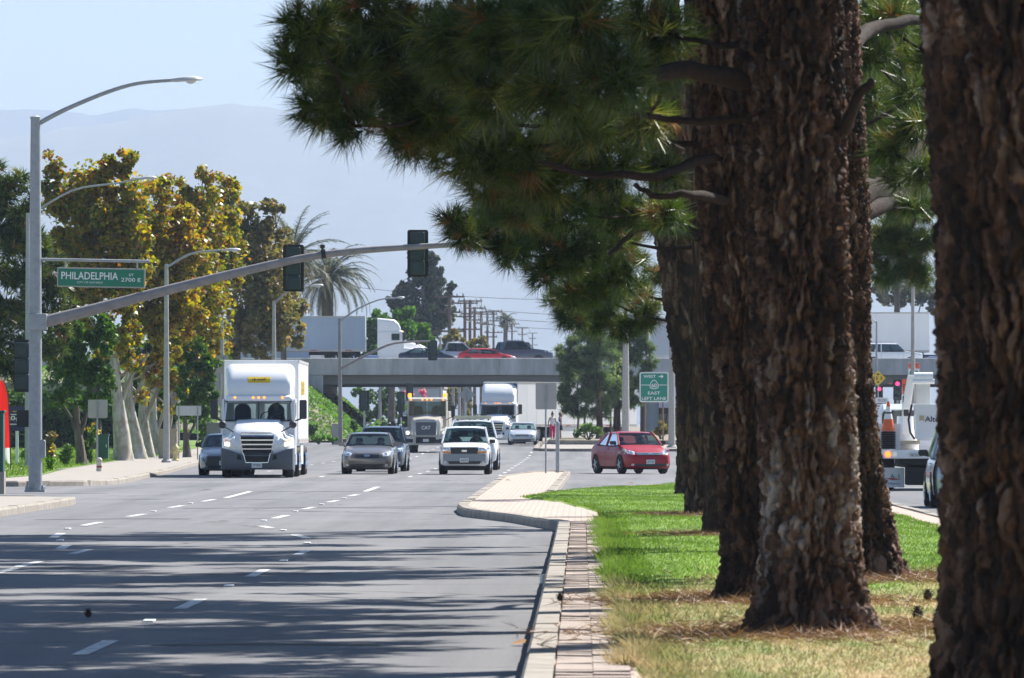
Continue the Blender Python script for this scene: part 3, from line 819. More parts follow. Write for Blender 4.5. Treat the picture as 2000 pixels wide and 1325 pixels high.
# ------------------------------------------------------------------ trunks with real bark relief
def worley(u, v, P, NV, rng):
    jit = rng.random((P, NV, 2)); cid = rng.random((P, NV))
    iu, iv = np.floor(u).astype(int), np.floor(v).astype(int)
    F1 = np.full(u.shape, 9.0); F2 = np.full(u.shape, 9.0); ID = np.zeros(u.shape)
    for du in (-1, 0, 1):
        for dv in (-1, 0, 1):
            cu, cv = iu + du, np.clip(iv + dv, 0, NV - 1)
            j = jit[cu % P, cv]
            d = np.hypot(cu + j[..., 0] - u, cv + j[..., 1] - v)
            n1 = d < F1
            F2 = np.where(n1, F1, np.minimum(F2, d)); ID = np.where(n1, cid[cu % P, cv], ID); F1 = np.where(n1, d, F1)
    return F1, F2, ID
def bark_trunk(name, parent, prof, cell=0.085, amp=0.04, flare=0.5, seed=1, mat=None, fine_to=8.0, dz=0.028, na=None, roots=5, pale=0.0):
    """prof: (x, y, z, radius) from the ground up, in the parent's space"""
    rng = np.random.default_rng(seed)
    prof = np.array(prof, float)
    zs = list(np.arange(prof[0, 2], min(fine_to, prof[-1, 2]), dz)) + list(np.arange(min(fine_to, prof[-1, 2]), prof[-1, 2] + 0.01, 0.25))
    zs = np.array(zs)
    def sm(col):
        return np.interp(zs, prof[:, 2], prof[:, col])
    cx, cy, rr = sm(0), sm(1), sm(3)
    k = np.ones(9) / 9
    for _ in range(3):
        for a in (cx, cy, rr):
            pad = np.concatenate([np.full(4, a[0]), a, np.full(4, a[-1])]); a[:] = np.convolve(pad, k, 'valid')
    R0 = float(np.median(prof[:, 3]))
    na = na or int(2 * math.pi * R0 / 0.0125)
    P = max(8, int(round(2 * math.pi * R0 / cell)))
    th = np.arange(na) * 2 * np.pi / na
    TH, Z = np.meshgrid(th, zs)
    NV = int((zs[-1] - zs[0]) / (cell * 6.5)) + 6
    u = TH / (2 * np.pi) * P; v = (Z - zs[0]) / (cell * 6.5)
    wu = 0.45 * np.sin(v * 1.9 + 3 * np.sin(TH * 2)) + 0.22 * np.sin(v * 6.1 + TH * 7) + 0.12 * np.sin(v * 17 + TH * 11)
    wv = 0.25 * np.sin(u * 2.3 + v)
    F1, F2, ID = worley(u + wu + 50 * P, np.clip(v + wv + 1, 0, NV - 1.01), P, NV, rng)
    e = np.clip((F2 - F1) / 0.27, 0, 1); e = e * e * (3 - 2 * e)
    F1b, F2b, IDb = worley((u + wu) * 2 + 100 * P, np.clip(v * 2.8 + 1, 0, 3 * NV - 1.01), P * 2, 3 * NV, rng)
    e2 = np.clip((F2b - F1b) / 0.4, 0, 1)
    big = 0.05 * np.sin(TH * 3 + Z * 0.6 + seed) + 0.035 * np.sin(TH * 5 - Z * 0.9)
    hb = Z - zs[0]
    fl = flare * np.exp(-hb / 0.20) * (0.55 + 0.6 * np.cos(TH * roots + seed)) + 0.16 * flare * np.exp(-hb / 0.9)
    rad = rr[:, None] * (1 + big + fl) + amp * (e - 0.85) * (0.6 + 0.8 * ID) + amp * 0.4 * (e2 - 0.5) + amp * 0.10 * rng.normal(size=TH.shape)
    X = cx[:, None] + rad * np.cos(TH); Y = cy[:, None] + rad * np.sin(TH)
    V = np.stack([X, Y, Z], 2).reshape(-1, 3)
    nz = len(zs)
    a = (np.arange(nz - 1)[:, None] * na + np.arange(na)[None]); b = (np.arange(nz - 1)[:, None] * na + (np.arange(na)[None] + 1) % na)
    F = np.stack([a, b, b + na, a + na], 2).reshape(-1, 4)
    tint = 0.10 + 0.42 * ID + 0.45 * (IDb - 0.5) + pale * np.exp(-((Z - zs[0] - 1.15) / 0.75) ** 2)
    o = np_obj(name, V, F, mat or m_bark, parent, tint.ravel(), smooth=True)
    return o
def branch(mb, pts, r0, r1, n=7):
    pts = [Vector(p) for p in pts]
    # smooth the limb a little and roughen it
    out = [pts[0]]
    for i in range(len(pts) - 1):
        for k in range(1, 5):
            t = k / 4
            p0 = pts[max(i - 1, 0)]; p1 = pts[i]; p2 = pts[i + 1]; p3 = pts[min(i + 2, len(pts) - 1)]
            q = 0.5 * ((2 * p1) + (p2 - p0) * t + (2 * p0 - 5 * p1 + 4 * p2 - p3) * t * t + (3 * p1 - p0 - 3 * p2 + p3) * t ** 3)
            out.append(q + Vector((rnd.gauss(0, 1), rnd.gauss(0, 1), rnd.gauss(0, 1))) * r1 * 0.4)
    N = len(out)
    mb.tube(out, [(r0 + (r1 - r0) * (i / (N - 1)) ** 0.8) * rnd.uniform(0.92, 1.1) for i in range(N)], n)
def limbs(name, parent, mb, mat):
    o = mb.build(name, mat, parent, smooth=60)
    n = len(o.data.vertices)
    a = o.data.attributes.new('tint', 'FLOAT', 'POINT'); a.data.foreach_set('value', np.full(n, 0.05, np.float32)); tag(o, kind='stuff')
    return o

def grow(mb, cs, anchor, r0, k=0.55):
    """limbs that fork: each foliage clump hangs from the nearest clump already reached, or from the trunk"""
    cs = [Vector(c) for c in cs]; an = [anchor(c) for c in cs]
    order = sorted(range(len(cs)), key=lambda i: (cs[i] - an[i]).length)
    done = []
    for i in order:
        best, bl = an[i], (cs[i] - an[i]).length; fork = 0
        for j in done:
            l = (cs[i] - cs[j]).length
            if l < bl * 0.8: best, bl, fork = cs[j], l, 1
        m = best.lerp(cs[i], 0.5) + Vector((rnd.gauss(0, 0.06), rnd.gauss(0, 0.06), -0.06)) * bl
        branch(mb, [best, m, cs[i]], r0 * (k if fork else 1.0), r0 * 0.3, 6)
        done.append(i)

# ------------------------------------------------------------------ median pines
def pine(label, d, prof_px, rad, blobs, coarse, limbs_px=(), seed=1, top=13.0, amp=0.075, flare=0.45, fine=True, group='pine trees on the median', tufts=3.3, cell=0.052, fine_to=7.0, lead=None, roots=5, pale=0.0):
    """prof_px: (x, y) centre line of the trunk in the photograph at distance d; blobs: (px, py, radius px, depth offset)"""
    rng = np.random.default_rng(seed)
    s = FPX / d
    z0 = 0.19
    base = Vector((px2x(prof_px[0][0], d), d, z0))
    t = thing('pine_tree', label, 'tree', base, group=group)
    prof = []
    for (px, py), r in zip(prof_px, rad):
        prof.append((px2x(px, d) - base.x, 0.0, py2z(py, d) - z0, r))
    prof[0] = (prof[0][0], 0, -0.12, prof[0][3])
    lx = prof[-1][0]
    tipx = lx if lead is None else lead
    prof.append((tipx, 0.1, max(top * 0.75, prof[-1][2] + 1.5), prof[-1][3] * 0.6)); prof.append((tipx, 0.1, max(top, prof[-1][2] + 1), 0.06))
    bark_trunk('trunk', t, prof, cell, amp, flare, seed, fine_to=fine_to, dz=0.02 if fine else 0.06, na=None if fine else 90, roots=roots, pale=pale)
    PP = np.array(prof)
    def trunk_at(z): return Vector((np.interp(z, PP[:, 2], PP[:, 0]), np.interp(z, PP[:, 2], PP[:, 1]), z))
    mb = MB()
    for pts, r0, r1 in limbs_px:
        q = [at(px, py, d + dd) - base for px, py, dd in pts]
        branch(mb, q, r0, r1, 9)
    parts = []; cl = []
    for (px, py, rp, dd) in blobs:
        c = at(px, py, d + dd) - base; r = rp / s
        n = max(14, int(tufts * 62 * (r / 0.5) ** 2.1))
        p, dr = blob_points(c, (r, r * 1.5, r * 0.85), n, rng, 0.5)
        ax = dr * 0.9 + rng.normal(size=dr.shape) * 0.45 + np.array([-0.25, 0, 0.25])
        parts.append(needle_tufts(p, ax, rng))
        cl.append(c)
        for k in range(max(2, n // 40)):
            e = Vector(p[rng.integers(0, n)]); m = c.lerp(e, 0.5) + Vector((0, 0, -0.05))
            mb.tube([c.lerp(e, -0.1), m, e], [0.014, 0.009, 0.005], 4)
    grow(mb, cl, lambda c: trunk_at(max(0.5, c.z - 0.1 * abs(c.x))), 0.045)
    cl = []
    for (x, y, z, r) in coarse:         # unseen crown above the picture, shaped for the shade it casts on the road
        c = Vector((x, y, z)) - Vector((base.x, base.y, base.z))
        n = max(10, int(120 * r ** 2.0))
        p, dr = blob_points(c, (r, r, r * 0.5), n, rng, 0.6)
        parts.append(needle_tufts(p, dr + np.array([0, 0, 0.4]), rng, n=8, L=0.30, wid=0.075))
        cl.append(c)
    grow(mb, cl, lambda c: trunk_at(max(2.0, min(top * 0.9, c.z - 0.3 * math.hypot(c.x, c.y)))), 0.07)
    V, F, T = joinmesh(parts)
    np_obj('crown', V, F, m_leafpine, t, T)
    limbs('limbs', t, mb, m_bark)
    return t
def crown_coarse(cx, cy, n, rx, ry, z0, z1, seed, rr=(0.5, 1.1)):
    r = random.Random(seed); out = []
    for k in range(n):
        z = r.uniform(z0, z1); f = 1 - 0.5 * ((z - z0) / (z1 - z0)) ** 1.5
        a = r.uniform(0, 2 * math.pi); q = math.sqrt(r.random())
        out.append((cx + rx * f * q * math.cos(a), cy + ry * f * q * math.sin(a), z, r.uniform(*rr)))
    return [b for b in out if b[0] < 2.7 or (b[2] > 9.2 and b[0] < 5.4) or cx > 3]  # thinned on the sun side so light reaches trunks and lawn
# nearest trunk, right edge of the picture
pine('huge dark pine trunk filling the right edge, nearest to the viewer', 40.0,
     [(2012, 1415), (2015, 1330), (2024, 1100), (2020, 800), (2010, 500), (1992, 200), (1972, -40)], [0.49, 0.46, 0.44, 0.45, 0.46, 0.48, 0.48],
     [], crown_coarse(3.5, 40, 16, 4, 4, 7, 13, 11), seed=11, flare=0.35, cell=0.07, fine_to=4.9)
# main trunk
pine('thick pine trunk in the middle of the lawn with pale grey bark low down', 55.8,
     [(1580, 1243), (1582, 1150), (1583, 1000), (1578, 850), (1568, 650), (1560, 400), (1552, 150), (1545, -40)], [0.37, 0.35, 0.33, 0.335, 0.34, 0.345, 0.36, 0.37],
     [(1120, 40, 110, -2), (1010, 60, 110, -1), (900, 70, 100, 0), (1200, 150, 80, -2), (1090, 170, 100, -1), (1270, 60, 90, 1), (960, 180, 90, 0), (1260, 230, 60, 3), (1300, 130, 50, 2)],
     crown_coarse(1.0, 57, 150, 5.2, 5.5, 6.4, 12.5, 21, (0.5, 1.1)),
     [([(1480, 160, 0), (1345, 138, -0.5), (1260, 150, -1), (1190, 165, -1.5)], 0.085, 0.04), ([(1640, 260, -0.2), (1675, 195, -0.4), (1705, 158, -0.5)], 0.05, 0.03)],
     seed=21, flare=0.85, pale=0.28, roots=6)
pine('reddish pine trunk leaning behind the left side of the thickest trunk', 66.0,
     [(1490, 1180), (1486, 1050), (1474, 850), (1460, 650), (1437, 400), (1418, 150), (1408, -40)], [0.31, 0.30, 0.30, 0.30, 0.30, 0.30, 0.30],
     [(600, 50, 62, -2), (575, 120, 45, -2), (660, 130, 85, -1), (640, 215, 62, -1), (690, 245, 45, -1), (720, 50, 95, 0), (760, 165, 100, 0), (830, 80, 110, 1), (850, 210, 100, 0),
      (800, 275, 55, 0), (910, 290, 85, 1), (1000, 290, 90, 1), (1090, 300, 80, 2), (1180, 320, 70, 2), (950, 350, 55, 2), (1040, 360, 60, 2), (1230, 270, 60, 3), (1290, 330, 50, 3), (1150, 245, 70, 0)],
     crown_coarse(0.8, 68, 165, 5.6, 6, 7.0, 13.5, 22, (0.5, 1.1)),
     [([(1440, 300, 0), (1355, 318, -0.5), (1280, 345, -1), (1150, 338, -1), (1060, 320, -1.2)], 0.055, 0.022), ([(1440, 400, 0), (1350, 378, -1), (1290, 385, -1), (1240, 360, -1)], 0.05, 0.02)],
     seed=22, flare=0.7)
pine('rough pine trunk with bulging roots behind the right of the thickest trunk', 75.5,
     [(1700, 1140), (1690, 1060), (1668, 900), (1648, 700), (1640, 450), (1628, 250), (1615, -40)], [0.34, 0.30, 0.27, 0.26, 0.30, 0.28, 0.26],
     [(1720, 40, 70, 6), (1700, 110, 45, 4), (1760, 120, 60, 8), (1300, 420, 45, 4), (1735, 290, 36, -1), (1790, 250, 46, -1), (1800, 330, 40, -1.5), (1745, 350, 26, -1), (1780, 400, 34, 1), (1790, 190, 50, 3), (1850, 220, 60, 4), (1850, 120, 70, 6)],
     crown_coarse(0.8, 79, 165, 5.6, 6.5, 7.7, 14, 23, (0.5, 1.1)),
     [([(1660, 400, 0), (1720, 365, 1), (1790, 300, 2), (1850, 250, 3)], 0.16, 0.10), ([(1670, 420, 0), (1740, 390, 1), (1800, 350, 2), (1860, 330, 3)], 0.10, 0.06), ([(1640, 120, 0), (1700, 60, 2), (1790, 35, 3)], 0.10, 0.05)],
     seed=23, flare=0.9, roots=4)
pine('pine added for road shade, hidden behind the thickest trunk, its boughs over the road', 92.0,  # extra tree put in to fill a gap in the road's shade
     [(1560, 1080), (1558, 800), (1552, 400), (1545, 100)], [0.36, 0.34, 0.32, 0.3],
     [(1000, 400, 60, -2), (1090, 400, 65, -1), (1180, 400, 65, 0), (1250, 420, 50, 0), (1310, 420, 34, 4), (1690, 60, 60, 5), (1750, 20, 60, 6), (1790, 130, 60, 4), (1690, 300, 45, 5), (1800, 200, 50, 5), (1670, 160, 40, 6), (1700, 200, 55, 3), (1760, 215, 60, 4), (1730, 280, 55, 4), (1780, 60, 60, 0)],
     crown_coarse(0.6, 95, 165, 5.6, 7.0, 8.6, 15, 24, (0.5, 1.1)), seed=24, fine=False)
pine('dark pine with a low flared base between leaning trunks', 106.5,
     [(1432, 1046), (1424, 900), (1412, 700), (1395, 450), (1375, 200)], [0.36, 0.32, 0.31, 0.3, 0.28],
     [(885, 430, 32, -1), (905, 460, 36, -1), (950, 455, 45, 0), (960, 405, 45, 0), (1000, 490, 45, 0), (1040, 450, 60, 1), (1060, 530, 40, 1), (1110, 490, 65, 1), (1130, 570, 50, 2), (1190, 460, 65, 1), (1190, 545, 55, 2), (1225, 500, 40, 2), (1050, 400, 50, 1)],
     crown_coarse(0.2, 111, 175, 5.4, 8.0, 9.6, 15.5, 25, (0.5, 1.1)),
     [([(1380, 470, 0), (1270, 445, -1), (1225, 465, -1), (1190, 500, -1)], 0.06, 0.03)], seed=25, fine=False, fine_to=3)
pine('left-leaning pine trunk with scarred grey bark beside the red car', 129.0,
     [(1382, 1010), (1372, 900), (1360, 750), (1345, 640), (1330, 520), (1316, 430), (1300, 250)], [0.34, 0.32, 0.32, 0.35, 0.355, 0.355, 0.32],
     [(1090, 585, 34, -1), (1120, 620, 34, -1), (1170, 625, 36, 0), (1215, 640, 32, 0), (1255, 615, 36, 0), (1180, 580, 45, 0), (1240, 570, 40, 1), (1270, 600, 26, 2), (1280, 540, 30, 4), (1150, 545, 40, 0),
      (1710, 330, 45, 6), (1745, 400, 40, 6), (1770, 330, 45, 8), (1720, 470, 45, 8), (1765, 470, 48, 8), (1730, 530, 34, 8), (1780, 520, 34, 8), (1690, 400, 36, 10), (1800, 400, 45, 8), (1800, 300, 45, 8), (1700, 250, 45, 10), (1760, 250, 45, 10), (1690, 500, 30, 8), (1800, 540, 30, 8), (1750, 440, 40, 10), (1720, 160, 45, 10), (1770, 90, 50, 10), (1710, 40, 50, 10), (1810, 470, 34, 8)],
     crown_coarse(4.8, 131, 10, 1.8, 3.4, 6, 12, 26, (0.4, 0.8)) + crown_coarse(0.6, 126, 70, 5.0, 5.0, 10.2, 15, 28, (0.5, 1.0)), seed=26, flare=0.4, cell=0.09, fine_to=6.5)
pine('farthest median pine, thin trunk by the lawn end', 168.0,
     [(1352, 966), (1350, 850), (1348, 700), (1350, 600)], [0.34, 0.30, 0.29, 0.28],
     [(1720, 600, 26, 4)][:0] + [(1330, 560, 35, 3), (1370, 520, 35, 3)], crown_coarse(4.8, 169, 8, 1.8, 3, 6, 12, 27, (0.4, 0.8)), seed=27, fine=False, fine_to=3)

# bare, root-worn earth and fallen needles round the trunks
m_earth = M('worn_earth', (0.20, 0.115, 0.07), 0.95, var=0.35, scale=4)
m_fallen = leaf_mat('fallen_needles', [(0.0, (0.16, 0.08, 0.035)), (1.0, (0.34, 0.20, 0.10))], 0.1)
litter = []
for bx, by, d, rx in ((1580, 0, 55.8, 0.9), (1490, 0, 66.0, 0.8), (1700, 0, 75.5, 0.8), (2012, 0, 40.0, 0.9), (1382, 0, 129.0, 0.7), (1432, 0, 106.5, 0.7)):
    X = px2x(bx, d); mb = MB(); V = [(X, d, lawn_z(X, d) + 0.012)]; n = 26
    for q in (0.5, 1.0):
        for k in range(n):
            a = 2 * math.pi * k / n; r = rx * q * (1 + 0.22 * math.sin(3 * a + d) + 0.12 * math.sin(7 * a))
            x, y = X + r * math.cos(a), d + 1.8 * r * math.sin(a); V.append((x, y, lawn_z(x, y) + (0.014 if q < 1 else -0.005)))
    F = [(0, 1 + k, 1 + (k + 1) % n) for k in range(n)] + [(1 + k, 1 + n + k, 1 + n + (k + 1) % n, 1 + (k + 1) % n) for k in range(n)]
    mb.add(V, F); tag(mb.build('bare_earth', m_earth, smooth=60), kind='structure')
    rg = np.random.default_rng(int(d)); m = 1500
    P = np.stack([X + rg.normal(size=m) * rx * 0.8, d + rg.normal(size=m) * rx * 1.6, np.zeros(m)], 1)
    P[:, 2] = [lawn_z(x, y) + 0.03 for x, y, _ in P]
    litter.append(needle_tufts(P, np.stack([rg.normal(size=m), rg.normal(size=m), np.full(m, 0.15)], 1), rg, n=3, L=0.16, wid=0.007, spread=0.4))
V, F, T = joinmesh(litter)
tag(np_obj('fallen_needles', V, F, m_fallen, None, T), 'fallen pine needles round the trunks on the lawn', 'needles', kind='stuff')
# ------------------------------------------------------------------ broadleaf trees
def leafy(name, label, d, base_px, trunk_px, r0, blobs, mat, bark, leaf=0.2, dens=1.0, tm=0.5, seed=1, cat='tree', group=None, z0=None, ysc=1.0, stems=(), shell=0.42, needles=False, smooth_limbs=8):
    """blobs: (px, py, rx px, ry px) at distance d (+ a random depth of the crown)"""
    rng = np.random.default_rng(seed); s = FPX / d
    zb = gz(d) + 0.16 if z0 is None else z0
    base = Vector((px2x(base_px, d), d, zb))
    t = thing(name, label, cat, base, group=group)
    tp = [at(px, py, d) - base for px, py in trunk_px]
    if tp:
        tp[0] = Vector((tp[0].x, 0, -0.1))
        prof = [(p.x, 0.0, p.z, r0 * (1 - 0.6 * i / max(1, len(tp) - 1))) for i, p in enumerate(tp)]
        if len(prof) == 1: prof.append((prof[0][0], 0, 2.0, r0 * 0.6))
        bark_trunk('trunk', t, prof, cell=0.16, amp=0.018, flare=0.35, seed=seed, mat=bark, fine_to=20, dz=0.12, na=26, roots=4)
    top = tp[-1] if tp else Vector((0, 0, 0.3))
    mb = MB(); parts = []; cl = []
    for pts, q0, q1 in stems:
        branch(mb, [at(px, py, d + dd) - base for px, py, dd in pts], q0, q1, 7)
    for (px, py, rx, ry) in blobs:
        dy = rng.uniform(-0.8, 0.8) * rx / s * ysc
        c = at(px, py, d) - base; c.y += dy
        rx_, rz_ = rx / s, ry / s
        n = max(12, int(dens * 820 * (rx_ * rz_) ** 0.95 * (0.2 / leaf) ** 1.6))
        # sub-clumps give the crown its lumps and holes
        k = max(4, int(5 + rx_ * rz_ * 7))
        cc, cd = blob_points(c, (rx_ * 1.05, rx_ * 1.0 * ysc, rz_ * 1.05), k, rng, 0.45)
        idx = rng.integers(0, k, n); cr = np.clip(0.34 * math.sqrt(rx_ * rz_), 0.28, 0.9)
        dd = rng.normal(size=(n, 3)); dd /= np.linalg.norm(dd, axis=1, keepdims=True)
        p = cc[idx] + dd * (rng.random(n) ** shell)[:, None] * cr * (0.7 + 0.6 * rng.random(k)[idx])[:, None]
        ct = (rng.normal(size=k) * 0.10)[idx]
        if needles:
            parts.append(needle_tufts(p, dd + np.array([0, 0, 0.35]), rng, n=9, L=leaf * 1.6, wid=leaf * 0.20))
        else:
            parts.append(leaves(p, rng, leaf, tmean=tm, clump=ct))
        if tp:
            cl.append(Vector(c))
            for q in range(min(k, smooth_limbs)):
                e = Vector(cc[q]); mb.tube([Vector(c), Vector(c).lerp(e, 0.5), e], [r0 * 0.07, r0 * 0.05, r0 * 0.02], 4)
    if cl: grow(mb, cl, lambda c: top if c.z > top.z or len(tp) < 2 else tp[-2].lerp(top, 0.5), r0 * 0.22)
    V, F, T = joinmesh(parts)
    np_obj('crown', V, F, mat, t, T)
    if mb.v: limbs('limbs', t, mb, bark)
    return t
SG = 'sycamore trees along the left pavement'
leafy('sycamore_tree', 'tall ochre sycamore nearest the signal pole with pale painted trunk', 335, 240, [(242, 905), (236, 830), (229, 780), (222, 700)], 0.42,
      [(150, 400, 55, 70), (110, 320, 22, 30), (225, 330, 40, 35), (250, 310, 22, 26), (190, 470, 60, 70), (130, 500, 45, 70), (250, 430, 55, 70), (180, 350, 40, 40), (150, 590, 50, 50), (230, 560, 55, 60), (270, 500, 45, 60), (255, 640, 40, 45), (105, 400, 30, 60), (190, 470, 95, 140), (215, 690, 36, 22), (185, 640, 36, 28), (262, 705, 26, 18)],
      m_leafsyc, m_barkpale, 0.20, 1.25, 0.5, 31, group=SG, stems=[([(232, 800, 0), (255, 740, 0), (290, 690, 0)], 0.11, 0.05)])
leafy('sycamore_tree', 'golden sycamore second from the signal pole, trunk leaning left', 352, 268, [(274, 898), (262, 840), (250, 790), (252, 700)], 0.36,
      [(310, 400, 55, 45), (345, 440, 50, 60), (290, 470, 50, 60), (320, 540, 55, 60), (270, 590, 45, 60), (300, 640, 50, 45), (350, 520, 45, 60), (355, 610, 45, 50), (330, 360, 25, 22), (310, 520, 75, 140), (295, 715, 34, 22), (320, 690, 36, 26), (280, 770, 16, 10)],
      m_leafsyc, m_barkpale, 0.20, 1.25, 0.62, 32, group=SG, stems=[([(256, 800, 0), (275, 750, 0), (300, 700, 0)], 0.10, 0.05)])
leafy('sycamore_tree', 'third sycamore in the row, trunk just right of the leaning one', 372, 290, [(292, 893), (282, 850), (278, 800), (285, 710)], 0.34,
      [(390, 400, 45, 50), (400, 470, 45, 60), (380, 540, 50, 60), (340, 680, 45, 40), (390, 620, 45, 55), (395, 350, 18, 22), (430, 430, 35, 45), (350, 750, 30, 26), (395, 520, 58, 150), (310, 745, 30, 16), (330, 800, 18, 10), (400, 700, 32, 34)],
      m_leafsyc, m_barkpale, 0.20, 1.3, 0.5, 33, group=SG, stems=[([(280, 830, 0), (300, 780, 0), (330, 720, 0)], 0.14, 0.06)])
leafy('sycamore_tree', 'fork-trunked sycamore fourth in the row behind the lamp post', 395, 310, [(309, 893), (303, 860), (298, 820), (300, 760)], 0.36,
      [(440, 380, 30, 36), (445, 500, 28, 60), (420, 560, 30, 60), (405, 690, 35, 50), (380, 720, 40, 45), (420, 640, 24, 50), (455, 360, 18, 20), (345, 640, 40, 40), (430, 520, 40, 150), (370, 640, 60, 70)],
      m_leafsyc, m_barkpale, 0.20, 1.3, 0.45, 34, group=SG, stems=[([(308, 880, 0), (325, 840, 0), (342, 790, 0), (372, 720, 1)], 0.2, 0.09), ([(302, 850, 0), (320, 800, 0), (345, 740, 0)], 0.14, 0.06)])
leafy('sycamore_tree', 'dull brown sycamore above the semi truck trailer', 455, 468, [(468, 880), (466, 800), (462, 700), (466, 640)], 0.34,
      [(480, 430, 28, 45), (500, 480, 38, 50), (540, 440, 26, 40), (470, 540, 34, 55), (520, 560, 42, 55), (490, 630, 42, 50), (545, 640, 30, 45), (460, 680, 24, 24), (530, 400, 18, 18), (510, 690, 26, 18), (505, 560, 60, 130)],
      m_leafsyc2, m_barkgrey, 0.25, 1.2, 0.5, 35, group=SG)
leafy('sycamore_tree', 'sparse brown sycamore in front of the palms, left of the bridge trailer', 480, 556, [(556, 870), (556, 760), (552, 650), (550, 600)], 0.26,
      [(565, 560, 24, 40), (560, 620, 26, 36), (578, 660, 16, 30), (540, 520, 26, 40), (555, 480, 18, 30), (590, 600, 10, 20)],
      m_leafsyc2, m_barkgrey, 0.28, 1.2, 0.55, 36, group=SG)
leafy('street_tree', 'small glossy green tree standing left of the blank grey sign', 300, 160, [(162, 914), (156, 870), (150, 830), (148, 790)], 0.22,
      [(150, 680, 45, 45), (185, 660, 38, 42), (200, 720, 30, 40), (130, 730, 40, 36), (165, 740, 45, 36), (200, 640, 22, 26), (110, 700, 25, 36), (150, 640, 30, 24), (120, 780, 28, 18), (180, 780, 28, 16)],
      m_leafgrn, m_barkgrey, 0.16, 1.3, 0.4, 37, stems=[([(152, 850, 0), (135, 810, 0), (105, 770, 0)], 0.1, 0.04), ([(156, 850, 0), (172, 800, 0), (185, 740, 0)], 0.1, 0.04)])
leafy('street_tree', 'dark green small tree under the blank white sign', 368, 365, [(366, 890), (363, 850), (360, 820)], 0.2,
      [(385, 730, 34, 36), (400, 770, 28, 30), (360, 780, 26, 20), (410, 720, 18, 30), (380, 690, 26, 20)], m_leafgrn, m_barkgrey, 0.17, 1.3, 0.2, 38,
      stems=[([(364, 860, 0), (385, 815, 0), (395, 790, 0)], 0.08, 0.04)])
leafy('pine_tree', 'dark shaggy pine at the left edge behind the signal pole', 285, -25, [(-25, 920), (-22, 780), (-20, 600), (-15, 450)], 0.4,
      [(10, 350, 40, 36), (40, 410, 42, 45), (0, 450, 60, 60), (60, 480, 42, 40), (30, 540, 60, 50), (85, 540, 36, 40), (0, 620, 60, 50), (70, 610, 50, 36), (110, 640, 34, 28), (50, 680, 50, 30), (-30, 400, 50, 80), (10, 720, 40, 30), (120, 590, 24, 20), (100, 690, 24, 20)],
      m_leafpine, m_bark, 0.26, 0.5, 0.4, 39, group='pine trees left', needles=True)
# trees beyond the bridge
leafy('gum_tree', 'tall hazy dark blue-green tree behind the hanging signal', 800, 830, [(832, 700), (830, 620), (826, 560)], 0.5,
      [(815, 500, 18, 30), (830, 540, 28, 40), (800, 570, 26, 36), (850, 590, 32, 40), (785, 600, 22, 26), (830, 630, 45, 36), (870, 620, 18, 30), (845, 510, 12, 18), (770, 590, 12, 16), (880, 570, 8, 16), (860, 540, 12, 20)],
      m_leafgum, m_barkgrey, 0.42, 1.6, 0.3, 41, z0=0.6)
leafy('street_tree', 'bright green rounded tree behind the white semi on the bridge', 650, 765, [(765, 850), (765, 700), (765, 670)], 0.35,
      [(730, 650, 26, 40), (760, 630, 30, 28), (800, 640, 30, 32), (830, 670, 22, 28), (770, 680, 45, 36), (720, 690, 20, 26), (845, 690, 14, 20), (790, 615, 16, 14)],
      m_leafbrt, m_barkgrey, 0.30, 1.8, 0.5, 42, z0=0.6)
leafy('street_tree', 'yellowing low tree at the foot of the utility poles', 720, 900, [(900, 800), (900, 700)], 0.25,
      [(870, 680, 22, 24), (900, 670, 22, 22), (930, 680, 22, 20), (955, 690, 18, 16), (885, 655, 12, 12)], m_leafylw, m_barkgrey, 0.30, 1.5, 0.5, 43, z0=0.6)
leafy('street_tree', 'hazy tree row seen under the bridge behind the dump truck', 760, 880, [(880, 840), (880, 800)], 0.3,
      [(860, 780, 26, 26), (890, 770, 22, 24), (910, 790, 16, 22), (840, 800, 18, 18), (790, 800, 14, 14)], m_leafsyc2, m_barkgrey, 0.35, 1.5, 0.4, 44, z0=0.6)
leafy('flowering_tree', 'pink flowering tree seen under the bridge above the dump truck', 700, 820, [(820, 840), (820, 800)], 0.15,
      [(800, 772, 8, 8), (828, 768, 9, 7)], m_flower, m_barkgrey, 0.3, 1.0, 0.5, 45, z0=0.6)
leafy('flowering_tree', 'pink flowering tree beyond the turning semi', 720, 960, [(960, 800), (960, 770)], 0.15, [(945, 752, 10, 8), (975, 753, 12, 7)], m_flower, m_barkgrey, 0.3, 1.0, 0.5, 46, z0=0.6)
leafy('street_tree', 'grey-green trees far behind the long white trailer', 900, 1040, [(1040, 830), (1040, 790)], 0.3, [(1000, 765, 26, 16), (1040, 760, 30, 18), (1080, 765, 26, 16), (1120, 760, 30, 20)], m_leafgum, m_barkgrey, 0.45, 1.4, 0.6, 47, z0=0.6)
leafy('street_tree', 'green trees beyond the bridge left of the pale warehouse', 690, 740, [(740, 850), (740, 810)], 0.25, [(705, 790, 26, 30), (745, 780, 28, 28), (775, 800, 20, 28), (725, 820, 30, 20), (760, 765, 16, 12)], m_leafgrn, m_barkgrey, 0.3, 1.2, 0.4, 49, z0=0.6)
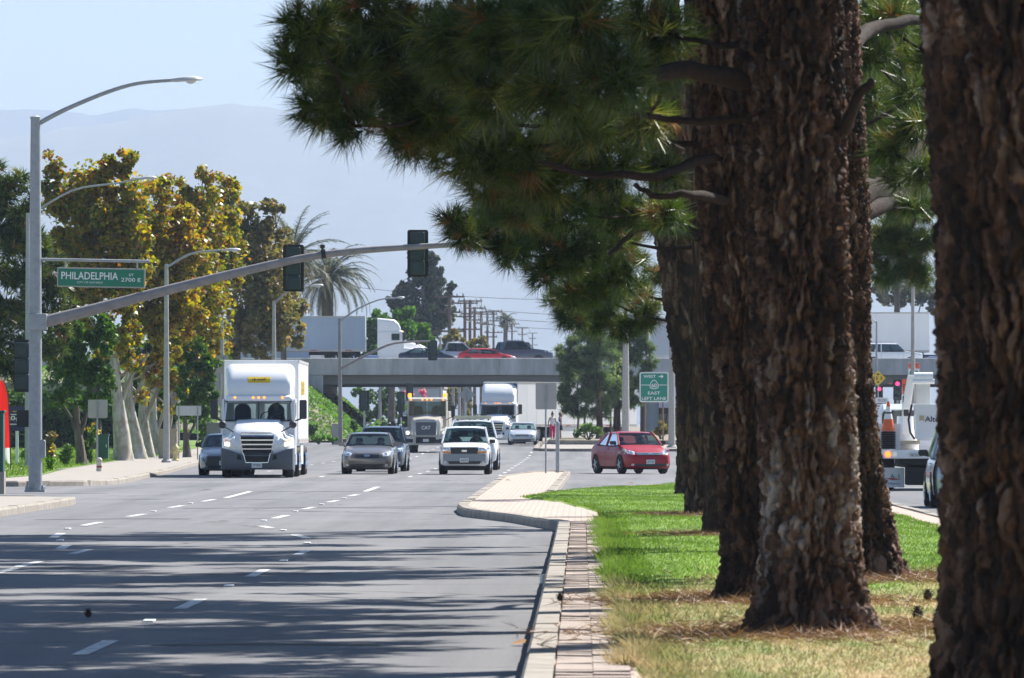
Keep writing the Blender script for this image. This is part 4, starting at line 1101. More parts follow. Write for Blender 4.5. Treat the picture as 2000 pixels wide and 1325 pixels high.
# the bushy median pines round the lamp post
for k, (lab, dd, bx, tk, bl) in enumerate([
    ('bushy pale green pine on the far median left of the tall post', 474, 1172, [(1172, 858), (1170, 800), (1168, 740)], [(1130, 680, 28, 26), (1110, 720, 24, 26), (1150, 720, 34, 36), (1105, 770, 24, 24), (1140, 780, 34, 26), (1175, 690, 30, 34), (1180, 760, 30, 34), (1100, 690, 12, 18), (1150, 650, 26, 18), (1120, 800, 20, 14), (1170, 805, 24, 12)]),
    ('bushy pale green pine on the far median behind the tall post', 482, 1205, [(1205, 855), (1205, 800), (1205, 730)], [(1200, 680, 26, 30), (1235, 690, 30, 36), (1260, 670, 18, 30), (1220, 740, 34, 34), (1255, 740, 20, 30), (1195, 790, 28, 24), (1235, 790, 26, 22), (1270, 710, 10, 20), (1245, 650, 20, 16), (1215, 650, 20, 14)])]):
    leafy('pine_tree', lab, dd, bx, tk, 0.24 + 0.05 * k, bl, m_leafcyp, m_bark, 0.22, 0.8, 0.5, 51 + k, z0=gz(dd) + 0.42, group='far median pines', needles=True)
for k, (px, y0, dd) in enumerate(((1127, 855, 486), (1141, 856, 492), (1192, 850, 478))):
    b = MB(); p = at(px, y0, dd); p.z = gz(dd) + 0.38
    branch(b, [p - p, Vector((0.05, 0, 1.2)), Vector((rnd.uniform(-0.2, 0.2), 0, 3.6))], 0.10, 0.05)
    t = thing('young_tree', ['thin bare stem left of the far median pine', 'second thin stem on the far median bed', 'dark thin stem close beside the tall post'][k], 'tree', p)
    limbs('trunk', t, b, m_barkgrey)
    pts, dr = blob_points((0, 0, 4.4), (0.9, 0.9, 1.0), 160, np.random.default_rng(k), 0.5)
    V, F, T = leaves(pts, np.random.default_rng(k + 5), 0.22); np_obj('crown', V, F, m_leafcyp, t, T)
def bush(label, px, py, rx, ry, d, mat, seed, leaf=0.12, name='shrub', dens=1.0, tm=0.5, z=None, cat='shrub'):
    """low shrub standing on the ground: leaves round a few woody stems"""
    s = FPX / d; rng = np.random.default_rng(seed)
    zb = gz(d) + 0.16 if z is None else z
    base = Vector((px2x(px, d), d, zb)); t = thing(name, label, cat, base)
    hx, hz = rx / s, max(0.25, (py2z(py - ry, d) - zb) / 2)
    n = int(dens * 900 * (hx * hz) ** 0.9 * (0.12 / leaf) ** 1.6) + 60
    k = max(5, int(6 * hx + 4)); cc, _ = blob_points((0, 0, hz * 0.95), (hx * 0.8, hx * 0.7, hz * 0.75), k, rng, 0.5)
    idx = rng.integers(0, k, n); dd = rng.normal(size=(n, 3)); dd /= np.linalg.norm(dd, axis=1, keepdims=True)
    p = cc[idx] + dd * (rng.random(n) ** 0.4)[:, None] * np.clip(0.45 * min(hx, hz), 0.12, 0.6); p[:, 2] = np.abs(p[:, 2])
    V, F, T = leaves(p, rng, leaf, tmean=tm, clump=(rng.normal(size=k) * 0.15)[idx]); np_obj('foliage', V, F, mat, t, T)
    mb = MB()
    for q in range(k): mb.tube([(0, 0, -0.05), Vector(cc[q]) * 0.5, Vector(cc[q])], [0.03, 0.02, 0.008], 4)
    limbs('stems', t, mb, m_barkgrey)
    return t
bush('rounded green shrub on the far median left of the red car', 1150, 840, 36, 20, 464, m_leafgrn, 61, 0.18, z=gz(464) + 0.42, tm=0.55)
bush('low yellow-green shrub by the guide sign post', 1290, 838, 22, 18, 470, m_leafylw, 62, 0.18, z=gz(470) + 0.42)
bush('dark green shrub right of the guide sign posts', 1322, 846, 18, 14, 476, m_leafgrn, 63, 0.18, z=gz(476) + 0.42, tm=0.2)
bush('shrub with small yellow flowers beside the green cabinet', 178, 845, 22, 34, 305, m_leafgrn, 64, 0.12, tm=0.5)
bush('brown twiggy shrub behind the steel signal pole', 100, 870, 24, 40, 296, m_leafsyc2, 65, 0.12)
bush('leafy green shrub at the foot of the small glossy tree', 128, 880, 22, 30, 292, m_leafgrn, 66, 0.12, tm=0.6)
bush('low yellow-green plant below the purple banner', 55, 878, 18, 18, 284, m_leafbrt, 67, 0.14)
bush('low leafy plant right of the signal pole base', 96, 900, 12, 14, 262, m_leafbrt, 68, 0.13)
bush('dark clipped hedge bush right of the blank white sign', 400, 838, 24, 36, 395, m_leafgrn, 69, 0.16, tm=0.2)
bush('dark shrub at the foot of the ivy bank', 612, 846, 16, 22, 505, m_leafgrn, 70, 0.2, tm=0.15)
bush('rounded clipped shrub at the kerb below the ivy bank', 622, 868, 22, 14, 470, m_leafgrn, 71, 0.16, tm=0.4)
bush('small clipped shrub right of another at the kerb', 650, 870, 14, 10, 475, m_leafbrt, 72, 0.16)
bush('green bush at the end of the retaining wall', 692, 815, 14, 16, 520, m_leafgrn, 73, 0.2)
for k, (px, py) in enumerate(((170, 838), (184, 830), (193, 845), (100, 880), (60, 872))):
    pts, _ = blob_points(at(px, py, 299 if k < 3 else 283), (0.12, 0.1, 0.12), 10, np.random.default_rng(k))
    V, F, T = leaves(pts, np.random.default_rng(k), 0.10)
    tag(np_obj('flower_head', V, F, m_flowery, None, T), ['yellow flowers high on the shrub left of the sign', 'topmost yellow flowers beside the sign post', 'yellow flowers close to the green cabinet', 'yellow blossoms just right of the signal pole', 'yellow blossoms below the purple banner'][k], 'flower')
for k, (lab, bx, bl) in enumerate((('dark evergreen tree filling the gap behind the first sycamores', 190, [(110, 700, 45, 50), (170, 720, 45, 50), (230, 700, 45, 55), (140, 640, 45, 40), (210, 780, 45, 40), (120, 790, 40, 36)]), ('dark evergreen tree behind the lamp post and sycamore forks', 330, [(290, 700, 45, 55), (340, 690, 45, 55), (390, 720, 40, 55), (320, 780, 45, 40), (270, 770, 36, 40), (380, 790, 36, 36), (425, 700, 30, 50)]))):
    leafy('evergreen_tree', lab, 425, bx, [(bx, 890), (bx, 820), (bx, 760)], 0.3, bl, m_leafgrn, m_barkgrey, 0.3, 0.9, 0.1, 55 + k)
# hedge and wall behind the left pavement
def hedge(label, x0, x1, d, z1, seed, mat):
    rng = np.random.default_rng(seed); n = int((x1 - x0) * z1 * 160)
    p = np.stack([x0 + (x1 - x0) * rng.random(n), d + 1.0 * rng.random(n) ** 2, 0.15 + z1 * rng.random(n) ** 0.8 * (0.9 + 0.15 * np.sin(rng.random(n) * 9))], 1)
    V, F, T = leaves(p, rng, 0.26, tmean=0.25)
    t = thing('hedge', label, 'hedge', (0, 0, 0)); np_obj('foliage', V, F, mat, t, T)
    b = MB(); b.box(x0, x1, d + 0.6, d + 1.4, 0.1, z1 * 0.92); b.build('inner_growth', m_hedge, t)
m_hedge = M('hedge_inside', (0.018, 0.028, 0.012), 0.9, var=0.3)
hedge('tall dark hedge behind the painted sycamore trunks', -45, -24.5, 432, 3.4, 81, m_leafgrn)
# ivy on the bank
def ivy(label, V0, seed, n, mat, lo, hi):
    rng = np.random.default_rng(seed); Vn = np.array(V0); Vn = Vn[(Vn[:, 0] > lo) & (Vn[:, 0] < hi) & (Vn[:, 2] > 0.75) & (Vn[:, 1] < 608)]
    i = rng.integers(0, len(Vn), n); p = Vn[i] + rng.normal(size=(n, 3)) * np.array([0.7, 1.4, 0.12]) + np.array([0, 0, 0.12])
    # keep the leaves on the slope
    for k in range(n):
        x, y = p[k, 0], p[k, 1]; ax = abs(x - (-15.4)) if x < 0 else abs(x - 27)
        h = min(ax * 0.80, max(0, y - 512) * 0.14 + max(0, ax - 0.5) * 0.04, max(0, 640 - y) * 0.5, 4.9)
        p[k, 2] = gz(y) + 0.18 + h + 0.14 * rng.random() + 0.12 * math.sin(x * 1.1 + y * 0.4)
    V, F, T = leaves(p, rng, 0.2, up=0.7, tmean=0.5)
    tag(np_obj('ivy', V, F, mat, None, T), label, 'ivy', kind='stuff')
ivy('green ivy covering the bank beside the bridge', embV, 91, 42000, m_leafbrt, -40, -15.4)
ivy('green ground cover on the right-hand bank', embVr, 92, 5000, m_leafbrt, 27, 60)

# ------------------------------------------------------------------ palms
def palm(label, px, py, d, rad, n_f, seed, trunk_r=0.4, droop=1.0, name='palm_tree'):
    rng = np.random.default_rng(seed); c = at(px, py, d); base = Vector((c.x, c.y, 0.4))
    t = thing(name, label, 'palm', base, group='palm trees beyond the bridge')
    H = c.z - 0.4
    b = MB()
    rings = []
    for k in range(int(H / 0.35) + 1):
        z = k * 0.35; r = trunk_r * (1.0 + 0.08 * (k % 2)) * (1.15 - 0.25 * z / H)
        rings.append([(r * math.cos(a), r * math.sin(a), z) for a in [2 * math.pi * q / 10 for q in range(10)]])
    b.loft(rings); limbs('trunk', t, b, m_barkgrey)
    V, F, T = [], [], []; mb = MB()
    for f in range(n_f):
        az = rng.random() * 2 * math.pi; el = R(82) - R(115) * rng.random() ** 0.9
        L = rad * (0.85 + 0.3 * rng.random()); tt = float(np.clip(0.35 + 0.2 * rng.normal() + (0.4 if el < 0 else 0), 0, 1))
        pts = []; p = Vector((0, 0, H)); a = el
        for k in range(13):
            pts.append(p.copy())
            p = p + Vector((math.cos(az) * math.cos(a), math.sin(az) * math.cos(a), math.sin(a))) * (L / 12)
            a -= R(5.2 + 3 * rng.random()) * droop * (0.5 + k / 9)
        mb.tube(pts[::2] if len(pts) % 2 else pts, [0.05, 0.045, 0.04, 0.035, 0.03, 0.02, 0.01], 4)
        side = Vector((-math.sin(az), math.cos(az), 0))
        for k in range(1, 12):
            t0 = (pts[k + 1 if k < 12 else k] - pts[k - 1]).normalized()
            for sgn in (-1, 1):
                for q in range(4):
                    o = pts[k].lerp(pts[min(k + 1, 12)], q / 4)
                    ll = 0.62 * math.sin(math.pi * min(1, (k + q / 4) / 12.5) ** 0.7) + 0.12
                    dirv = (side * sgn * 0.75 + t0 * 0.65 + Vector((0, 0, -0.25 + 0.2 * rng.normal()))).normalized()
                    i0 = len(V); V += [o - t0 * 0.03, o + t0 * 0.03, o + dirv * ll]; F.append((i0, i0 + 1, i0 + 2)); T += [tt] * 3
    np_obj('crown', np.array([tuple(v) for v in V]), np.array(F), m_palm, t, np.array(T))
    limbs('frond_ribs', t, mb, m_palm)
palm('feathery date palm with upright fronds behind the brown sycamore', 572, 500, 640, 5.0, 60, 101, 0.45, 0.75)
palm('drooping feathery palm above the blue-grey bridge trailer', 640, 545, 650, 4.8, 95, 102, 0.5, 1.15)
palm('small distant fan palm right of the utility poles', 988, 625, 1250, 2.2, 30, 103, 0.3, 1.2)
palm('pale slender palm at the right behind the long white trailer', 1752, 500, 640, 4.6, 44, 104, 0.24, 1.4)
leafy('gum_tree', 'hazy tree behind the white trailer on the right', 690, 1790, [(1790, 830), (1790, 620)], 0.4, [(1720, 580, 26, 26), (1760, 570, 30, 30), (1800, 575, 28, 26), (1830, 590, 20, 20)], m_leafgum, m_barkgrey, 0.36, 1.2, 0.7, 48, z0=0.6)
# ------------------------------------------------------------------ vehicles (front towards -Y, wheels on z = 0)
_wheel = {}
def wheel(parent, x, y, r, w, truck=False, name='wheel'):
    key = (round(r, 2), round(w, 2), truck)
    if key not in _wheel:
        a = MB(); h = w / 2
        a.lathe([(r * 0.62, -h * 0.9), (r * 0.92, -h), (r, -h * 0.7), (r, h * 0.7), (r * 0.92, h), (r * 0.62, h * 0.9)], axis='x', n=22)
        b = MB()
        b.lathe([(r * 0.64, -h * 0.88), (r * 0.60, -h * 0.95), (r * 0.5, -h * 0.55), (r * 0.5, h * 0.55), (r * 0.60, h * 0.95), (r * 0.64, h * 0.88)], axis='x', n=18)
        for k in range(5):
            for s in (-1, 1):
                c, q = math.cos(2 * math.pi * k / 5), math.sin(2 * math.pi * k / 5)
                p0 = Vector((s * h * 0.95, 0, 0)); p1 = Vector((s * h * 0.9, r * 0.6 * c, r * 0.6 * q))
                b.tube([p0, p1], [r * 0.11, r * 0.08], 5)
        b.lathe([(r * 0.15, -h), (r * 0.15, h)], axis='x', n=10)
        _wheel[key] = (a.mesh('wheel', m_black, 40), b.mesh('rim', m_rim if not truck else m_chrome, 40))
    a, b = _wheel[key]
    o = link(bpy.data.objects.new(name, a), parent); o.location = (x, y, r)
    i = link(bpy.data.objects.new('rim', b), o)
    return o
def driver(label, parent_loc, rotz, x, y, z, top, hair=m_hair, s=1.0, hat=False):
    """seated person seen through the windscreen: head, neck, shoulders, arms to the wheel; x, y, z = base of the neck"""
    c, q = math.cos(rotz), math.sin(rotz)
    loc = Vector(parent_loc) + Vector((x * c - y * q, x * q + y * c, z))
    t = thing('person', label, 'person', loc, rotz)
    b = MB()
    b.loft([[(0.20 * s * a[0], 0.11 * s * a[1], zz) for a in [(math.cos(k * math.pi / 6), math.sin(k * math.pi / 6)) for k in range(12)]] for zz in (-0.5,)] +
           [[(rx * s * math.cos(k * math.pi / 6), ry * s * math.sin(k * math.pi / 6), zz) for k in range(12)] for rx, ry, zz in ((0.21, 0.12, -0.25), (0.225, 0.11, -0.1), (0.19, 0.09, -0.03), (0.07, 0.07, 0.0))])
    for sg in (-1, 1):
        b.tube([(sg * 0.2, 0, -0.08), (sg * 0.26, -0.1, -0.28), (sg * 0.15, -0.36, -0.22)], [0.062, 0.05, 0.038], 8)
    b.build('torso', top, t, smooth=60)
    h = MB()
    h.loft([[(rx * s * math.cos(k * math.pi / 6), ry * s * math.sin(k * math.pi / 6) + oy, zz) for k in range(12)] for rx, ry, zz, oy in ((0.055, 0.055, -0.03, 0), (0.055, 0.06, 0.06, 0), (0.06, 0.075, 0.09, -0.01), (0.075, 0.095, 0.15, -0.01), (0.078, 0.1, 0.21, 0), (0.06, 0.08, 0.275, 0.005), (0.02, 0.03, 0.30, 0.01))])
    h.tube([(0, -0.10, 0.19), (0, -0.125, 0.155)], [0.012, 0.018], 6)
    for sg in (-1, 1): h.tube([(sg * 0.078, 0, 0.15), (sg * 0.085, 0.005, 0.19)], [0.012, 0.014], 5)
    for sg in (-1, 1): h.tube([(sg * 0.15, -0.36, -0.22), (sg * 0.13, -0.42, -0.2)], [0.036, 0.03], 6)
    h.build('head_and_hands', m_skin, t, smooth=60)
    k_ = MB()
    k_.loft([[(rx * s * math.cos(k * math.pi / 6), ry * s * math.sin(k * math.pi / 6) + oy, zz) for k in range(12)] for rx, ry, zz, oy in ((0.082, 0.06, 0.14, 0.05), (0.09, 0.1, 0.21, 0.018), (0.086, 0.1, 0.25, 0.01), (0.066, 0.085, 0.295, 0.008), (0.02, 0.03, 0.32, 0.01))])
    k_.build('hair', hair, t, smooth=60)
def car(name, label, cat, loc, rotz, P, L=4.6, W=1.8, H=1.45, hood=(0.70, 0.97), belt=0.95, deck=1.02, cowl=1.25, rf=1.95, rr=3.35, rb=4.05, kind='sedan', wr=0.32, wb=(0.9, 3.6),
        gr=None, hl=None, glass=None, lit=False, trim=m_dark, bumper=None, plate='', drv=None, roofrack=False, fw=0.80, back_to_us=False, group=None, pass_=False, zb=0.19, amber=False, roof_in=0.74, blunt=None):
    """lengths from the nose; hood = (z at the nose, z at the cowl)"""
    t = thing(name, label, cat, loc, rotz, group)
    w = W / 2; y0 = -L / 2; glass = glass or m_glass
    h0, h1 = hood
    st = [(0.0, fw * 0.90, zb + 0.12, h0 - 0.16), (0.05, fw * 0.97, zb + 0.03, h0 - 0.06), (0.16, fw + 0.08, zb, h0), (0.42, 0.96, zb, h0 + (h1 - h0) * 0.30), (0.8, 0.995, zb, h0 + (h1 - h0) * 0.62),
          (cowl, 1.0, zb, h1), (cowl + 0.5, 1.0, zb, belt), ((cowl + rb) / 2, 1.0, zb, belt + 0.01), (rb, 0.995, zb, deck), (L - 0.35, 0.97, zb, deck - 0.01), (L - 0.10, 0.90, zb + 0.05, deck - 0.06), (L, 0.84, zb + 0.2, deck - 0.2)]
    if blunt is None: blunt = kind in ('pickup', 'suv')
    if blunt: st[0] = (0.0, fw * 0.97, zb + 0.08, h0 - 0.05); st[1] = (0.04, fw + 0.02, zb + 0.02, h0 + 0.0); st[2] = (0.14, fw + 0.08, zb, h0 + 0.03)
    rings = []
    for y, wf, b0, zt in st:
        hw = w * wf; dz = zt - b0
        half = [(0.0, b0), (hw * 0.84, b0), (hw * 0.97, b0 + 0.10 * dz), (hw * 1.0, b0 + 0.38 * dz), (hw * 0.995, b0 + 0.62 * dz), (hw * 0.955, b0 + 0.86 * dz), (hw * 0.86, zt - 0.012), (hw * 0.45, zt + 0.012), (0.0, zt + 0.018)]
        ring = [(x, y0 + y, z) for x, z in half] + [(-x, y0 + y, z) for x, z in half[-2:0:-1]]
        rings.append(ring)
    mb = MB(); mb.loft(rings); bv = mb.bvh()
    body = mb.build('body', P, t, smooth=38)
    # cabin: roof, pillars, panes, dark interior
    bw, tw = w * 0.93, w * roof_in; zr = H
    A0, A1, C1, C0 = y0 + cowl - 0.02, y0 + rf, y0 + rr, y0 + rb
    zc, zd = h1 + 0.005, deck + 0.005
    if kind == 'pickup': pass
    b = MB()
    rg = []
    for yy, zz, ww in ((A1 - 0.06, zr - 0.055, tw * 0.97), (A1 + 0.10, zr - 0.015, tw), ((A1 + C1) / 2, zr, tw), (C1 - 0.08, zr - 0.012, tw), (C1 + 0.05, zr - 0.05, tw * 0.97)):
        rg.append([(-ww * 1.04, yy, zz - 0.085), (-ww * 0.93, yy, zz - 0.02), (-ww * 0.5, yy, zz), (ww * 0.5, yy, zz), (ww * 0.93, yy, zz - 0.02), (ww * 1.04, yy, zz - 0.085), (ww * 0.9, yy, zz - 0.09), (-ww * 0.9, yy, zz - 0.09)])
    b.loft(rg); b.build('roof', P, t, smooth=40)
    for s in (-1, 1):
        b = MB(); pr = 0.034
        b.tube([(s * bw, A0, zc - 0.03), (s * (bw * 0.4 + tw * 0.6), (A0 * 0.45 + A1 * 0.55), zc * 0.45 + zr * 0.55 - 0.01), (s * tw, A1, zr - 0.035)], pr, 6)
        b.build('pillar', P, t, smooth=50); b = MB()
        b.loft([[(s * (q_ + 0.02), y_ - wd_, z_), (s * (q_ + 0.02), y_ + 0.05, z_), (s * (q_ - 0.05), y_ + 0.05, z_), (s * (q_ - 0.05), y_ - wd_, z_)] for q_, y_, z_, wd_ in ((bw, C0, zd - 0.04, 0.30 if kind != 'pickup' else 0.1), (tw, C1, zr - 0.06, 0.16 if kind != 'pickup' else 0.1))])
        mid = (A1 + C1) / 2 + 0.1 if kind != 'pickup' else C1
        b.build('pillar', P, t, smooth=50); b = MB()
        if kind != 'pickup': b.tube([(s * bw, mid, belt - 0.02), (s * tw, mid, zr - 0.035)], pr * 1.1, 6)
        if kind != 'pickup': b.build('pillar', P, t, smooth=50); b = MB()
        if kind in ('suv',): b.tube([(s * bw, C1 - 0.55, belt), (s * tw, C1 - 0.75, zr - 0.035)], pr * 1.2, 6)
        if b.v: b.build('pillar', P, t, smooth=50)
        b = MB(); i_ = 0.012
        b.quad((s * (bw - i_), A0 + 0.08, zc - 0.02), (s * (bw - i_), mid, belt), (s * (tw - i_), mid, zr - 0.05), (s * (tw - i_), A1 + 0.03, zr - 0.05))
        b.build('side_pane', glass, t)
        if kind != 'pickup':
            b = MB(); b.quad((s * (bw - i_), mid, belt), (s * (bw - i_), C0 - 0.05, zd - 0.02), (s * (tw - i_), C1 - 0.02, zr - 0.05), (s * (tw - i_), mid, zr - 0.05)); b.build('side_pane', glass, t)
        # mirror
        b = MB(); my = A0 + 0.28; mx = s * (w + 0.06)
        b.loft([[(mx + s * u * 0.11, my + k, belt + 0.09 + v * 0.075) for u, v in ((-0.9, -0.7), (0.7, -0.9), (1, 0), (0.8, 0.9), (-0.7, 0.95), (-1, 0))] for k in (-0.045, 0.02, 0.07)])
        b.tube([(s * (w * 0.94), my, belt + 0.03), (mx, my, belt + 0.06)], 0.025, 5)
        b.build('mirror', P if trim is None else trim, t, smooth=50)
    b = MB(); nW = 6
    def pane(ya, za, wa, yb, zb_, wb_, bulge):
        P_ = []
        for j in range(5):
            v = j / 4
            for i in range(nW + 1):
                u = i / nW * 2 - 1
                P_.append((u * (wa + (wb_ - wa) * v), ya + (yb - ya) * v - bulge * (1 - u * u), za + (zb_ - za) * v))
        return P_, [(j * (nW + 1) + i, j * (nW + 1) + i + 1, (j + 1) * (nW + 1) + i + 1, (j + 1) * (nW + 1) + i) for j in range(4) for i in range(nW)]
    b.add(*pane(A0, zc - 0.02, bw - 0.02, A1, zr - 0.05, tw - 0.015, 0.07)); b.build('windscreen', glass, t, smooth=60)
    b = MB(); b.add(*pane(C0, zd - 0.02, bw - 0.02, C1, zr - 0.05, tw - 0.015, -0.05)); b.build('rear_window', glass, t, smooth=60)
    b = MB(); b.box(-bw + 0.03, bw - 0.03, A0 + 0.15, C0 - 0.05, min(belt, deck, h1) - 0.05, max(belt + 0.03, min(h1, deck) + 0.02))
    b.loft([[(-bw * 0.9, A0 + 0.15, h1), (bw * 0.9, A0 + 0.15, h1), (bw * 0.9, A0 + 0.55, h1 + 0.05), (-bw * 0.9, A0 + 0.55, h1 + 0.05)], [(-bw * 0.9, A0 + 0.16, h1 - 0.1), (bw * 0.9, A0 + 0.16, h1 - 0.1), (bw * 0.9, A0 + 0.55, h1 - 0.1), (-bw * 0.9, A0 + 0.55, h1 - 0.1)]])
    b.build('dashboard', m_inter, t)
    for s in (-1, 1):
        b = MB(); cx = s * w * 0.42; ys = A1 + 0.35
        b.loft([[(cx + u * k, ys + 0.05 + v * 0.06 + (z - belt) * 0.25, z) for u, v in ((-1, -1), (1, -1), (1, 1), (-1, 1))] for z, k in ((belt - 0.05, 0.23), (H - 0.48, 0.23), (H - 0.40, 0.16), (H - 0.37, 0.10))])
        b.loft([[(cx + u * k, ys + 0.16 + v * 0.045, z) for u, v in ((-1, -1), (1, -1), (1, 1), (-1, 1))] for z, k in ((H - 0.36, 0.10), (H - 0.31, 0.13), (H - 0.23, 0.12), (H - 0.20, 0.08))])
        b.build('seat', m_seat, t, bevel=0.02)
    b = MB(); b.tube([(-0.09, A1 + 0.04, H - 0.14), (0.09, A1 + 0.04, H - 0.14)], 0.03, 6); b.build('rear_view_mirror', m_dark, t)
    # wheels and arches
    for yy in wb:
        for s in (-1, 1):
            b = MB(); hx = w * 1.0
            pts = [(math.cos(k * math.pi / 10) * (wr + 0.065), wr + math.sin(k * math.pi / 10) * (wr + 0.065)) for k in range(11)]
            pts = [(u, v) for u, v in pts] + [(-(wr + 0.065), zb), ((wr + 0.065), zb)]
            b.prism([(y0 + yy + u, v) for u, v in pts], 'x', s * (hx - 0.3), s * (hx + 0.004)); b.build('wheel_arch', m_under, t)
            wheel(t, s * (w - 0.10), y0 + yy, wr, 0.22)
    b = MB(); b.box(-w * 0.8, w * 0.8, y0 + 0.35, y0 + L - 0.3, 0.16, zb + 0.06); b.build('underbody', m_under, t)
    # face
    hl = hl or [(0.52, h0 - 0.03), (0.90, h0 + 0.03), (0.94, h0 - 0.10), (0.56, h0 - 0.16)]
    for s in (-1, 1):
        b = MB(); patch(b, bv, [(s * w * u, v) for u, v in hl], 6, 3, 'front', 0.014, 0.06); o = b.build('headlight', m_lens, t, smooth=50)
        cu = sum(u for u, v in hl) / 4; cv = sum(v for u, v in hl) / 4
        b2 = MB(); patch(b2, bv, [(s * w * (cu - 0.1), cv + 0.035), (s * w * (cu + 0.06), cv + 0.04), (s * w * (cu + 0.06), cv - 0.04), (s * w * (cu - 0.1), cv - 0.04)], 2, 2, 'front', 0.022, 0.02)
        b2.build('lamp_reflector', m_hlon if lit else m_chrome, o)
        if amber:
            b2 = MB(); patch(b2, bv, [(s * w * 0.50, h0 - 0.165), (s * w * 0.97, h0 - 0.13), (s * w * 0.97, h0 - 0.20), (s * w * 0.52, h0 - 0.225)], 6, 2, 'front', 0.018, 0.04); b2.build('turn_signal', m_amber, o)
    gr = gr or dict(x=0.46, z=(h0 - 0.19, h0 - 0.05), mat=m_dark, bars=2, barmat=m_chrome)
    gx = gr['x'] * w; g0, g1 = gr['z']; gt = gr.get('top', 1.0)
    b = MB(); patch(b, bv, [(-gx * gr.get('bot', 0.9), g0), (gx * gr.get('bot', 0.9), g0), (gx * gt, g1), (-gx * gt, g1)], 8, 3, 'front', 0.016, 0.05); g = b.build('grille', gr['mat'], t, smooth=50)
    for k in range(gr['bars']):
        z = g0 + (g1 - g0) * (k + 0.5) / gr['bars']
        b = MB(); patch(b, bv, [(-gx * 0.96, z - 0.01), (gx * 0.96, z - 0.01), (gx * 0.96, z + 0.012), (-gx * 0.96, z + 0.012)], 8, 1, 'front', 0.026, 0.03); b.build('grille_bar', gr['barmat'], g)
    if gr.get('badge'):
        z = (g0 + g1) / 2
        b = MB(); patch(b, bv, [(-0.09, z - 0.035), (0.09, z - 0.035), (0.09, z + 0.035), (-0.09, z + 0.035)], 3, 2, 'front', 0.04, 0.03); b.build('badge', gr['badge'], g)
    if bumper is not None:
        b = MB(); patch(b, bv, [(-w * 0.97, zb + 0.10), (w * 0.97, zb + 0.10), (w * 0.97, h0 - 0.235), (-w * 0.97, h0 - 0.235)], 14, 3, 'front', 0.05, 0.05); b.build('bumper', bumper, t, smooth=40)
    b = MB(); patch(b, bv, [(-w * 0.60, zb + 0.07), (w * 0.60, zb + 0.07), (w * 0.66, zb + 0.17), (-w * 0.66, zb + 0.17)], 10, 2, 'front', 0.055 if bumper else 0.012, 0.04); b.build('air_intake', m_dark, t, smooth=50)
    for s in (-1, 1):
        b = MB(); patch(b, bv, [(s * w * 0.70, zb + 0.09), (s * w * 0.80, zb + 0.09), (s * w * 0.80, zb + 0.17), (s * w * 0.70, zb + 0.17)], 2, 2, 'front', 0.06 if bumper else 0.02, 0.03); b.build('fog_lamp', m_lens, t)
    if plate:
        zz = zb + 0.24 if not bumper else zb + 0.2
        yb = bv.ray_cast(Vector((0, -30, zz)), Vector((0, 1, 0)))[0]
        yy = (yb.y if yb else y0) - (0.075 if bumper else 0.03)
        b = MB(); b.box(-0.155, 0.155, yy - 0.01, yy + 0.02, zz - 0.075, zz + 0.075); pl_ = b.build('number_plate', m_plate, t)
        text('plate_digits', plate, m_ink, pl_, (0, yy - 0.014, zz), width=0.24, height=0.07, depth=0.003)
    # rear lamps and doors
    for s in (-1, 1):
        b = MB(); patch(b, bv, [(s * w * 0.62, deck - 0.28), (s * w * 0.9, deck - 0.28), (s * w * 0.9, deck - 0.12), (s * w * 0.6, deck - 0.12)], 3, 2, 'rear', 0.015, 0.05); b.build('tail_lamp', m_redlens, t)
        sd_ = 'right' if s > 0 else 'left'
        for yy in (y0 + cowl + 0.15, (A1 + C1) / 2 + 0.1 if kind != 'pickup' else C0 - 0.02) + ((C1 + 0.25,) if kind != 'pickup' else ()):
            b = MB(); patch(b, bv, [(yy - 0.006, zb + 0.1), (yy + 0.006, zb + 0.1), (yy + 0.006, belt - 0.02), (yy - 0.006, belt - 0.02)], 1, 5, sd_, 0.003, 0.01); b.build('door_gap', m_under, t)
        b = MB(); yy = (A1 + C1) / 2 - 0.1 if kind != 'pickup' else C0 - 0.2
        patch(b, bv, [(yy - 0.1, belt - 0.14), (yy + 0.08, belt - 0.14), (yy + 0.08, belt - 0.11), (yy - 0.1, belt - 0.11)], 2, 1, sd_, 0.03, 0.01); b.build('door_handle', P, t)
    if kind == 'pickup':
        b = MB(); b.box(-w * 0.86, w * 0.86, C0 + 0.12, y0 + L - 0.12, deck - 0.01, deck + 0.035); b.build('bed_liner', m_under, t)
    if roofrack:
        for s in (-1, 1):
            b = MB(); b.tube([(s * tw * 0.9, A1 + 0.3, H - 0.01), (s * tw * 0.9, A1 + 0.4, H + 0.06), (s * tw * 0.9, C1 - 0.3, H + 0.06), (s * tw * 0.9, C1 - 0.2, H - 0.01)], 0.018, 6); b.build('roof_rail', m_chrome, t)
    if drv:
        driver(drv[0], loc, rotz, w * 0.42, A1 + 0.28, H - 0.50, drv[1])
    return t, bv

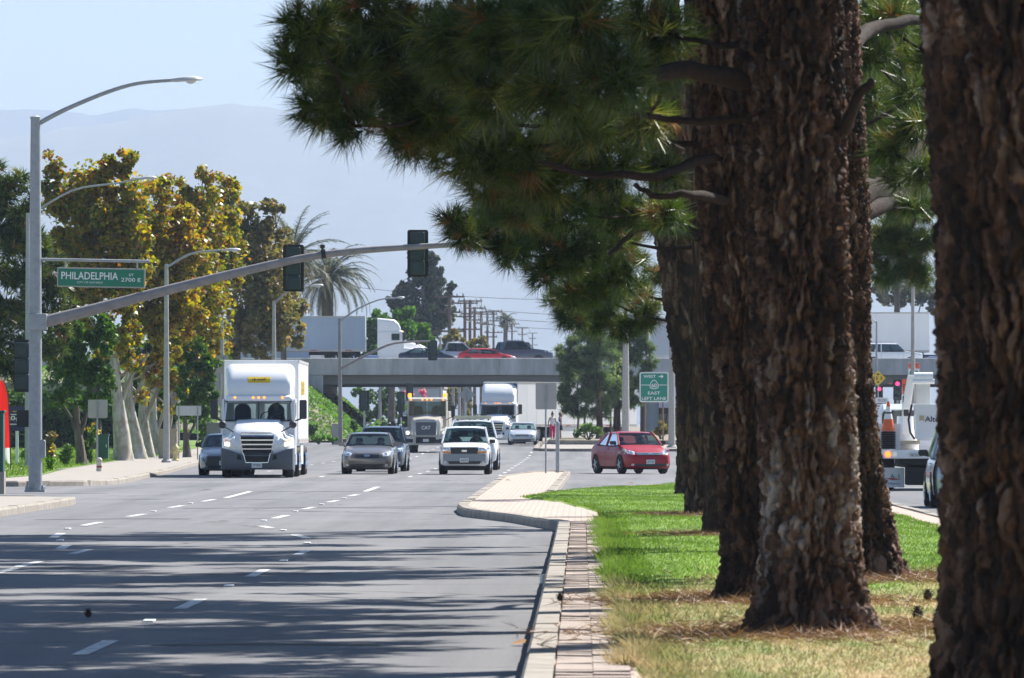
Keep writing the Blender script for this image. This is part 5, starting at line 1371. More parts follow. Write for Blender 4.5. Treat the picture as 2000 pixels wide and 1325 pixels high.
def semi(label, loc, rotz, cab=m_wpaint, trail=m_trailer, trot=0.0, TL=15.5, bumper=m_bump, daycab=False, text_=None, scale=1.0, drv=None, lit=True, fair=True, ztop=3.85, front_mat=None, group='semi trucks', grille_solid=None, side_deco=None, tW=1.28, tyoff=3.9, amb=5):
    t = thing('semi_truck', label, 'truck', loc, rotz, group)
    # hood
    W = 1.18
    st = [(0.0, 0.96, 0.98, 1.30), (0.10, 1.06, 0.70, 1.46), (0.35, 1.14, 0.62, 1.60), (0.9, W, 0.60, 1.74), (1.55, W, 0.60, 1.90), (1.75, W, 0.60, 1.92)]
    rings = []
    for y, hw, zb, zt in st:
        fz = zb + 0.55 * (zt - zb)
        half = [(0, zb), (hw, zb), (hw, fz - 0.1), (hw * 0.97, fz + 0.06), (hw * 0.80, fz + 0.16), (hw * 0.68, zt - 0.10), (hw * 0.58, zt - 0.01), (0, zt + 0.03)]
        rings.append([(x, y, z) for x, z in half] + [(-x, y, z) for x, z in half[-2:0:-1]])
    hb = MB(); hb.loft(rings); bv = hb.bvh(); hb.build('hood', cab, t, smooth=42)
    # bumper
    b = MB(); sect = []
    for x, yy in ((-1.20, 0.55), (-1.16, 0.12), (-0.95, -0.08), (-0.7, -0.13), (-0.5, -0.16), (0, -0.18), (0.5, -0.16), (0.7, -0.13), (0.95, -0.08), (1.16, 0.12), (1.20, 0.55)):
        zt = 0.74 + 0.23 * min(1.0, max(0.0, (abs(x) - 0.45) / 0.6))
        sect.append([(x, yy + 0.06, 0.27), (x, yy, 0.34), (x, yy - 0.02, zt - 0.22), (x, yy + 0.03, zt), (x, yy + 0.35, zt), (x, yy + 0.35, 0.27)])
    b.loft(sect); bb = b.bvh(); bu = b.build('bumper', bumper, t, smooth=40)
    # grille
    b = MB(); patch(b, bv, [(-0.44, 0.76), (0.44, 0.76), (0.54, 1.38), (-0.54, 1.38)], 8, 6, 'front', 0.05, 0.10); gr = b.build('grille', m_under if not grille_solid else grille_solid, t, smooth=50)
    if not grille_solid:
        for k in range(5):
            z = 0.80 + k * 0.145; hw = 0.45 + 0.1 * (z - 0.76) / 0.62
            b = MB(); patch(b, bv, [(-hw, z - 0.022), (hw, z - 0.022), (hw, z + 0.022), (-hw, z + 0.022)], 8, 1, 'front', 0.085, 0.05); b.build('grille_bar', m_chrome, gr)
    b = MB()
    pts = [(-0.46, 0.70), (-0.56, 1.38), (-0.50, 1.46), (0.50, 1.46), (0.56, 1.38), (0.46, 0.70)]
    q = []
    for x, z in pts:
        h = bv.ray_cast(Vector((x, -9, min(z, 1.30))), Vector((0, 1, 0)))[0]; q.append(Vector((x, (h.y if h else 0.05) - 0.06 + (0.07 if z > 1.31 else 0), z)))
    b.tube(q, 0.034, 6); b.build('grille_surround', m_chrome, gr, smooth=60)
    b = MB(); patch(b, bb, [(-0.36, 0.50), (0.36, 0.50), (0.42, 0.71), (-0.42, 0.71)], 6, 2, 'front', 0.02, 0.05); b.build('lower_grille', m_under, bu)
    b = MB(); b.tube([(-0.44, -0.19, 0.80), (-0.36, -0.20, 0.50), (0.36, -0.20, 0.50), (0.44, -0.19, 0.80)], 0.024, 6); b.build('lower_grille_trim', m_chrome, bu)
    for s in (-1, 1):
        b = MB(); patch(b, bb, [(s * 0.50, 0.58), (s * 0.66, 0.62), (s * 0.62, 0.78), (s * 0.53, 0.72)], 2, 2, 'front', 0.012, 0.05); b.build('fog_recess', m_under, bu)
        # headlights wrap the fender
        b = MB(); patch(b, bv, [(s * 0.66, 0.98), (s * 1.06, 1.04), (s * 1.10, 1.32), (s * 0.86, 1.20)], 6, 4, 'front', 0.02, 0.08); hl = b.build('headlight', m_lens, t, smooth=50)
        b = MB(); patch(b, bv, [(s * 0.90, 1.04), (s * 1.05, 1.05), (s * 1.06, 1.17), (s * 0.90, 1.16)], 3, 3, 'front', 0.035, 0.03); b.build('lamp', m_hlon if lit else m_chrome, hl, smooth=60)
        b = MB(); patch(b, bv, [(s * 0.92, 1.19), (s * 1.08, 1.21), (s * 1.10, 1.31), (s * 0.98, 1.25)], 3, 2, 'front', 0.035, 0.03); b.build('turn_signal', m_amber, hl)
        # hood mirror on its arm and the tall door mirror
        b = MB(); b.tube([(s * 0.66, 0.30, 1.42), (s * 0.86, 0.42, 1.55), (s * 1.10, 0.62, 1.68)], 0.026, 6); b.build('hood_mirror_arm', m_dark, t, smooth=60)
        b = MB(); b.lathe([(0.0, -0.10), (0.09, -0.09), (0.13, -0.02), (0.12, 0.08), (0.0, 0.12)], (s * 1.15, 0.66, 1.74), 12, 'y'); b.build('hood_mirror', m_dark, t, smooth=60)
        b = MB(); b.tube([(s * 1.18, 1.75, 1.86), (s * 1.36, 1.62, 1.92), (s * 1.46, 1.60, 2.0)], 0.03, 6); b.prism(rrect(s * 1.46 - 0.12, s * 1.46 + 0.12, 1.92, 2.55, 0.05), 'y', 1.52, 1.72); b.build('door_mirror', m_dark, t, smooth=45)
        b = MB(); b.box(s * 1.19 - 0.02, s * 1.19 + 0.02, 1.95, 2.55, 1.95, 2.45); b.build('door_window', m_glassd, t)
        b = MB(); b.tube([(s * 0.92, 2.75, 0.58), (s * 0.92, 5.0, 0.58)], 0.27, 12); b.build('fuel_tank', m_chrome, t, smooth=50)
    # cab with real openings: side walls, back, roof
    b = MB(); Wc = 1.17
    for s in (-1, 1): b.box(s * Wc - 0.03, s * Wc + 0.03, 1.62, 3.0 if daycab else 3.6, 0.75, 2.58)
    yb = 3.0 if daycab else 3.6
    b.box(-Wc, Wc, yb - 0.06, yb, 0.75, 1.75); b.box(-Wc, Wc, yb - 0.06, yb, 2.42, 2.58)
    for x in (-1.02, 0, 1.02): b.box(x - 0.15, x + 0.15, yb - 0.055, yb - 0.005, 1.75, 2.42)
    b.box(-Wc, Wc, 1.68, yb - 0.07, 0.75, 1.84)
    b.build('cab', cab, t, bevel=0.02)
    b = MB(); b.box(-1.1, 1.1, 1.72, 2.2, 1.845, 1.90); b.tube([(0.28 + 0.22 * math.cos(k * math.pi / 6), 2.05 + 0.06 * math.sin(k * math.pi / 6), 1.98 + 0.18 * math.sin(k * math.pi / 6)) for k in range(13)], 0.02, 5); b.build('dashboard', m_inter, t)
    # windscreen frame and panes
    z0, z1 = 1.88, 2.52; ya, yb2 = 1.58, 1.86
    for s in (-1, 1):
        b = MB(); b.tube([(s * 1.13, ya + 0.04, z0 - 0.05), (s * 1.08, yb2, z1 + 0.04)], 0.05, 6); b.build('pillar', cab, t, smooth=60)
        b = MB(); P_ = []
        for j in range(3):
            v = j / 2
            for i in range(5):
                u = i / 4
                P_.append((s * (0.02 + (1.09 - 0.05 * v) * u), ya - 0.10 + 0.14 * u * u + (yb2 - ya) * v, z0 + (z1 - z0) * v))
        b.add(P_, [(j * 5 + i, j * 5 + i + 1, (j + 1) * 5 + i + 1, (j + 1) * 5 + i) for j in range(2) for i in range(4)]); b.build('windscreen_pane', m_glass, t, smooth=60)
        b = MB(); cx = s * 0.55
        b.loft([[(cx + u * k, 2.55 + v * 0.09, z) for u, v in ((-1, -1), (1, -1), (1, 1), (-1, 1))] for z, k in ((1.8, 0.28), (2.25, 0.27), (2.36, 0.2), (2.42, 0.12))]); b.build('seat', m_seat, t, bevel=0.03)
    b = MB(); b.tube([(0, ya - 0.10, z0), (0, yb2 - 0.10, z1)], 0.022, 5); b.tube([(-1.1, ya + 0.02, z0 - 0.01), (0, ya - 0.12, z0 - 0.015), (1.1, ya + 0.02, z0 - 0.01)], 0.022, 5); b.build('windscreen_gasket', m_dark, t)
    # brow with marker lamps
    b = MB(); rg = []
    for y, z, hw in ((1.72, 2.53, 1.08), (1.74, 2.66, 1.10), (1.95, 2.74, 1.10), (2.6, 2.78, 1.12), (yb, 2.78, 1.14)):
        rg.append([(-hw, y, 2.52), (-hw, y, z - 0.08), (-hw * 0.9, y, z), (hw * 0.9, y, z), (hw, y, z - 0.08), (hw, y, 2.52)])
    b.loft(rg); bw_ = b.bvh(); br = b.build('roof', cab, t, smooth=40)
    for x in (-0.78, -0.18, 0, 0.18, 0.78)[:amb]:
        b = MB(); b.lathe([(0.0, -0.05), (0.035, -0.04), (0.045, 0.03)], (x, 1.74, 2.63), 8, 'y'); b.build('marker_lamp', m_amberon, br)
    if fair:
        b = MB(); rg = []
        for y, z0_, z1_, hw, r in ((1.92, 2.70, 2.95, 1.02, 0.10), (2.05, 2.70, 3.22, 1.06, 0.18), (2.35, 2.70, 3.50, 1.09, 0.26), (2.8, 2.70, ztop - 0.20, 1.12, 0.28), (yb, 2.70, ztop - 0.13, 1.15, 0.25)):
            half = [(hw, z0_), (hw, z1_ - r)] + [(hw - r + r * math.cos(R(a)), z1_ - r + r * math.sin(R(a))) for a in (20, 45, 70, 90)]
            rg.append([(x, y, z) for x, z in half] + [(0, y, z1_)] + [(-x, y, z) for x, z in half[::-1]])
        b.loft(rg); fb = b.bvh(); fa = b.build('roof_fairing', cab, t, smooth=48)
        if text_:
            b = MB(); patch(b, fb, [(-0.37, 3.12), (0.37, 3.12), (0.37, 3.31), (-0.37, 3.31)], 4, 3, 'front', 0.02, 0.04); pl_ = b.build('name_plate', m_yellow, fa)
            h = fb.ray_cast(Vector((0, -9, 3.215)), Vector((0, 1, 0)))[0]
            o = text('lettering', text_, m_ink, pl_, (0, h.y - 0.04, 3.215), width=0.44, height=0.10, depth=0.02); o.rotation_euler = (R(-40), 0, 0)
    # plate, wheels, frame
    b = MB(); b.box(-0.17, 0.17, -0.235, -0.20, 0.33, 0.50); pl_ = b.build('number_plate', m_plate, bu); text('plate_digits', 'YP 8061', m_ink, pl_, (0, -0.239, 0.415), width=0.26, height=0.08)
    for s in (-1, 1):
        wheel(t, s * 1.02, 1.15, 0.50, 0.30, True)
        for yy in (5.3, 6.6): wheel(t, s * 0.96, yy, 0.50, 0.56, True)
        b = MB(); b.box(s * 1.20 - 0.01, s * 1.20 + 0.01, 2.0, 3.5, 0.42, 0.75); b.build('side_step', cab, t)
    b = MB(); b.box(-0.45, 0.45, 0.2, 7.4, 0.55, 0.95); b.box(-0.95, 0.95, 1.08, 1.22, 0.42, 0.58); b.build('chassis', m_under, t)
    # trailer
    tr = bpy.data.objects.new('trailer', None); link(tr, t); tr.location = (0, tyoff + 0.6, 0); tr.rotation_euler = (0, 0, trot)
    b = MB(); b.box(-tW, tW, 0, TL, 1.12, ztop, 0); o = b.build('box', [trail], tr, bevel=0.03)
    if front_mat:
        b = MB(); b.box(-tW + 0.06, tW - 0.06, -0.02, -0.002, 1.2, ztop - 0.1); b.build('front_shade_panel', front_mat, tr)  # dark sheet over the front wall, painted as its shade
    for s in (-1, 1):
        for yy in np.arange(1.2, TL - 0.3, 1.22):
            b = MB(); b.box(s * tW - 0.006, s * tW + 0.006, yy - 0.02, yy + 0.02, 1.30, ztop - 0.12); b.build('seam', trail, tr)
        b = MB(); b.box(s * tW - 0.012, s * tW + 0.012, 0.03, TL - 0.02, 1.12, 1.28); b.build('side_rail', m_signback, tr)
        b = MB(); b.box(s * tW - 0.015, s * tW + 0.015, 0.03, TL - 0.03, ztop - 0.09, ztop + 0.01); b.build('top_rail', m_signback, tr)
        for yy in np.arange(1.0, TL, 2.6):
            b = MB(); b.box(s * tW - 0.016, s * tW + 0.016, yy, yy + 0.5, 1.17, 1.23); b.build('reflector', m_redlens, tr)
        b = MB(); b.box(s * (tW - 0.06) - 0.015, s * (tW - 0.06) + 0.015, 4.2, TL - 5.0, 0.40, 1.10); b.build('side_skirt', trail, tr)
        for yy in (TL - 3.2, TL - 1.9): wheel(tr, s * 0.96, yy, 0.50, 0.56, True)
    b = MB(); b.box(-0.5, 0.5, 0.4, TL - 0.3, 0.85, 1.10)
    for s in (-1, 1): b.tube([(s * 0.7, 3.0, 1.1), (s * 0.7, 3.0, 0.25)], 0.08, 6)
    b.build('trailer_frame', m_under, tr)
    if side_deco: side_deco(tr, tW, ztop)
    if drv: driver(drv, loc, rotz, 0.55, 2.42, 2.18, m_dark)
    return t
# ------------------------------------------------------------------ traffic on the street
def jb_side(tr, tW, zt):
    o = text('lettering', 'J.B. HUNT', m_yellow, tr, (tW + 0.02, 4.6, 2.9), width=4.2, height=0.6, depth=0.01, rotz=R(90))
semi('white semi truck with a yellow roof plate leading the left lane', (px2x(502, 248), 248, 0), R(0.6), TL=12.5, tW=1.24, text_='J.B. HUNT', drv='driver in dark clothes at the wheel of the leading white semi', side_deco=jb_side, ztop=3.88)
P_black = paint('black_car_paint', (0.015, 0.017, 0.022)); P_bronze = paint('bronze_grey_paint', (0.17, 0.155, 0.14), 0.5); P_blue = paint('dark_blue_paint', (0.035, 0.045, 0.075), 0.3)
P_white = m_wpaint; P_silver = paint('silver_paint', (0.55, 0.57, 0.60), 0.3); P_red = M('deep_red_paint', (0.33, 0.006, 0.014), 0.35, 0.0, var=0.03, scale=2, coat=0.25, spec=0.3); P_grey = paint('grey_paint', (0.24, 0.26, 0.28), 0.4)
P_navy = paint('navy_paint', (0.012, 0.018, 0.045)); P_char = paint('charcoal_paint', (0.085, 0.085, 0.115), 0.3); P_brtred = paint('bright_red_paint', (0.55, 0.02, 0.025)); P_ltblue = paint('pale_blue_grey_paint', (0.30, 0.36, 0.42), 0.5)
def onroad(px, d, L): return (px2x(px, d), d + L / 2, gz(d + L / 2))
car('sedan', 'dark compact car half hidden behind the leading white semi', 'car', onroad(437, 259, 4.5), R(0), P_grey, L=4.5, W=1.76, H=1.44, hood=(0.72, 0.98), gr=dict(x=0.86, z=(0.36, 0.66), mat=m_dark, bars=1, barmat=P_black, badge=m_chrome, bot=0.8), hl=[(0.60, 0.70), (0.97, 0.80), (0.98, 0.64), (0.72, 0.60)], plate='7KBS204', trim=m_dark)
car('sedan', 'bronze-grey sedan in front of the dark blue wagon', 'car', onroad(719, 266, 4.8), R(-1.0), P_bronze, L=4.8, W=1.82, H=1.47, hood=(0.73, 1.0), belt=0.96, deck=1.05, gr=dict(x=0.50, z=(0.57, 0.74), mat=m_dark, bars=4, barmat=P_blue, badge=m_chrome, bot=0.84, top=1.0), hl=[(0.58, 0.74), (0.92, 0.83), (0.97, 0.68), (0.62, 0.62)], trim=P_bronze, drv=('driver in dark clothes inside the bronze-grey sedan', m_dark))
car('station_wagon', 'dark blue wagon with roof rails behind the bronze-grey sedan', 'car', onroad(745, 281, 4.6), R(-1.0), P_blue, L=4.6, W=1.84, H=1.68, hood=(0.86, 1.10), belt=1.05, deck=1.08, rf=1.85, rr=4.2, rb=4.5, kind='suv', roofrack=True, glass=m_glassd, wr=0.34)
# pickup
car('pickup_truck', 'white compact pickup with black grille stopped beside the island', 'truck', onroad(908, 264, 4.8), R(-0.5), P_white, L=4.8, W=1.76, H=1.68, hood=(0.96, 1.11), belt=1.06, deck=1.08, cowl=1.35, rf=1.85, rr=2.75, rb=2.95, kind='pickup', wr=0.36, wb=(0.85, 3.65), fw=0.88, zb=0.30, roof_in=0.78,
    gr=dict(x=0.56, z=(0.70, 0.95), mat=m_dark, bars=2, barmat=m_dark, badge=m_chrome, bot=0.92), hl=[(0.60, 0.94), (0.97, 0.94), (0.97, 0.79), (0.60, 0.79)], amber=True, bumper=M('grey_bumper', (0.26, 0.28, 0.31), 0.4, 0.6, var=0.06), plate='6H54719', trim=m_dark, drv=('driver in dark top inside the white compact pickup', m_dark))
t, bv = car('utility_van', 'white utility pickup with roof light bar behind the compact pickup', 'truck', onroad(922, 289, 5.4), R(-0.5), P_white, L=5.4, W=1.98, H=1.92, hood=(1.08, 1.26), belt=1.2, deck=1.25, cowl=1.4, rf=1.95, rr=3.2, rb=3.4, kind='pickup', wr=0.38, wb=(0.95, 4.3), fw=0.88, zb=0.3, trim=m_white)
b = MB(); b.prism(rrect(-0.72, 0.72, 1.95, 2.08, 0.05), 'y', -0.55, -0.25); b.build('light_bar', M('light_bar', (0.55, 0.52, 0.36), 0.4, var=0.1), t)
for s in (-1, 1):
    b = MB(); b.tube([(s * 0.6, -0.4, 1.9), (s * 0.6, -0.4, 1.97)], 0.03, 6); b.build('bar_foot', m_dark, t)
car('sedan', 'pale silver sedan waiting in front of the white wagon near the island', 'car', onroad(1021, 478, 4.6), R(-1), P_silver, L=4.6, W=1.80, H=1.42)
car('station_wagon', 'white wagon behind the pale silver sedan near the far island', 'car', onroad(1029, 492, 4.8), R(-1), P_white, L=4.8, W=1.90, H=1.74, hood=(0.9, 1.12), belt=1.08, deck=1.1, rf=1.85, rr=4.2, rb=4.6, kind='suv', trim=m_white, wr=0.36)
car('sedan', 'silver car half hidden by the rounded shrub on the far median', 'car', (px2x(1143, 540), 540, gz(540)), R(60), P_silver, L=4.5, W=1.78, H=1.42)
car('sedan', 'dark red sedan turning in front of the far median', 'car', (px2x(1243, 268) - 0.2, 269.5, 0), R(18), P_red, L=4.45, W=1.72, H=1.50, hood=(0.76, 1.03), belt=1.0, deck=1.07, cowl=1.15, rf=1.8, rr=3.0, rb=3.72, fw=0.84,
    gr=dict(x=0.60, z=(0.66, 0.76), mat=m_dark, bars=2, barmat=m_chrome, badge=m_chrome, bot=0.85), hl=[(0.60, 0.80), (0.97, 0.90), (0.98, 0.72), (0.66, 0.68)], plate='6MUT385', trim=m_dark, drv=('driver in pale top inside the dark red sedan', m_white))
car('station_wagon', 'pale blue-grey car cut off by the nearest trunk on the right', 'car', (8.25, 160.5, 0), R(180), P_ltblue, L=4.7, W=1.86, H=1.70, hood=(0.86, 1.10), belt=1.05, deck=1.08, rf=1.85, rr=4.2, rb=4.5, kind='suv', wr=0.34, trim=m_dark)

def dump_truck(label, loc, rotz):
    P = M('beige_cab_paint', (0.50, 0.46, 0.40), 0.4, var=0.08, coat=0.4)
    t = thing('dump_truck', label, 'truck', loc, rotz)
    st = [(0.0, 0.72, 0.92, 1.72), (0.12, 0.82, 0.62, 1.86), (0.7, 0.86, 0.62, 1.98), (1.6, 0.92, 0.62, 2.10)]
    rg = []
    for y, hw, zb, zt in st:
        half = [(0, zb), (hw, zb), (hw * 0.98, zt - 0.25), (hw * 0.86, zt - 0.05), (0, zt + 0.03)]
        rg.append([(x, y, z) for x, z in half] + [(-x, y, z) for x, z in half[-2:0:-1]])
    b = MB(); b.loft(rg); bv = b.bvh(); b.build('hood', P, t, smooth=35)
    b = MB(); patch(b, bv, [(-0.52, 0.98), (0.52, 0.98), (0.56, 1.68), (-0.56, 1.68)], 6, 5, 'front', 0.04, 0.08); g = b.build('grille', m_bump, t)
    text('lettering', 'CAT', m_white, g, (0, -0.06, 1.38), width=0.5, height=0.20, depth=0.01, bold=0.02)
    b = MB(); b.tube([(-0.58, -0.03, 0.95), (-0.62, -0.0, 1.66), (-0.5, 0.06, 1.80), (0.5, 0.06, 1.80), (0.62, 0.0, 1.66), (0.58, -0.03, 0.95)], 0.03, 6); b.build('grille_surround', m_chrome, g, smooth=60)
    for s in (-1, 1):
        f = MB(); rgs = []
        for k in range(7):
            a = math.pi * k / 6; rgs.append([(s * x, 0.85 - 0.68 * math.cos(a), 0.62 + 0.72 * math.sin(a) + q) for x, q in ((0.78, 0), (1.22, 0), (1.22, 0.06), (0.78, 0.06))])
        f.loft(rgs); f.build('fender', P, t, smooth=50)
        f = MB(); f.prism(rrect(s * 1.0 - 0.2, s * 1.0 + 0.2, 0.98, 1.22, 0.05), 'y', 0.10, 0.30); hl = f.build('headlight', m_lens, t)
        f = MB(); f.lathe([(0.0, -0.02), (0.09, 0.0), (0.09, 0.04)], (s * 1.02, 0.09, 1.10), 10, 'y'); f.build('lamp', m_hlon, hl)
        f = MB(); f.tube([(s * 1.05, 1.7, 2.9), (s * 1.45, 1.45, 2.75), (s * 1.42, 1.4, 2.0), (s * 1.05, 1.65, 1.8)], 0.025, 6); f.prism(rrect(s * 1.45 - 0.11, s * 1.45 + 0.11, 1.95, 2.6, 0.04), 'y', 1.36, 1.5); f.build('door_mirror', m_dark, t, smooth=45)
        f = MB(); f.lathe([(0.09, 0), (0.1, 0.04), (0.1, 0.18), (0.07, 0.24)], (s * 0.98, 1.95, 3.05), 10); f.build('beacon', m_amberon, t, smooth=50)
        f = MB(); f.tube([(s * 1.02, 3.15, 0.8), (s * 1.02, 3.15, 3.3)], 0.08, 8); f.build('exhaust_stack', m_chrome, t, smooth=60)
        wheel(t, s * 1.04, 0.95, 0.52, 0.32, True)
        for yy in (5.2, 6.5): wheel(t, s * 0.98, yy, 0.52, 0.56, True)
        f = MB(); f.box(s * 1.05 - 0.03, s * 1.05 + 0.03, 1.6, 2.9, 0.9, 2.95); f.build('door', P, t, bevel=0.02)
        f = MB(); f.prism([(s * 0.02, 2.06), (s * 1.0, 2.06), (s * 0.95, 2.82), (s * 0.02, 2.82)], 'y', 1.60, 1.62); f.build('windscreen_pane', m_glass, t)
        f = MB(); f.loft([[(s * 0.5 + u * k, 2.4 + v * 0.09, z) for u, v in ((-1, -1), (1, -1), (1, 1), (-1, 1))] for z, k in ((1.9, 0.26), (2.45, 0.25), (2.6, 0.14))]); f.build('seat', m_seat, t, bevel=0.03)
    b = MB(); b.box(-1.05, 1.05, 1.65, 2.95, 0.9, 2.02); b.box(-1.05, 1.05, 2.88, 2.95, 2.02, 2.3); b.box(-1.05, -0.7, 2.88, 2.95, 2.3, 2.95); b.box(0.7, 1.05, 2.88, 2.95, 2.3, 2.95); b.build('cab', P, t)
    b = MB(); b.loft([[(-1.08, y, 2.84), (1.08, y, 2.84), (1.04, y, z), (-1.04, y, z)] for y, z in ((1.45, 2.97), (1.7, 3.06), (3.0, 3.06))]); r = b.build('roof_visor', P, t, bevel=0.02)
    for x in (-0.9, -0.25, 0, 0.25, 0.9):
        f = MB(); f.lathe([(0.0, -0.04), (0.05, -0.02), (0.055, 0.03)], (x, 1.45, 2.93), 8, 'y'); f.build('marker_lamp', m_amberon, r)
    b = MB(); b.loft([[(x, y, 0.42), (x, y - 0.03, 0.5), (x, y - 0.03, 0.88), (x, y + 0.2, 0.9), (x, y + 0.2, 0.42)] for x, y in ((-1.2, 0.12), (-0.95, -0.1), (0, -0.14), (0.95, -0.1), (1.2, 0.12))]); bu = b.build('bumper', M('cream_bumper', (0.58, 0.56, 0.50), 0.5, var=0.1), t, smooth=35)
    b = MB(); b.box(-0.55, 0.55, -0.20, -0.172, 0.52, 0.86); b.build('bumper_insert', m_under, bu)
    for s in (-1, 1):
        b = MB(); b.box(s * 0.82 - 0.1, s * 0.82 + 0.1, -0.165, -0.12, 0.56, 0.76); b.build('tow_recess', m_under, bu)
    b = MB(); b.box(-0.16, 0.16, -0.225, -0.203, 0.60, 0.76); b.build('number_plate', m_plate, bu)
    b = MB(); b.box(-0.5, 0.5, 0.2, 8, 0.55, 0.95); b.build('chassis', m_under, t)
    b = MB(); b.prism([(3.4, 1.1), (8.2, 1.1), (8.2, 2.3), (3.4, 2.3)], 'x', -1.15, 1.15); b.build('tipper_body', P, t, bevel=0.04)
    driver('driver in dark clothes at the wheel of the dump truck', loc, rotz, 0.5, 2.3, 2.3, m_dark)
dump_truck('beige dump truck with square grille and amber roof beacons', (px2x(832, 420), 420, gz(420)), R(-1))
semi('white day-cab semi turning with a long white trailer under the bridge', (px2x(966, 486), 486, gz(486)), R(-6), trot=R(-24), TL=15.5, daycab=True, front_mat=m_trshade, lit=False, ztop=4.0, bumper=m_wpaint, tyoff=2.7)

# bucket truck seen from behind
def bucket_truck():
    d = 200.0; X0 = px2x(1800, d); s = FPX / d
    t = thing('bucket_truck', 'white bucket lift truck seen from behind with cones on its deck', 'truck', (X0, d, 0))
    def lx(px): return (px - 1800) / s
    def lz(py): return CAMZ + (CY - py) / s
    WH = m_wpaint
    b = MB(); b.box(-1.2, 1.2, 0, 4.6, lz(893), lz(880)); dk = b.build('deck', WH, t, bevel=0.01)
    b = MB(); b.box(-1.18, 1.18, -0.04, -0.005, lz(896), lz(879)); rp = b.build('rear_panel', WH, t, bevel=0.008)
    for px, mt in ((1734, m_stopon), (1747, m_chrome)):
        b = MB(); b.lathe([(0.075, -0.02), (0.075, 0.02)], (lx(px), -0.05, lz(887.5)), 14, 'y'); b.build('tail_lamp', mt, rp)
    for px in (1723, 1820):
        b = MB(); b.lathe([(0.025, -0.02), (0.025, 0.02)], (lx(px), -0.05, lz(891)), 10, 'y'); b.build('marker_lamp', m_redlens, rp)
    b = MB(); b.box(lx(1775), lx(1801), -0.06, -0.045, lz(893), lz(884)); pl_ = b.build('number_plate', m_plate, rp); text('plate_digits', '50C35C0', m_ink, pl_, (lx(1788), -0.064, lz(889)), width=0.28, height=0.07)
    b = MB(); b.box(-0.5, 0.5, 0.1, 7.5, 0.62, lz(894)); b.build('chassis', m_under, t)
    b = MB(); b.prism(rrect(lx(1770), lx(1813), lz(948), lz(908), 0.04), 'y', 0.1, 0.9); b.build('rear_underride', m_under, t)
    for q0, q1 in ((1726, 1768), (1832, 1874)):
        b = MB(); b.prism(rrect(lx(q0), lx(q1), lz(953), lz(914), 0.03), 'y', 0.55, 0.57); fl_ = b.build('mud_flap', m_white, t)
        text('lettering', 'A-1', m_ink, fl_, (lx((q0 + q1) / 2 + 2), 0.545, lz(931)), width=0.24, height=0.12, depth=0.004)
        f = MB(); f.prism([(lx(q0 + 4), lz(935)), (lx(q0 + 20), lz(934)), (lx(q1 - 6), lz(937)), (lx(q0 + 20), lz(939))], 'y', 0.545, 0.549); f.build('red_swoosh', m_redlens, fl_)
        text('lettering', 'A1Fleet.com', m_ink, fl_, (lx((q0 + q1) / 2), 0.545, lz(945)), width=0.32, height=0.05, depth=0.004)
    for sx in (-1, 1): wheel(t, sx * 0.92, 1.5, 0.48, 0.5, True); wheel(t, sx * 0.98, 6.6, 0.48, 0.28, True)
    # tool boxes along both sides, front cab
    for sx in (-1, 1):
        b = MB(); b.box(sx * 0.98 - 0.22, sx * 0.98 + 0.22, 0.9, 4.5, lz(879), lz(828)); b.build('tool_box', WH, t, bevel=0.02)
    b = MB(); b.loft([[(-1.0, y, 0.7), (1.0, y, 0.7), (1.02, y, 1.7), (w_, y, z), (-w_, y, z), (-1.02, y, 1.7)] for y, z, w_ in ((4.9, 2.15, 0.80), (5.1, 2.3, 0.82), (6.6, 2.3, 0.82), (7.2, 1.8, 0.8), (8.2, 1.5, 0.8))]); bvc = b.bvh(); c = b.build('cab', WH, t, smooth=35)
    b = MB(); patch(b, bvc, [(-0.78, 1.66), (0.78, 1.66), (0.66, 2.14), (-0.66, 2.14)], 4, 3, 'rear', 0.01, 0.03); b.build('windscreen', m_glassd, c)
    b = MB(); b.prism(rrect(-0.85, 0.85, 1.62, 2.12, 0.12), 'y', 4.86, 4.895); b.build('rear_window', m_glassd, c)
    # turret, boom, bucket
    b = MB(); b.lathe([(0.36, 0), (0.36, 0.25), (0.24, 0.4), (0.22, 0.9)], (lx(1775), 2.2, lz(880)), 14); b.build('turret', WH, t, smooth=40)
    b = MB(); b.prism(rrect(lx(1768), lx(1782), lz(850), lz(770), 0.03), 'y', 1.9, 2.3); b.build('boom_column', WH, t, bevel=0.02)
    b = MB(); b.loft([[(lx(px) - hw, y, lz(py)), (lx(px) + hw, y, lz(py)), (lx(px) + hw, y + 0.25, lz(py)), (lx(px) - hw, y + 0.25, lz(py))] for px, py, hw, y in ((1776, 800, 0.10, 1.8), (1780, 768, 0.11, 1.7), (1786, 732, 0.10, 1.6))]); b.build('lower_boom', WH, t, bevel=0.02)
    b = MB(); b.prism(rrect(lx(1794), lx(1821), lz(790), lz(732), 0.03), 'y', 1.2, 1.6); bm_ = b.build('upper_boom', M('fibreglass', (0.62, 0.61, 0.57), 0.5, var=0.06), t, bevel=0.02)
    b = MB(); b.lathe([(0.14, -0.25), (0.14, 0.25)], (lx(1808), 1.3, lz(737)), 14, 'x'); b.lathe([(0.07, -0.29), (0.07, 0.29)], (lx(1808), 1.2, lz(745)), 10, 'x'); b.build('boom_knuckle', m_white, bm_, smooth=40)
    for px, py in ((1774, 780), (1776, 806)):
        b = MB(); b.prism(rrect(lx(px - 5), lx(px + 5), lz(py + 7), lz(py - 7), 0.03), 'y', 1.84, 1.89); b.build('valve_cover', m_dark, t)
    b = MB(); b.tube([(lx(1786), 1.5, lz(790)), (lx(1779), 1.4, lz(820)), (lx(1782), 1.3, lz(845)), (lx(1790), 1.2, lz(858))], 0.03, 6); b.build('hydraulic_hose', m_black, t)
    b = MB(); x0, x1 = lx(1788), lx(1846)
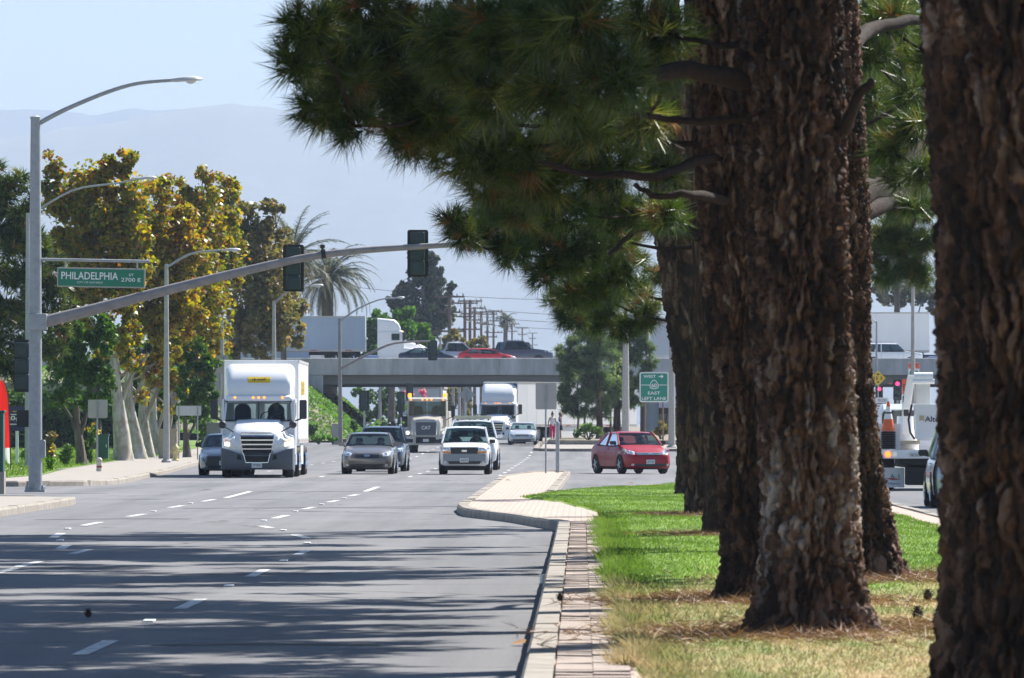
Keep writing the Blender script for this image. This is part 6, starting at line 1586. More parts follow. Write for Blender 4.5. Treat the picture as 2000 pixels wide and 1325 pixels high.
    rg = [[(u, v, z) for u, v in ((x0 + k, 0.15 + k), (x1 - k, 0.15 + k), (x1 - k, 0.85 - k), (x0 + k, 0.85 - k))] for z, k in ((lz(861), 0.08), (lz(855), 0.02), (lz(800), 0.0), (lz(797), -0.02), (lz(790), -0.02), (lz(790), 0.03), (lz(840), 0.05))]
    b.loft(rg); bk = b.build('bucket', WH, t, smooth=30)
    text('lettering', 'Altec', m_ink, bk, (lx(1824), 0.135, lz(819)), width=0.46, height=0.145, depth=0.006, bold=0.012)
    b = MB(); b.prism([(lx(1796), lz(812)), (lx(1805), lz(812)), (lx(1805), lz(823)), (lx(1800.5), lz(820)), (lx(1796), lz(823))], 'y', 0.130, 0.136); b.build('emblem', M('emblem_tan', (0.55, 0.40, 0.25), 0.5, var=0), bk)
    b = MB(); b.prism([(lx(1757), lz(868)), (lx(1800), lz(868)), (lx(1800), lz(861)), (lx(1757), lz(861))], 'y', 0.8, 2.6); b.build('outrigger_beam', M('tan_beam', (0.45, 0.40, 0.30), 0.6, var=0.1), t)
    b = MB(); b.box(lx(1716), lx(1760), 0.55, 0.62, lz(878), lz(828)); b.build('cone_rack', WH, t)
    return t
bucket_truck()
def cone(label, loc, h=0.75):
    t = thing('traffic_cone', label, 'cone', loc)
    mo = M('cone_orange', (0.75, 0.13, 0.03), 0.5, var=0.1); mw = m_white
    def ring(z0, z1, mt, nm):
        r = lambda z: 0.15 * (1 - z / h) + 0.028
        b = MB(); b.lathe([(r(z0), z0), (r(z1), z1)], n=16); b.build(nm, mt, t, smooth=50)
    ring(0.0, h * 0.40, mo, 'body'); ring(h * 0.40, h * 0.58, mw, 'reflective_band'); ring(h * 0.58, h * 0.64, mo, 'upper_body'); ring(h * 0.64, h * 0.82, mw, 'reflective_band'); ring(h * 0.82, h, mo, 'tip')
    return t, mo
d = 200.4
ct, m_cone = cone('orange and white traffic cone on top of the stack of cones', at(1735, 842, 200.3), 0.78)
b = MB(); p = at(1739, 787, 200.2); b.box(p.x - 0.02, p.x + 0.12, p.y - 0.1, p.y - 0.08, p.z - 0.04, p.z + 0.05); b.build('flag', m_cone, ct); ct.children[-1].matrix_parent_inverse = Matrix.Translation(-Vector(ct.location))
for k in range(8):
    z = py2z(877, 200.3) + k * 0.058
    c = thing('traffic_cone', ['lowest black cone base in the stack on the truck', 'second cone base from the bottom of the stack', 'third cone base from the bottom of the stack', 'fourth cone base from the bottom of the stack', 'fourth cone base from the top of the stack', 'third cone base from the top of the stack', 'second cone base from the top of the stack', 'topmost black cone base under the upright cone'][k], 'cone', (px2x(1735, 200.3), 200.3, z), group='nested cones on the bucket truck')
    b = MB(); b.prism(rrect(-0.19, 0.19, -0.19, 0.19, 0.04), 'z', 0.0, 0.035); b.lathe([(0.19, 0.035), (0.17, 0.052)], n=14); b.build('base', m_black, c)
    b = MB(); b.lathe([(0.155, 0.05), (0.145, 0.057)], n=14); b.build('body', m_cone, c)

# ------------------------------------------------------------------ traffic on the bridge
ZD = 6.06
def deco(tr, tW, zt):
    b = MB(); b.box(tW + 0.001, tW + 0.02, 3.3, 7.2, 1.4, zt - 0.4); b.build('side_panel', M('panel_blue', (0.24, 0.31, 0.42), 0.5, var=0.1), tr)
    b = MB(); b.box(tW + 0.02, tW + 0.026, 3.35, 7.15, zt - 1.0, zt - 0.45); b.build('faded_patch', M('panel_faded', (0.34, 0.36, 0.38), 0.6, var=0.1), tr)
semi('white semi with a blue-grey box trailer crossing on the bridge', (px2x(832, 568), 568, ZD), R(90), trail=m_trblue, TL=15.5, side_deco=deco, lit=False, ztop=3.75)
car('pickup_truck', 'navy car beside the white semi on the bridge', 'car', (px2x(838, 563), 563, ZD), R(90), P_navy, L=4.5, W=1.8, H=1.35)
car('pickup_truck', 'silver pickup with dark windows on the bridge', 'truck', (px2x(893, 566), 566, ZD), R(90), P_silver, L=5.0, W=1.9, H=1.82, hood=(1.05, 1.22), belt=1.15, deck=1.2, cowl=1.5, rf=2.1, rr=3.2, rb=3.45, kind='pickup', wr=0.38, wb=(0.95, 4.0), glass=m_glassd)
car('sedan', 'bright red car between the two pickups on the bridge', 'car', (px2x(952, 562.5), 562.5, ZD), R(90), P_brtred, L=4.3, W=1.75, H=1.32)
car('pickup_truck', 'charcoal pickup with a long hood on the bridge', 'truck', (px2x(1004, 568), 568, ZD), R(90), P_char, L=5.8, W=2.0, H=1.98, hood=(1.12, 1.36), belt=1.28, deck=1.32, cowl=1.6, rf=2.25, rr=3.5, rb=3.75, kind='pickup', wr=0.40, wb=(1.05, 4.6), glass=m_glassd)
car('station_wagon', 'black wagon behind the charcoal pickup hood on the bridge', 'car', (px2x(1020, 574), 574, ZD), R(90), P_black, L=4.6, W=1.85, H=1.92, hood=(0.95, 1.15), belt=1.15, deck=1.2, rf=1.85, rr=4.1, rb=4.4, kind='suv', glass=m_glassd)
car('station_wagon', 'white wagon on the bridge at the right below the long trailer', 'car', (px2x(1738, 565), 565, ZD), R(90), P_white, L=4.8, W=1.85, H=1.72, hood=(0.95, 1.12), belt=1.1, deck=1.15, rf=1.85, rr=4.1, rb=4.6, kind='suv', roofrack=True, glass=m_glassd)
semi('semi with a long white box trailer at the right end of the bridge', (px2x(1930, 576), 576, ZD), R(90), trail=m_trailer, TL=16.0, lit=False, ztop=4.15)
# ------------------------------------------------------------------ street furniture
def cobra(mb_arm_pts, r0, r1, t, head=True, hl=0.75, hw=0.16):
    b = MB(); n = len(mb_arm_pts); b.tube(mb_arm_pts, [r0 + (r1 - r0) * i / (n - 1) for i in range(n)], 8); b.build('lamp_arm', m_galv, t, smooth=60)
    if not head: return
    e = Vector(mb_arm_pts[-1]); q = (e - Vector(mb_arm_pts[-2])).normalized(); q = Vector((q.x, q.y, q.z * 0.3)).normalized()
    side = Vector((-q.y, q.x, 0))
    b = MB(); rg = []
    for u, ww, up, dn in ((0, 0.05, 0.04, 0.04), (0.12, 0.09, 0.06, 0.05), (0.4, 0.9, 0.09, 0.04), (0.75, 1.0, 0.09, 0.03), (0.95, 0.6, 0.05, 0.02), (1.0, 0.2, 0.02, 0.0)):
        c = e + q * hl * u; ww_ = ww * hw if ww > 0.1 else ww
        rg.append([c + side * ww_ * math.cos(2 * math.pi * k / 10) + Vector((0, 0, (up if math.sin(2 * math.pi * k / 10) > 0 else dn) * math.sin(2 * math.pi * k / 10))) for k in range(10)])
    b.loft(rg); h = b.build('lamp_head', m_lamp, t, smooth=60)
    b = MB(); c = e + q * hl * 0.62; b.lathe([(hw * 0.75, 0.0), (hw * 0.6, -0.05), (0.02, -0.08)], (c.x, c.y, c.z - 0.02), 10); b.build('lamp_glass', m_lens, h, smooth=60)
def catm(pts, n=5):
    pts = [Vector(p) for p in pts]; out = []
    for i in range(len(pts) - 1):
        p0 = pts[max(i - 1, 0)]; p1 = pts[i]; p2 = pts[i + 1]; p3 = pts[min(i + 2, len(pts) - 1)]
        for k in range(n):
            t = k / n
            out.append(0.5 * ((2 * p1) + (p2 - p0) * t + (2 * p0 - 5 * p1 + 4 * p2 - p3) * t * t + (3 * p1 - p0 - 3 * p2 + p3) * t ** 3))
    return out + [pts[-1]]
def signal_head(parent, c, face=1, tilt=0.0, h=1.12, w=0.50, lit=None, top=False, name='signal_head', front=False):
    """three-section head; the lenses look towards +Y when front is False"""
    if not top:
        o = bpy.data.objects.new(name, None); link(o, parent); o.location = c
    else:
        o = top; 
    s = -1 if front else 1
    b = MB(); b.prism(rrect(-w / 2, w / 2, -h / 2, h / 2, 0.06), 'y', s * 0.03 - 0.01, s * 0.03 + 0.01); b.build('backplate', m_sigblk, o)
    for k in range(3):
        z = (1 - k) * h * 0.30
        b = MB(); b.prism(rrect(-0.17, 0.17, z - h * 0.147, z + h * 0.147, 0.04), 'y', s * -0.16, s * 0.06); q = b.build('housing', m_siggrn, o, bevel=0.012)
        b = MB(); b.prism(rrect(-0.12, 0.12, z - h * 0.11, z + h * 0.11, 0.03), 'y', s * -0.19, s * -0.155); b.build('door_panel', m_siggrn, q, bevel=0.01)
        v = MB()
        for i in range(9):
            pass
        arcp = [R(-30 + 240 * i / 10) for i in range(11)]
        v.loft([[(0.145 * math.cos(a), s * y, z + 0.145 * math.sin(a)) for a in arcp] + [(0.135 * math.cos(a), s * y, z + 0.135 * math.sin(a)) for a in arcp[::-1]] for y in (0.06, 0.26)]); v.build('visor', m_sigblk, q)
        v = MB(); v.lathe([(0.13, s * 0.055), (0.12, s * 0.07), (0.01, s * 0.09)], (0, 0, z), 12, 'y'); v.build('lens', m_redon if (lit == k) else m_sigblk, q, smooth=60)
    return o
def main_signal():
    d = 181.0; base = Vector((px2x(69, d), d, 0.155))
    t = thing('signal_pole', 'tall steel signal pole with curved mast arm, street lamp and green street sign', 'traffic signal', base)
    def L(px, py, dd=0.0): return at(px, py, d + dd) - base
    b = MB(); b.tube([(0, 0, 0.04), (0, 0, 3), (0.0, 0, 6), (L(69, 232).x * 0 + 0.005, 0, L(69, 232).z)], [0.165, 0.155, 0.14, 0.115], 20); b.build('pole', m_galv, t, smooth=60)
    b = MB(); b.box(-0.24, 0.24, -0.24, 0.24, -0.02, 0.04); bp = b.build('base_plate', m_galv, t)
    for sx in (-1, 1):
        for sy in (-1, 1):
            b = MB(); b.lathe([(0.04, 0.04), (0.04, 0.10), (0.02, 0.14)], (sx * 0.19, sy * 0.19, 0), 6); b.build('anchor_nut', m_galv, bp)
    b = MB(); b.lathe([(0.125, 0), (0.125, 0.04), (0.06, 0.07)], (0, 0, L(69, 232).z), 14); b.build('pole_cap', m_galv, t)
    b = MB(); b.box(-0.17, 0.28, -0.2, 0.2, L(0, 645).z, L(0, 613).z); b.build('arm_flange', m_galv, t, bevel=0.02)
    arm = catm([L(x, y) for x, y in ((86, 629), (200, 600), (330, 566), (480, 529), (600, 503), (700, 490), (820, 482), (930, 476), (1080, 470))], 5)
    n = len(arm); b = MB(); b.tube(arm, [0.15 - 0.10 * (i / (n - 1)) ** 0.85 for i in range(n)], 14); b.build('mast_arm', m_mast, t, smooth=60)
    p = L(630, 492); b = MB(); b.lathe([(0.03, -0.1), (0.03, 0.02), (0.06, 0.03), (0.06, 0.10), (0.02, 0.12)], (p.x, p.y, p.z + 0.06), 8); b.build('arm_clamp', m_sigblk, t)
    p = L(632, 497); b = MB(); b.tube([(p.x - 0.05, p.y, p.z), (p.x + 0.05, p.y, p.z + 0.01)], 0.115, 14); b.build('arm_band', m_sigblk, t)
    cobra(catm([L(78, 240), L(130, 213), L(210, 180), L(270, 163), L(335, 157)], 5), 0.06, 0.04, t, hl=0.74, hw=0.17)
    # signal heads on the arm
    signal_head(t, L(573, 524, 0.28)); signal_head(t, L(816, 495, 0.25))
    # street name sign hanging from its own arm
    b = MB(); b.tube([L(80, 507), L(292, 511)], 0.035, 8); b.build('sign_arm', m_galv, t, smooth=60)
    o = bpy.data.objects.new('street_sign', None); link(o, t); o.location = L(197.5, 543); o.rotation_euler = (0, R(1.0), 0)
    s = FPX / d; W, H = 172 / s, 38 / s
    b = MB(); b.box(-W / 2, W / 2, -0.03, 0.03, -H / 2, H / 2); b.build('sign_frame', m_signback, o, bevel=0.01)
    b = MB(); b.box(-W / 2 + 0.03, W / 2 - 0.03, -0.042, -0.031, -H / 2 + 0.03, H / 2 - 0.03); b.build('sign_face', m_green, o)
    text('lettering', 'PHILADELPHIA', m_white, o, ((175.5 - 197.5) / s, -0.046, (543 - 539.5) / s), width=111 / s, height=14.5 / s, bold=0.012)
    text('lettering', 'ST', m_white, o, ((256.5 - 197.5) / s, -0.046, (543 - 536.5) / s), width=9.5 / s, height=5 / s, bold=0.01)
    text('lettering', '2700 E', m_white, o, ((256 - 197.5) / s, -0.046, (543 - 546) / s), width=38 / s, height=7.5 / s, bold=0.01)
    text('lettering', 'CITY OF ONTARIO', m_white, o, ((176 - 197.5) / s, -0.046, (543 - 552.5) / s), width=50 / s, height=3.8 / s)
    for px in (128, 268):
        b = MB(); p = L(px, 509); q = L(px, 524); b.tube([p, q], 0.02, 6); b.build('hanger', m_galv, t)
    # pole-side heads
    signal_head(t, L(44, 715, 0.6), h=1.25, w=0.4)
    b = MB(); p = L(47, 818, 0.3); b.prism([(p.x - 0.17 + u, p.z + v) for u, v in rrect(0, 0.4, -0.2, 0.2, 0.04)], 'y', p.y - 0.12, p.y + 0.12); b.build('pedestrian_signal', m_sigblk, t)
    b = MB(); p = L(87, 880, 0); b.prism([(p.x - 0.12 + u, p.z + v) for u, v in rrect(0, 0.14, -0.18, 0.25, 0.05)], 'y', -0.1, 0.1); b.build('push_button_box', m_galv, t)
main_signal()
def lamp_post(label, px, d, top_py, head_px, r=0.10, mat=None, base_z=None, arm=True, group='street lamps'):
    z0 = gz(d) + 0.16 if base_z is None else base_z
    base = Vector((px2x(px, d), d, z0)); t = thing('street_lamp', label, 'street lamp', base, group=group)
    h = py2z(top_py, d) - z0
    b = MB(); b.tube([(0, 0, 0), (0, 0, h * 0.5), (0, 0, h)], [r * 1.25, r, r * 0.7], 12); b.build('pole', mat or m_galv, t, smooth=60)
    b = MB(); b.lathe([(r * 1.9, -0.02), (r * 1.9, 0.06), (r * 1.4, 0.12)], n=10); b.build('base', mat or m_galv, t)
    if arm:
        e = at(head_px[0], head_px[1], d) - base; st = Vector((0, 0, h - 0.15))
        cobra(catm([st, st.lerp(e, 0.4) + Vector((0, 0, abs(e.z - st.z) * 0.22 + 0.1)), st.lerp(e, 0.8) + Vector((0, 0, 0.12)), e], 4), r * 0.45, r * 0.3, t, hl=0.7 if head_px[0] > px else 0.7)
lamp_post('street lamp just left behind the signal pole, long arm over the road', 54, 282, 416, (270, 350), 0.09)
lamp_post('slender grey lamp post in front of the fork-trunked sycamore', 325, 318, 516, (438, 489), 0.11, m_postc)
lamp_post('lamp post rising behind the leading semi', 434, 385, 556, (444, 590), 0.10, m_postc, arm=False)
lamp_post('lamp post in front of the dull brown sycamore', 535, 400, 588, (606, 559), 0.12, m_postc)
lamp_post('thick concrete lamp post among the far median pines', 1222, 452, 560, (1160, 540), 0.19, m_postc, gz(452) + 0.16, arm=False)
lamp_post('concrete lamp post right of the green guide sign', 1312, 436, 560, (1250, 540), 0.16, m_postc, gz(436) + 0.16, arm=False)
lamp_post('pale lamp post at the right in front of the bridge', 1783, 380, 545, (1742, 545), 0.11, m_postc, 0.16)
lamp_post('small lamp post at the right against the white trailer', 1712, 520, 628, (1680, 618), 0.08, m_galv)
# distant signal pole in front of the bridge
def far_signal():
    d = 480.0; base = Vector((px2x(665, d), d, gz(d) + 0.16)); t = thing('signal_pole', 'thin grey signal pole with two arms in front of the bridge', 'traffic signal', base)
    L = lambda px, py, dd=0: at(px, py, d + dd) - base
    b = MB(); b.tube([(0, 0, 0), L(664, 740), L(663, 622)], [0.15, 0.12, 0.09], 10); b.build('pole', m_mast, t, smooth=60)
    cobra(catm([L(663, 628), L(700, 603), L(740, 586), L(775, 582)], 4), 0.06, 0.04, t, hl=0.5)
    b = MB(); b.tube(catm([L(665, 720), L(720, 692), L(770, 671), L(840, 667)], 4), [0.10 - 0.05 * i / 12 for i in range(13)], 8); b.build('mast_arm', m_mast, t, smooth=60)
    signal_head(t, L(845, 685, 0.2), h=1.25, w=0.58)
    p = L(711, 785); 
far_signal()
def sig_post(label, px, d, py, top, base_py, h=1.25, w=0.5, lit=None, front=False):
    base = at(px, base_py, d); base.z = gz(d) + 0.16
    t = thing('signal_pole', label, 'traffic signal', base, group='small signal posts')
    zc = py2z(py, d) - base.z
    b = MB(); b.tube([(0, 0.25 if not front else 0.25, 0), (0, 0.25, zc + 0.5)], 0.06, 8); b.build('pole', m_galv, t, smooth=60)
    signal_head(t, (0, 0, zc), h=h, w=w, lit=lit, front=front)
sig_post('dark signal head on a thin post by the dark retaining slope', 711, 470, 783, 0, 860, 1.25, 0.62)
sig_post('signal head beside the dump truck mirror, seen under the bridge', 783, 520, 785, 0, 860, 1.4, 0.5)
sig_post('dark signal head above the dump truck roof under the bridge', 800, 535, 766, 0, 860, 1.2, 0.5)
sig_post('red-lit signal head left of another under the right of the bridge', 1717, 500, 770, 0, 860, 1.1, 0.5, 0, True)
sig_post('red-lit signal head with orange boards beside it under the bridge', 1753, 480, 762, 0, 860, 1.3, 0.55, 0, True)
# lamp posts / sign posts seen under the bridge
for k, (px, d, tp) in enumerate(((860, 640, 756), (885, 660, 756), (897, 680, 756), (908, 690, 756), (742, 650, 756))):
    base = Vector((px2x(px, d), d, 0.6)); t = thing('street_lamp', 'plain grey post number %s from the dump truck under the bridge' % ['one', 'two', 'three', 'four', 'five'][k] if k < 4 else 'dark post left under the bridge by the pale wall', 'post', base)
    b = MB(); b.tube([(0, 0, 0), (0, 0, 8.5)], [0.14, 0.09], 10); b.build('pole', m_postc, t, smooth=60); b = MB(); b.lathe([(0.24, -0.02), (0.24, 0.08), (0.17, 0.14)], n=10); b.build('base', m_postc, t)
# ---- signs
def sign(label, px0, px1, py0, py1, d, posts, mat=m_signback, base_z=None, edge=None, name='road_sign', r=0.03, front=None, postmat=None, base_py=None, rad=0.05, thick=0.008):
    """flat plate on one or more posts; front: function that letters its face"""
    cx, cz = (px0 + px1) / 2, (py0 + py1) / 2; zb = gz(d) + 0.16 if base_z is None else base_z
    base = Vector((px2x(cx, d), d, zb)); t = thing(name, label, 'sign', base)
    s = FPX / d; W, H = (px1 - px0) / s, (py1 - py0) / s; zc = py2z(cz, d) - zb
    b = MB(); b.prism(rrect(-W / 2, W / 2, zc - H / 2, zc + H / 2, rad), 'y', -thick, thick); pl_ = b.build('plate', mat, t)
    for p in posts:
        b = MB(); x = px2x(p, d) - base.x
        yo = -thick - r - 0.004 if front is None else thick + r + 0.004
        b.tube([(x, yo, -0.05), (x, yo, zc + (H * 0.42 if front is None else H * 0.3))], r, 8); b.build('post', postmat or m_galv, t, smooth=60)
        for q in (-0.3, 0.3):
            b = MB(); b.lathe([(0.014, -0.03), (0.014, 0.0)], (x, yo - r * 0.6, zc + q * H), 6, 'y'); b.build('bolt', m_galv, pl_)
    if front: front(t, W, H, zc, s)
    return t
sign('blank grey back of a road sign on the left pavement', 172, 210, 781, 817, 262, [190], base_z=0.16)
sign('blank grey back of a square sign on the brick island nose', 1046, 1087, 748, 800, 252, [1066], base_z=0.12)
sign('blank white back of a wide two-post sign by the sycamores', 344, 393, 793, 812, 345, [349, 386], M('plate_pale', (0.55, 0.56, 0.57), 0.5, var=0.05), base_z=0.16)
sign('pale blank sign plate rising left of the leading semi', 421, 446, 694, 728, 372, [437], base_z=0.16)
sign('pale blank square plate lower left of the leading semi', 411, 431, 728, 764, 371, [431], base_z=0.16)
def diamond(label, cx, cz, half, d, mat, front=None):
    base = Vector((px2x(cx, d), d, gz(d) + 0.16)); t = thing('road_sign', label, 'sign', base); s = FPX / d; h = half / s; zc = py2z(cz, d) - base.z
    b = MB(); b.prism([(0, zc - h), (h, zc), (0, zc + h), (-h, zc)], 'y', -0.008, 0.008); pl_ = b.build('plate', mat, t)
    b = MB(); b.tube([(0, (-0.045 if front is None else 0.045), -0.05), (0, (-0.045 if front is None else 0.045), zc + h * 0.6)], 0.035, 8); b.build('post', m_galv, t)
    if front: front(t, h, zc)
diamond('pale back of a diamond sign beside the semi mirror', 432, 780, 17, 372, m_signback)
diamond('grey back of a diamond sign beyond the dump truck', 912, 771, 16, 560, m_signback)
def clearance(t, h, zc):
    text('lettering', '15 3', m_ink, t, (0, -0.014, zc), width=h * 1.1, height=h * 0.42, bold=0.02)
    for s in (-1, 1):
        b = MB(); b.prism([(-0.22 * h, zc + s * 0.42 * h), (0.22 * h, zc + s * 0.42 * h), (0.0, zc + s * 0.7 * h)], 'y', -0.016, -0.010); b.build('arrow', m_ink, t)
diamond('yellow diamond clearance sign with black figures at the right', 1715, 739, 15, 460, m_yellow, clearance)
def guide(t, W, H, zc, s):
    for nm, pts, mt in (('border', rrect(-W / 2 + 0.03, W / 2 - 0.03, zc - H / 2 + 0.03, zc + H / 2 - 0.03, 0.12), m_white), ('face', rrect(-W / 2 + 0.075, W / 2 - 0.075, zc - H / 2 + 0.075, zc + H / 2 - 0.075, 0.1), m_green2)):
        b = MB(); yy = -0.016 if nm == 'border' else -0.022; b.prism(pts, 'y', yy, yy + 0.004); b.build(nm, mt, t)
    zl = zc + H * 0.07
    b = MB(); b.box(-W / 2 + 0.09, W / 2 - 0.09, -0.028, -0.024, zl - 0.018, zl + 0.018); b.build('divider', m_white, t)
    def shield(k): return [(k * u * 0.29, zl + 0.01 + k * v * 0.29) for u, v in ((0, 1), (0.32, 0.92), (0.6, 0.62), (0.86, 0.1), (0.95, -0.35), (0.75, -0.72), (0.35, -0.86), (0, -0.88), (-0.35, -0.86), (-0.75, -0.72), (-0.95, -0.35), (-0.86, 0.1), (-0.6, 0.62), (-0.32, 0.92))]
    b = MB(); b.prism(shield(1.0), 'y', -0.034, -0.030); b.build('route_shield_edge', m_white, t)
    b = MB(); b.prism(shield(0.84), 'y', -0.040, -0.036); b.build('route_shield', m_green2, t)
    text('lettering', '60', m_white, t, (0, -0.044, zl - 0.03), width=0.32, height=0.24, bold=0.02)
    text('lettering', 'WEST', m_white, t, (-W * 0.15, -0.028, zc + H * 0.355), width=W * 0.42, height=0.17, bold=0.015)
    text('lettering', 'EAST', m_white, t, (0, -0.028, zc - H * 0.195), width=W * 0.42, height=0.18, bold=0.015)
    text('lettering', 'LEFT LANE', m_white, t, (0, -0.028, zc - H * 0.375), width=W * 0.84, height=0.18, bold=0.015)
    b = MB(); x = W * 0.20; z = zc + H * 0.355
    b.prism([(x - 0.07, z - 0.028), (x + 0.1, z - 0.028), (x + 0.05, z - 0.09), (x + 0.12, z - 0.09), (x + 0.22, z), (x + 0.12, z + 0.09), (x + 0.05, z + 0.09), (x + 0.1, z + 0.028), (x - 0.07, z + 0.028)], 'y', -0.028, -0.024); b.build('arrow', m_white, t)
sign('green freeway guide sign for route 60 west and east', 1249, 1306, 727, 786, 448, [1260, 1295], m_white, base_z=gz(448) + 0.16, front=guide, postmat=M('rusty_post', (0.22, 0.14, 0.10), 0.8, var=0.2), r=0.05, rad=0.14)
m_orange = M('sign_orange', (0.80, 0.10, 0.03), 0.5, var=0.04)
sign('orange detour board standing left of the bucket truck boom', 1762, 1778, 741, 773, 470, [1770], m_orange, front=lambda t, W, H, zc, s: text('lettering', 'D', m_ink, t, (0, -0.014, zc), height=0.4))
def east(t, W, H, zc, s):
    b = MB(); b.box(-W / 2 + 0.01, W / 2 - 0.01, -0.014, -0.010, zc + H * 0.08, zc + H / 2 - 0.02); b.build('orange_panel', m_orange, t)
    text('lettering', 'EAST', m_ink, t, (0, -0.018, zc + H * 0.29), width=W * 0.62, height=0.18)
    b = MB(); b.prism([(-W * 0.40, zc - H * 0.36), (W * 0.40, zc - H * 0.36), (W * 0.36, zc - H * 0.1), (0, zc + 0.02), (-W * 0.36, zc - H * 0.1)], 'y', -0.018, -0.012); b.build('green_emblem', m_green2, t)
sign('small orange and white route board above the bucket truck', 1774, 1796, 709, 736, 470, [1785], m_white, front=east)
def trucks(t, W, H, zc, s):
    text('lettering', 'TRUCKS', m_ink, t, (0, -0.014, zc + H * 0.28), width=W * 0.7, height=0.16)
    for k in range(3):
        b = MB(); b.box(-W * 0.36, W * (0.36 - 0.1 * k), -0.014, -0.010, zc - H * 0.03 - k * 0.14, zc + 0.03 - k * 0.14); b.build('text_line', m_ink, t)
sign('white lettered truck notice left of the traffic cone', 1710, 1735, 777, 801, 440, [1718, 1728], m_white, front=trucks)
# posts, bollards, hydrant, cabinets
def post(name, label, cat, px, d, top, r, mat, base_z=None, cap=None):
    zb = gz(d) + 0.15 if base_z is None else base_z; base = Vector((px2x(px, d), d, zb)); t = thing(name, label, cat, base)
    h = py2z(top, d) - zb
    b = MB(); b.tube([(0, 0, -0.05), (0, 0, h)], r, 12); b.build('shaft', mat, t, smooth=60)
    b = MB(); b.lathe([(r * 1.1, h - 0.06), (r * 1.1, h), (r * 0.5, h + 0.05)], n=12); b.build('cap', cap or mat, t, smooth=50)
    return t, h
post('bollard', 'grey round post on the brick island nose right of the sign', 'post', 1089, 255, 826, 0.065, m_galv, 0.12)
bt, bh = post('bollard', 'short white post with rusty bands beside the blank grey sign', 'post', 194, 258, 897, 0.09, M('chipped_white', (0.62, 0.58, 0.53), 0.7, var=0.25, scale=12), 0.16)
for z in (0.12, 0.33):
    b = MB(); b.lathe([(0.094, z), (0.094, z + 0.06)], n=12); b.build('rust_band', M('rust', (0.28, 0.10, 0.05), 0.9, var=0.3), bt)
def hydrant():
    d = 330; base = Vector((px2x(343, d), d, 0.165)); t = thing('fire_hydrant', 'cream yellow fire hydrant on the grass by the lamp post', 'hydrant', base); m = M('hydrant_yellow', (0.62, 0.52, 0.24), 0.5, var=0.1)
    b = MB(); b.lathe([(0.17, 0), (0.17, 0.05), (0.11, 0.08), (0.11, 0.50), (0.15, 0.52), (0.15, 0.56), (0.12, 0.62), (0.05, 0.70), (0.03, 0.76)], n=14); b.build('barrel', m, t, smooth=40)
    for s in (-1, 1):
        b = MB(); b.lathe([(0.06, s * 0.1), (0.06, s * 0.18), (0.075, s * 0.18), (0.075, s * 0.22)], (0, 0, 0.40), 10, 'x'); b.build('outlet', m, t)
    b = MB(); b.lathe([(0.08, -0.1), (0.08, -0.18), (0.095, -0.18), (0.095, -0.23)], (0, 0, 0.36), 10, 'y'); b.build('pumper_outlet', m, t)
hydrant()
def cabinet(label, px0, px1, py0, d, mat, base_z=0.16, plinth=0.0):
    s = FPX / d; w = (px1 - px0) / s / 2; base = Vector((px2x((px0 + px1) / 2, d), d, base_z)); t = thing('utility_cabinet', label, 'cabinet', base); h = py2z(py0, d) - base_z
    b = MB(); b.box(-w, w, -0.25, 0.25, plinth, h - 0.04); b.build('housing', mat, t, bevel=0.02)
    b = MB(); b.box(-w - 0.03, w + 0.03, -0.28, 0.28, h - 0.05, h); b.build('lid', mat, t, bevel=0.01)
    b = MB(); b.box(-w * 0.8, w * 0.8, -0.262, -0.25, plinth + 0.1, h - 0.15); dr = b.build('door', mat, t)
    b = MB(); b.tube([(w * 0.6, -0.28, h * 0.5), (w * 0.6, -0.28, h * 0.62)], 0.012, 6); b.build('handle', m_chrome, dr)
    if plinth: b = MB(); b.box(-w - 0.02, w + 0.02, -0.27, 0.27, -0.02, plinth); b.build('plinth', m_conc, t)
m_cab = M('cabinet_green', (0.012, 0.075, 0.055), 0.5, var=0.1)
cabinet('dark green cabinet on a concrete plinth at the left edge', -45, 8, 802, 176, m_cab, 0.155, 0.5)
cabinet('dark green utility box beyond the blank grey sign', 192, 212, 848, 330, m_cab)
cabinet('blue and tan bin behind the lamp post', 310, 346, 838, 352, M('bin_tan', (0.36, 0.30, 0.22), 0.7, var=0.1))
cabinet('grey green transformer box left of the dark compact car', 404, 440, 826, 380, M('transformer_grey', (0.16, 0.18, 0.17), 0.6, var=0.1))
cabinet('pale cabinet at the foot of the ivy bank beside the thin signal pole', 648, 668, 828, 482, m_postc)
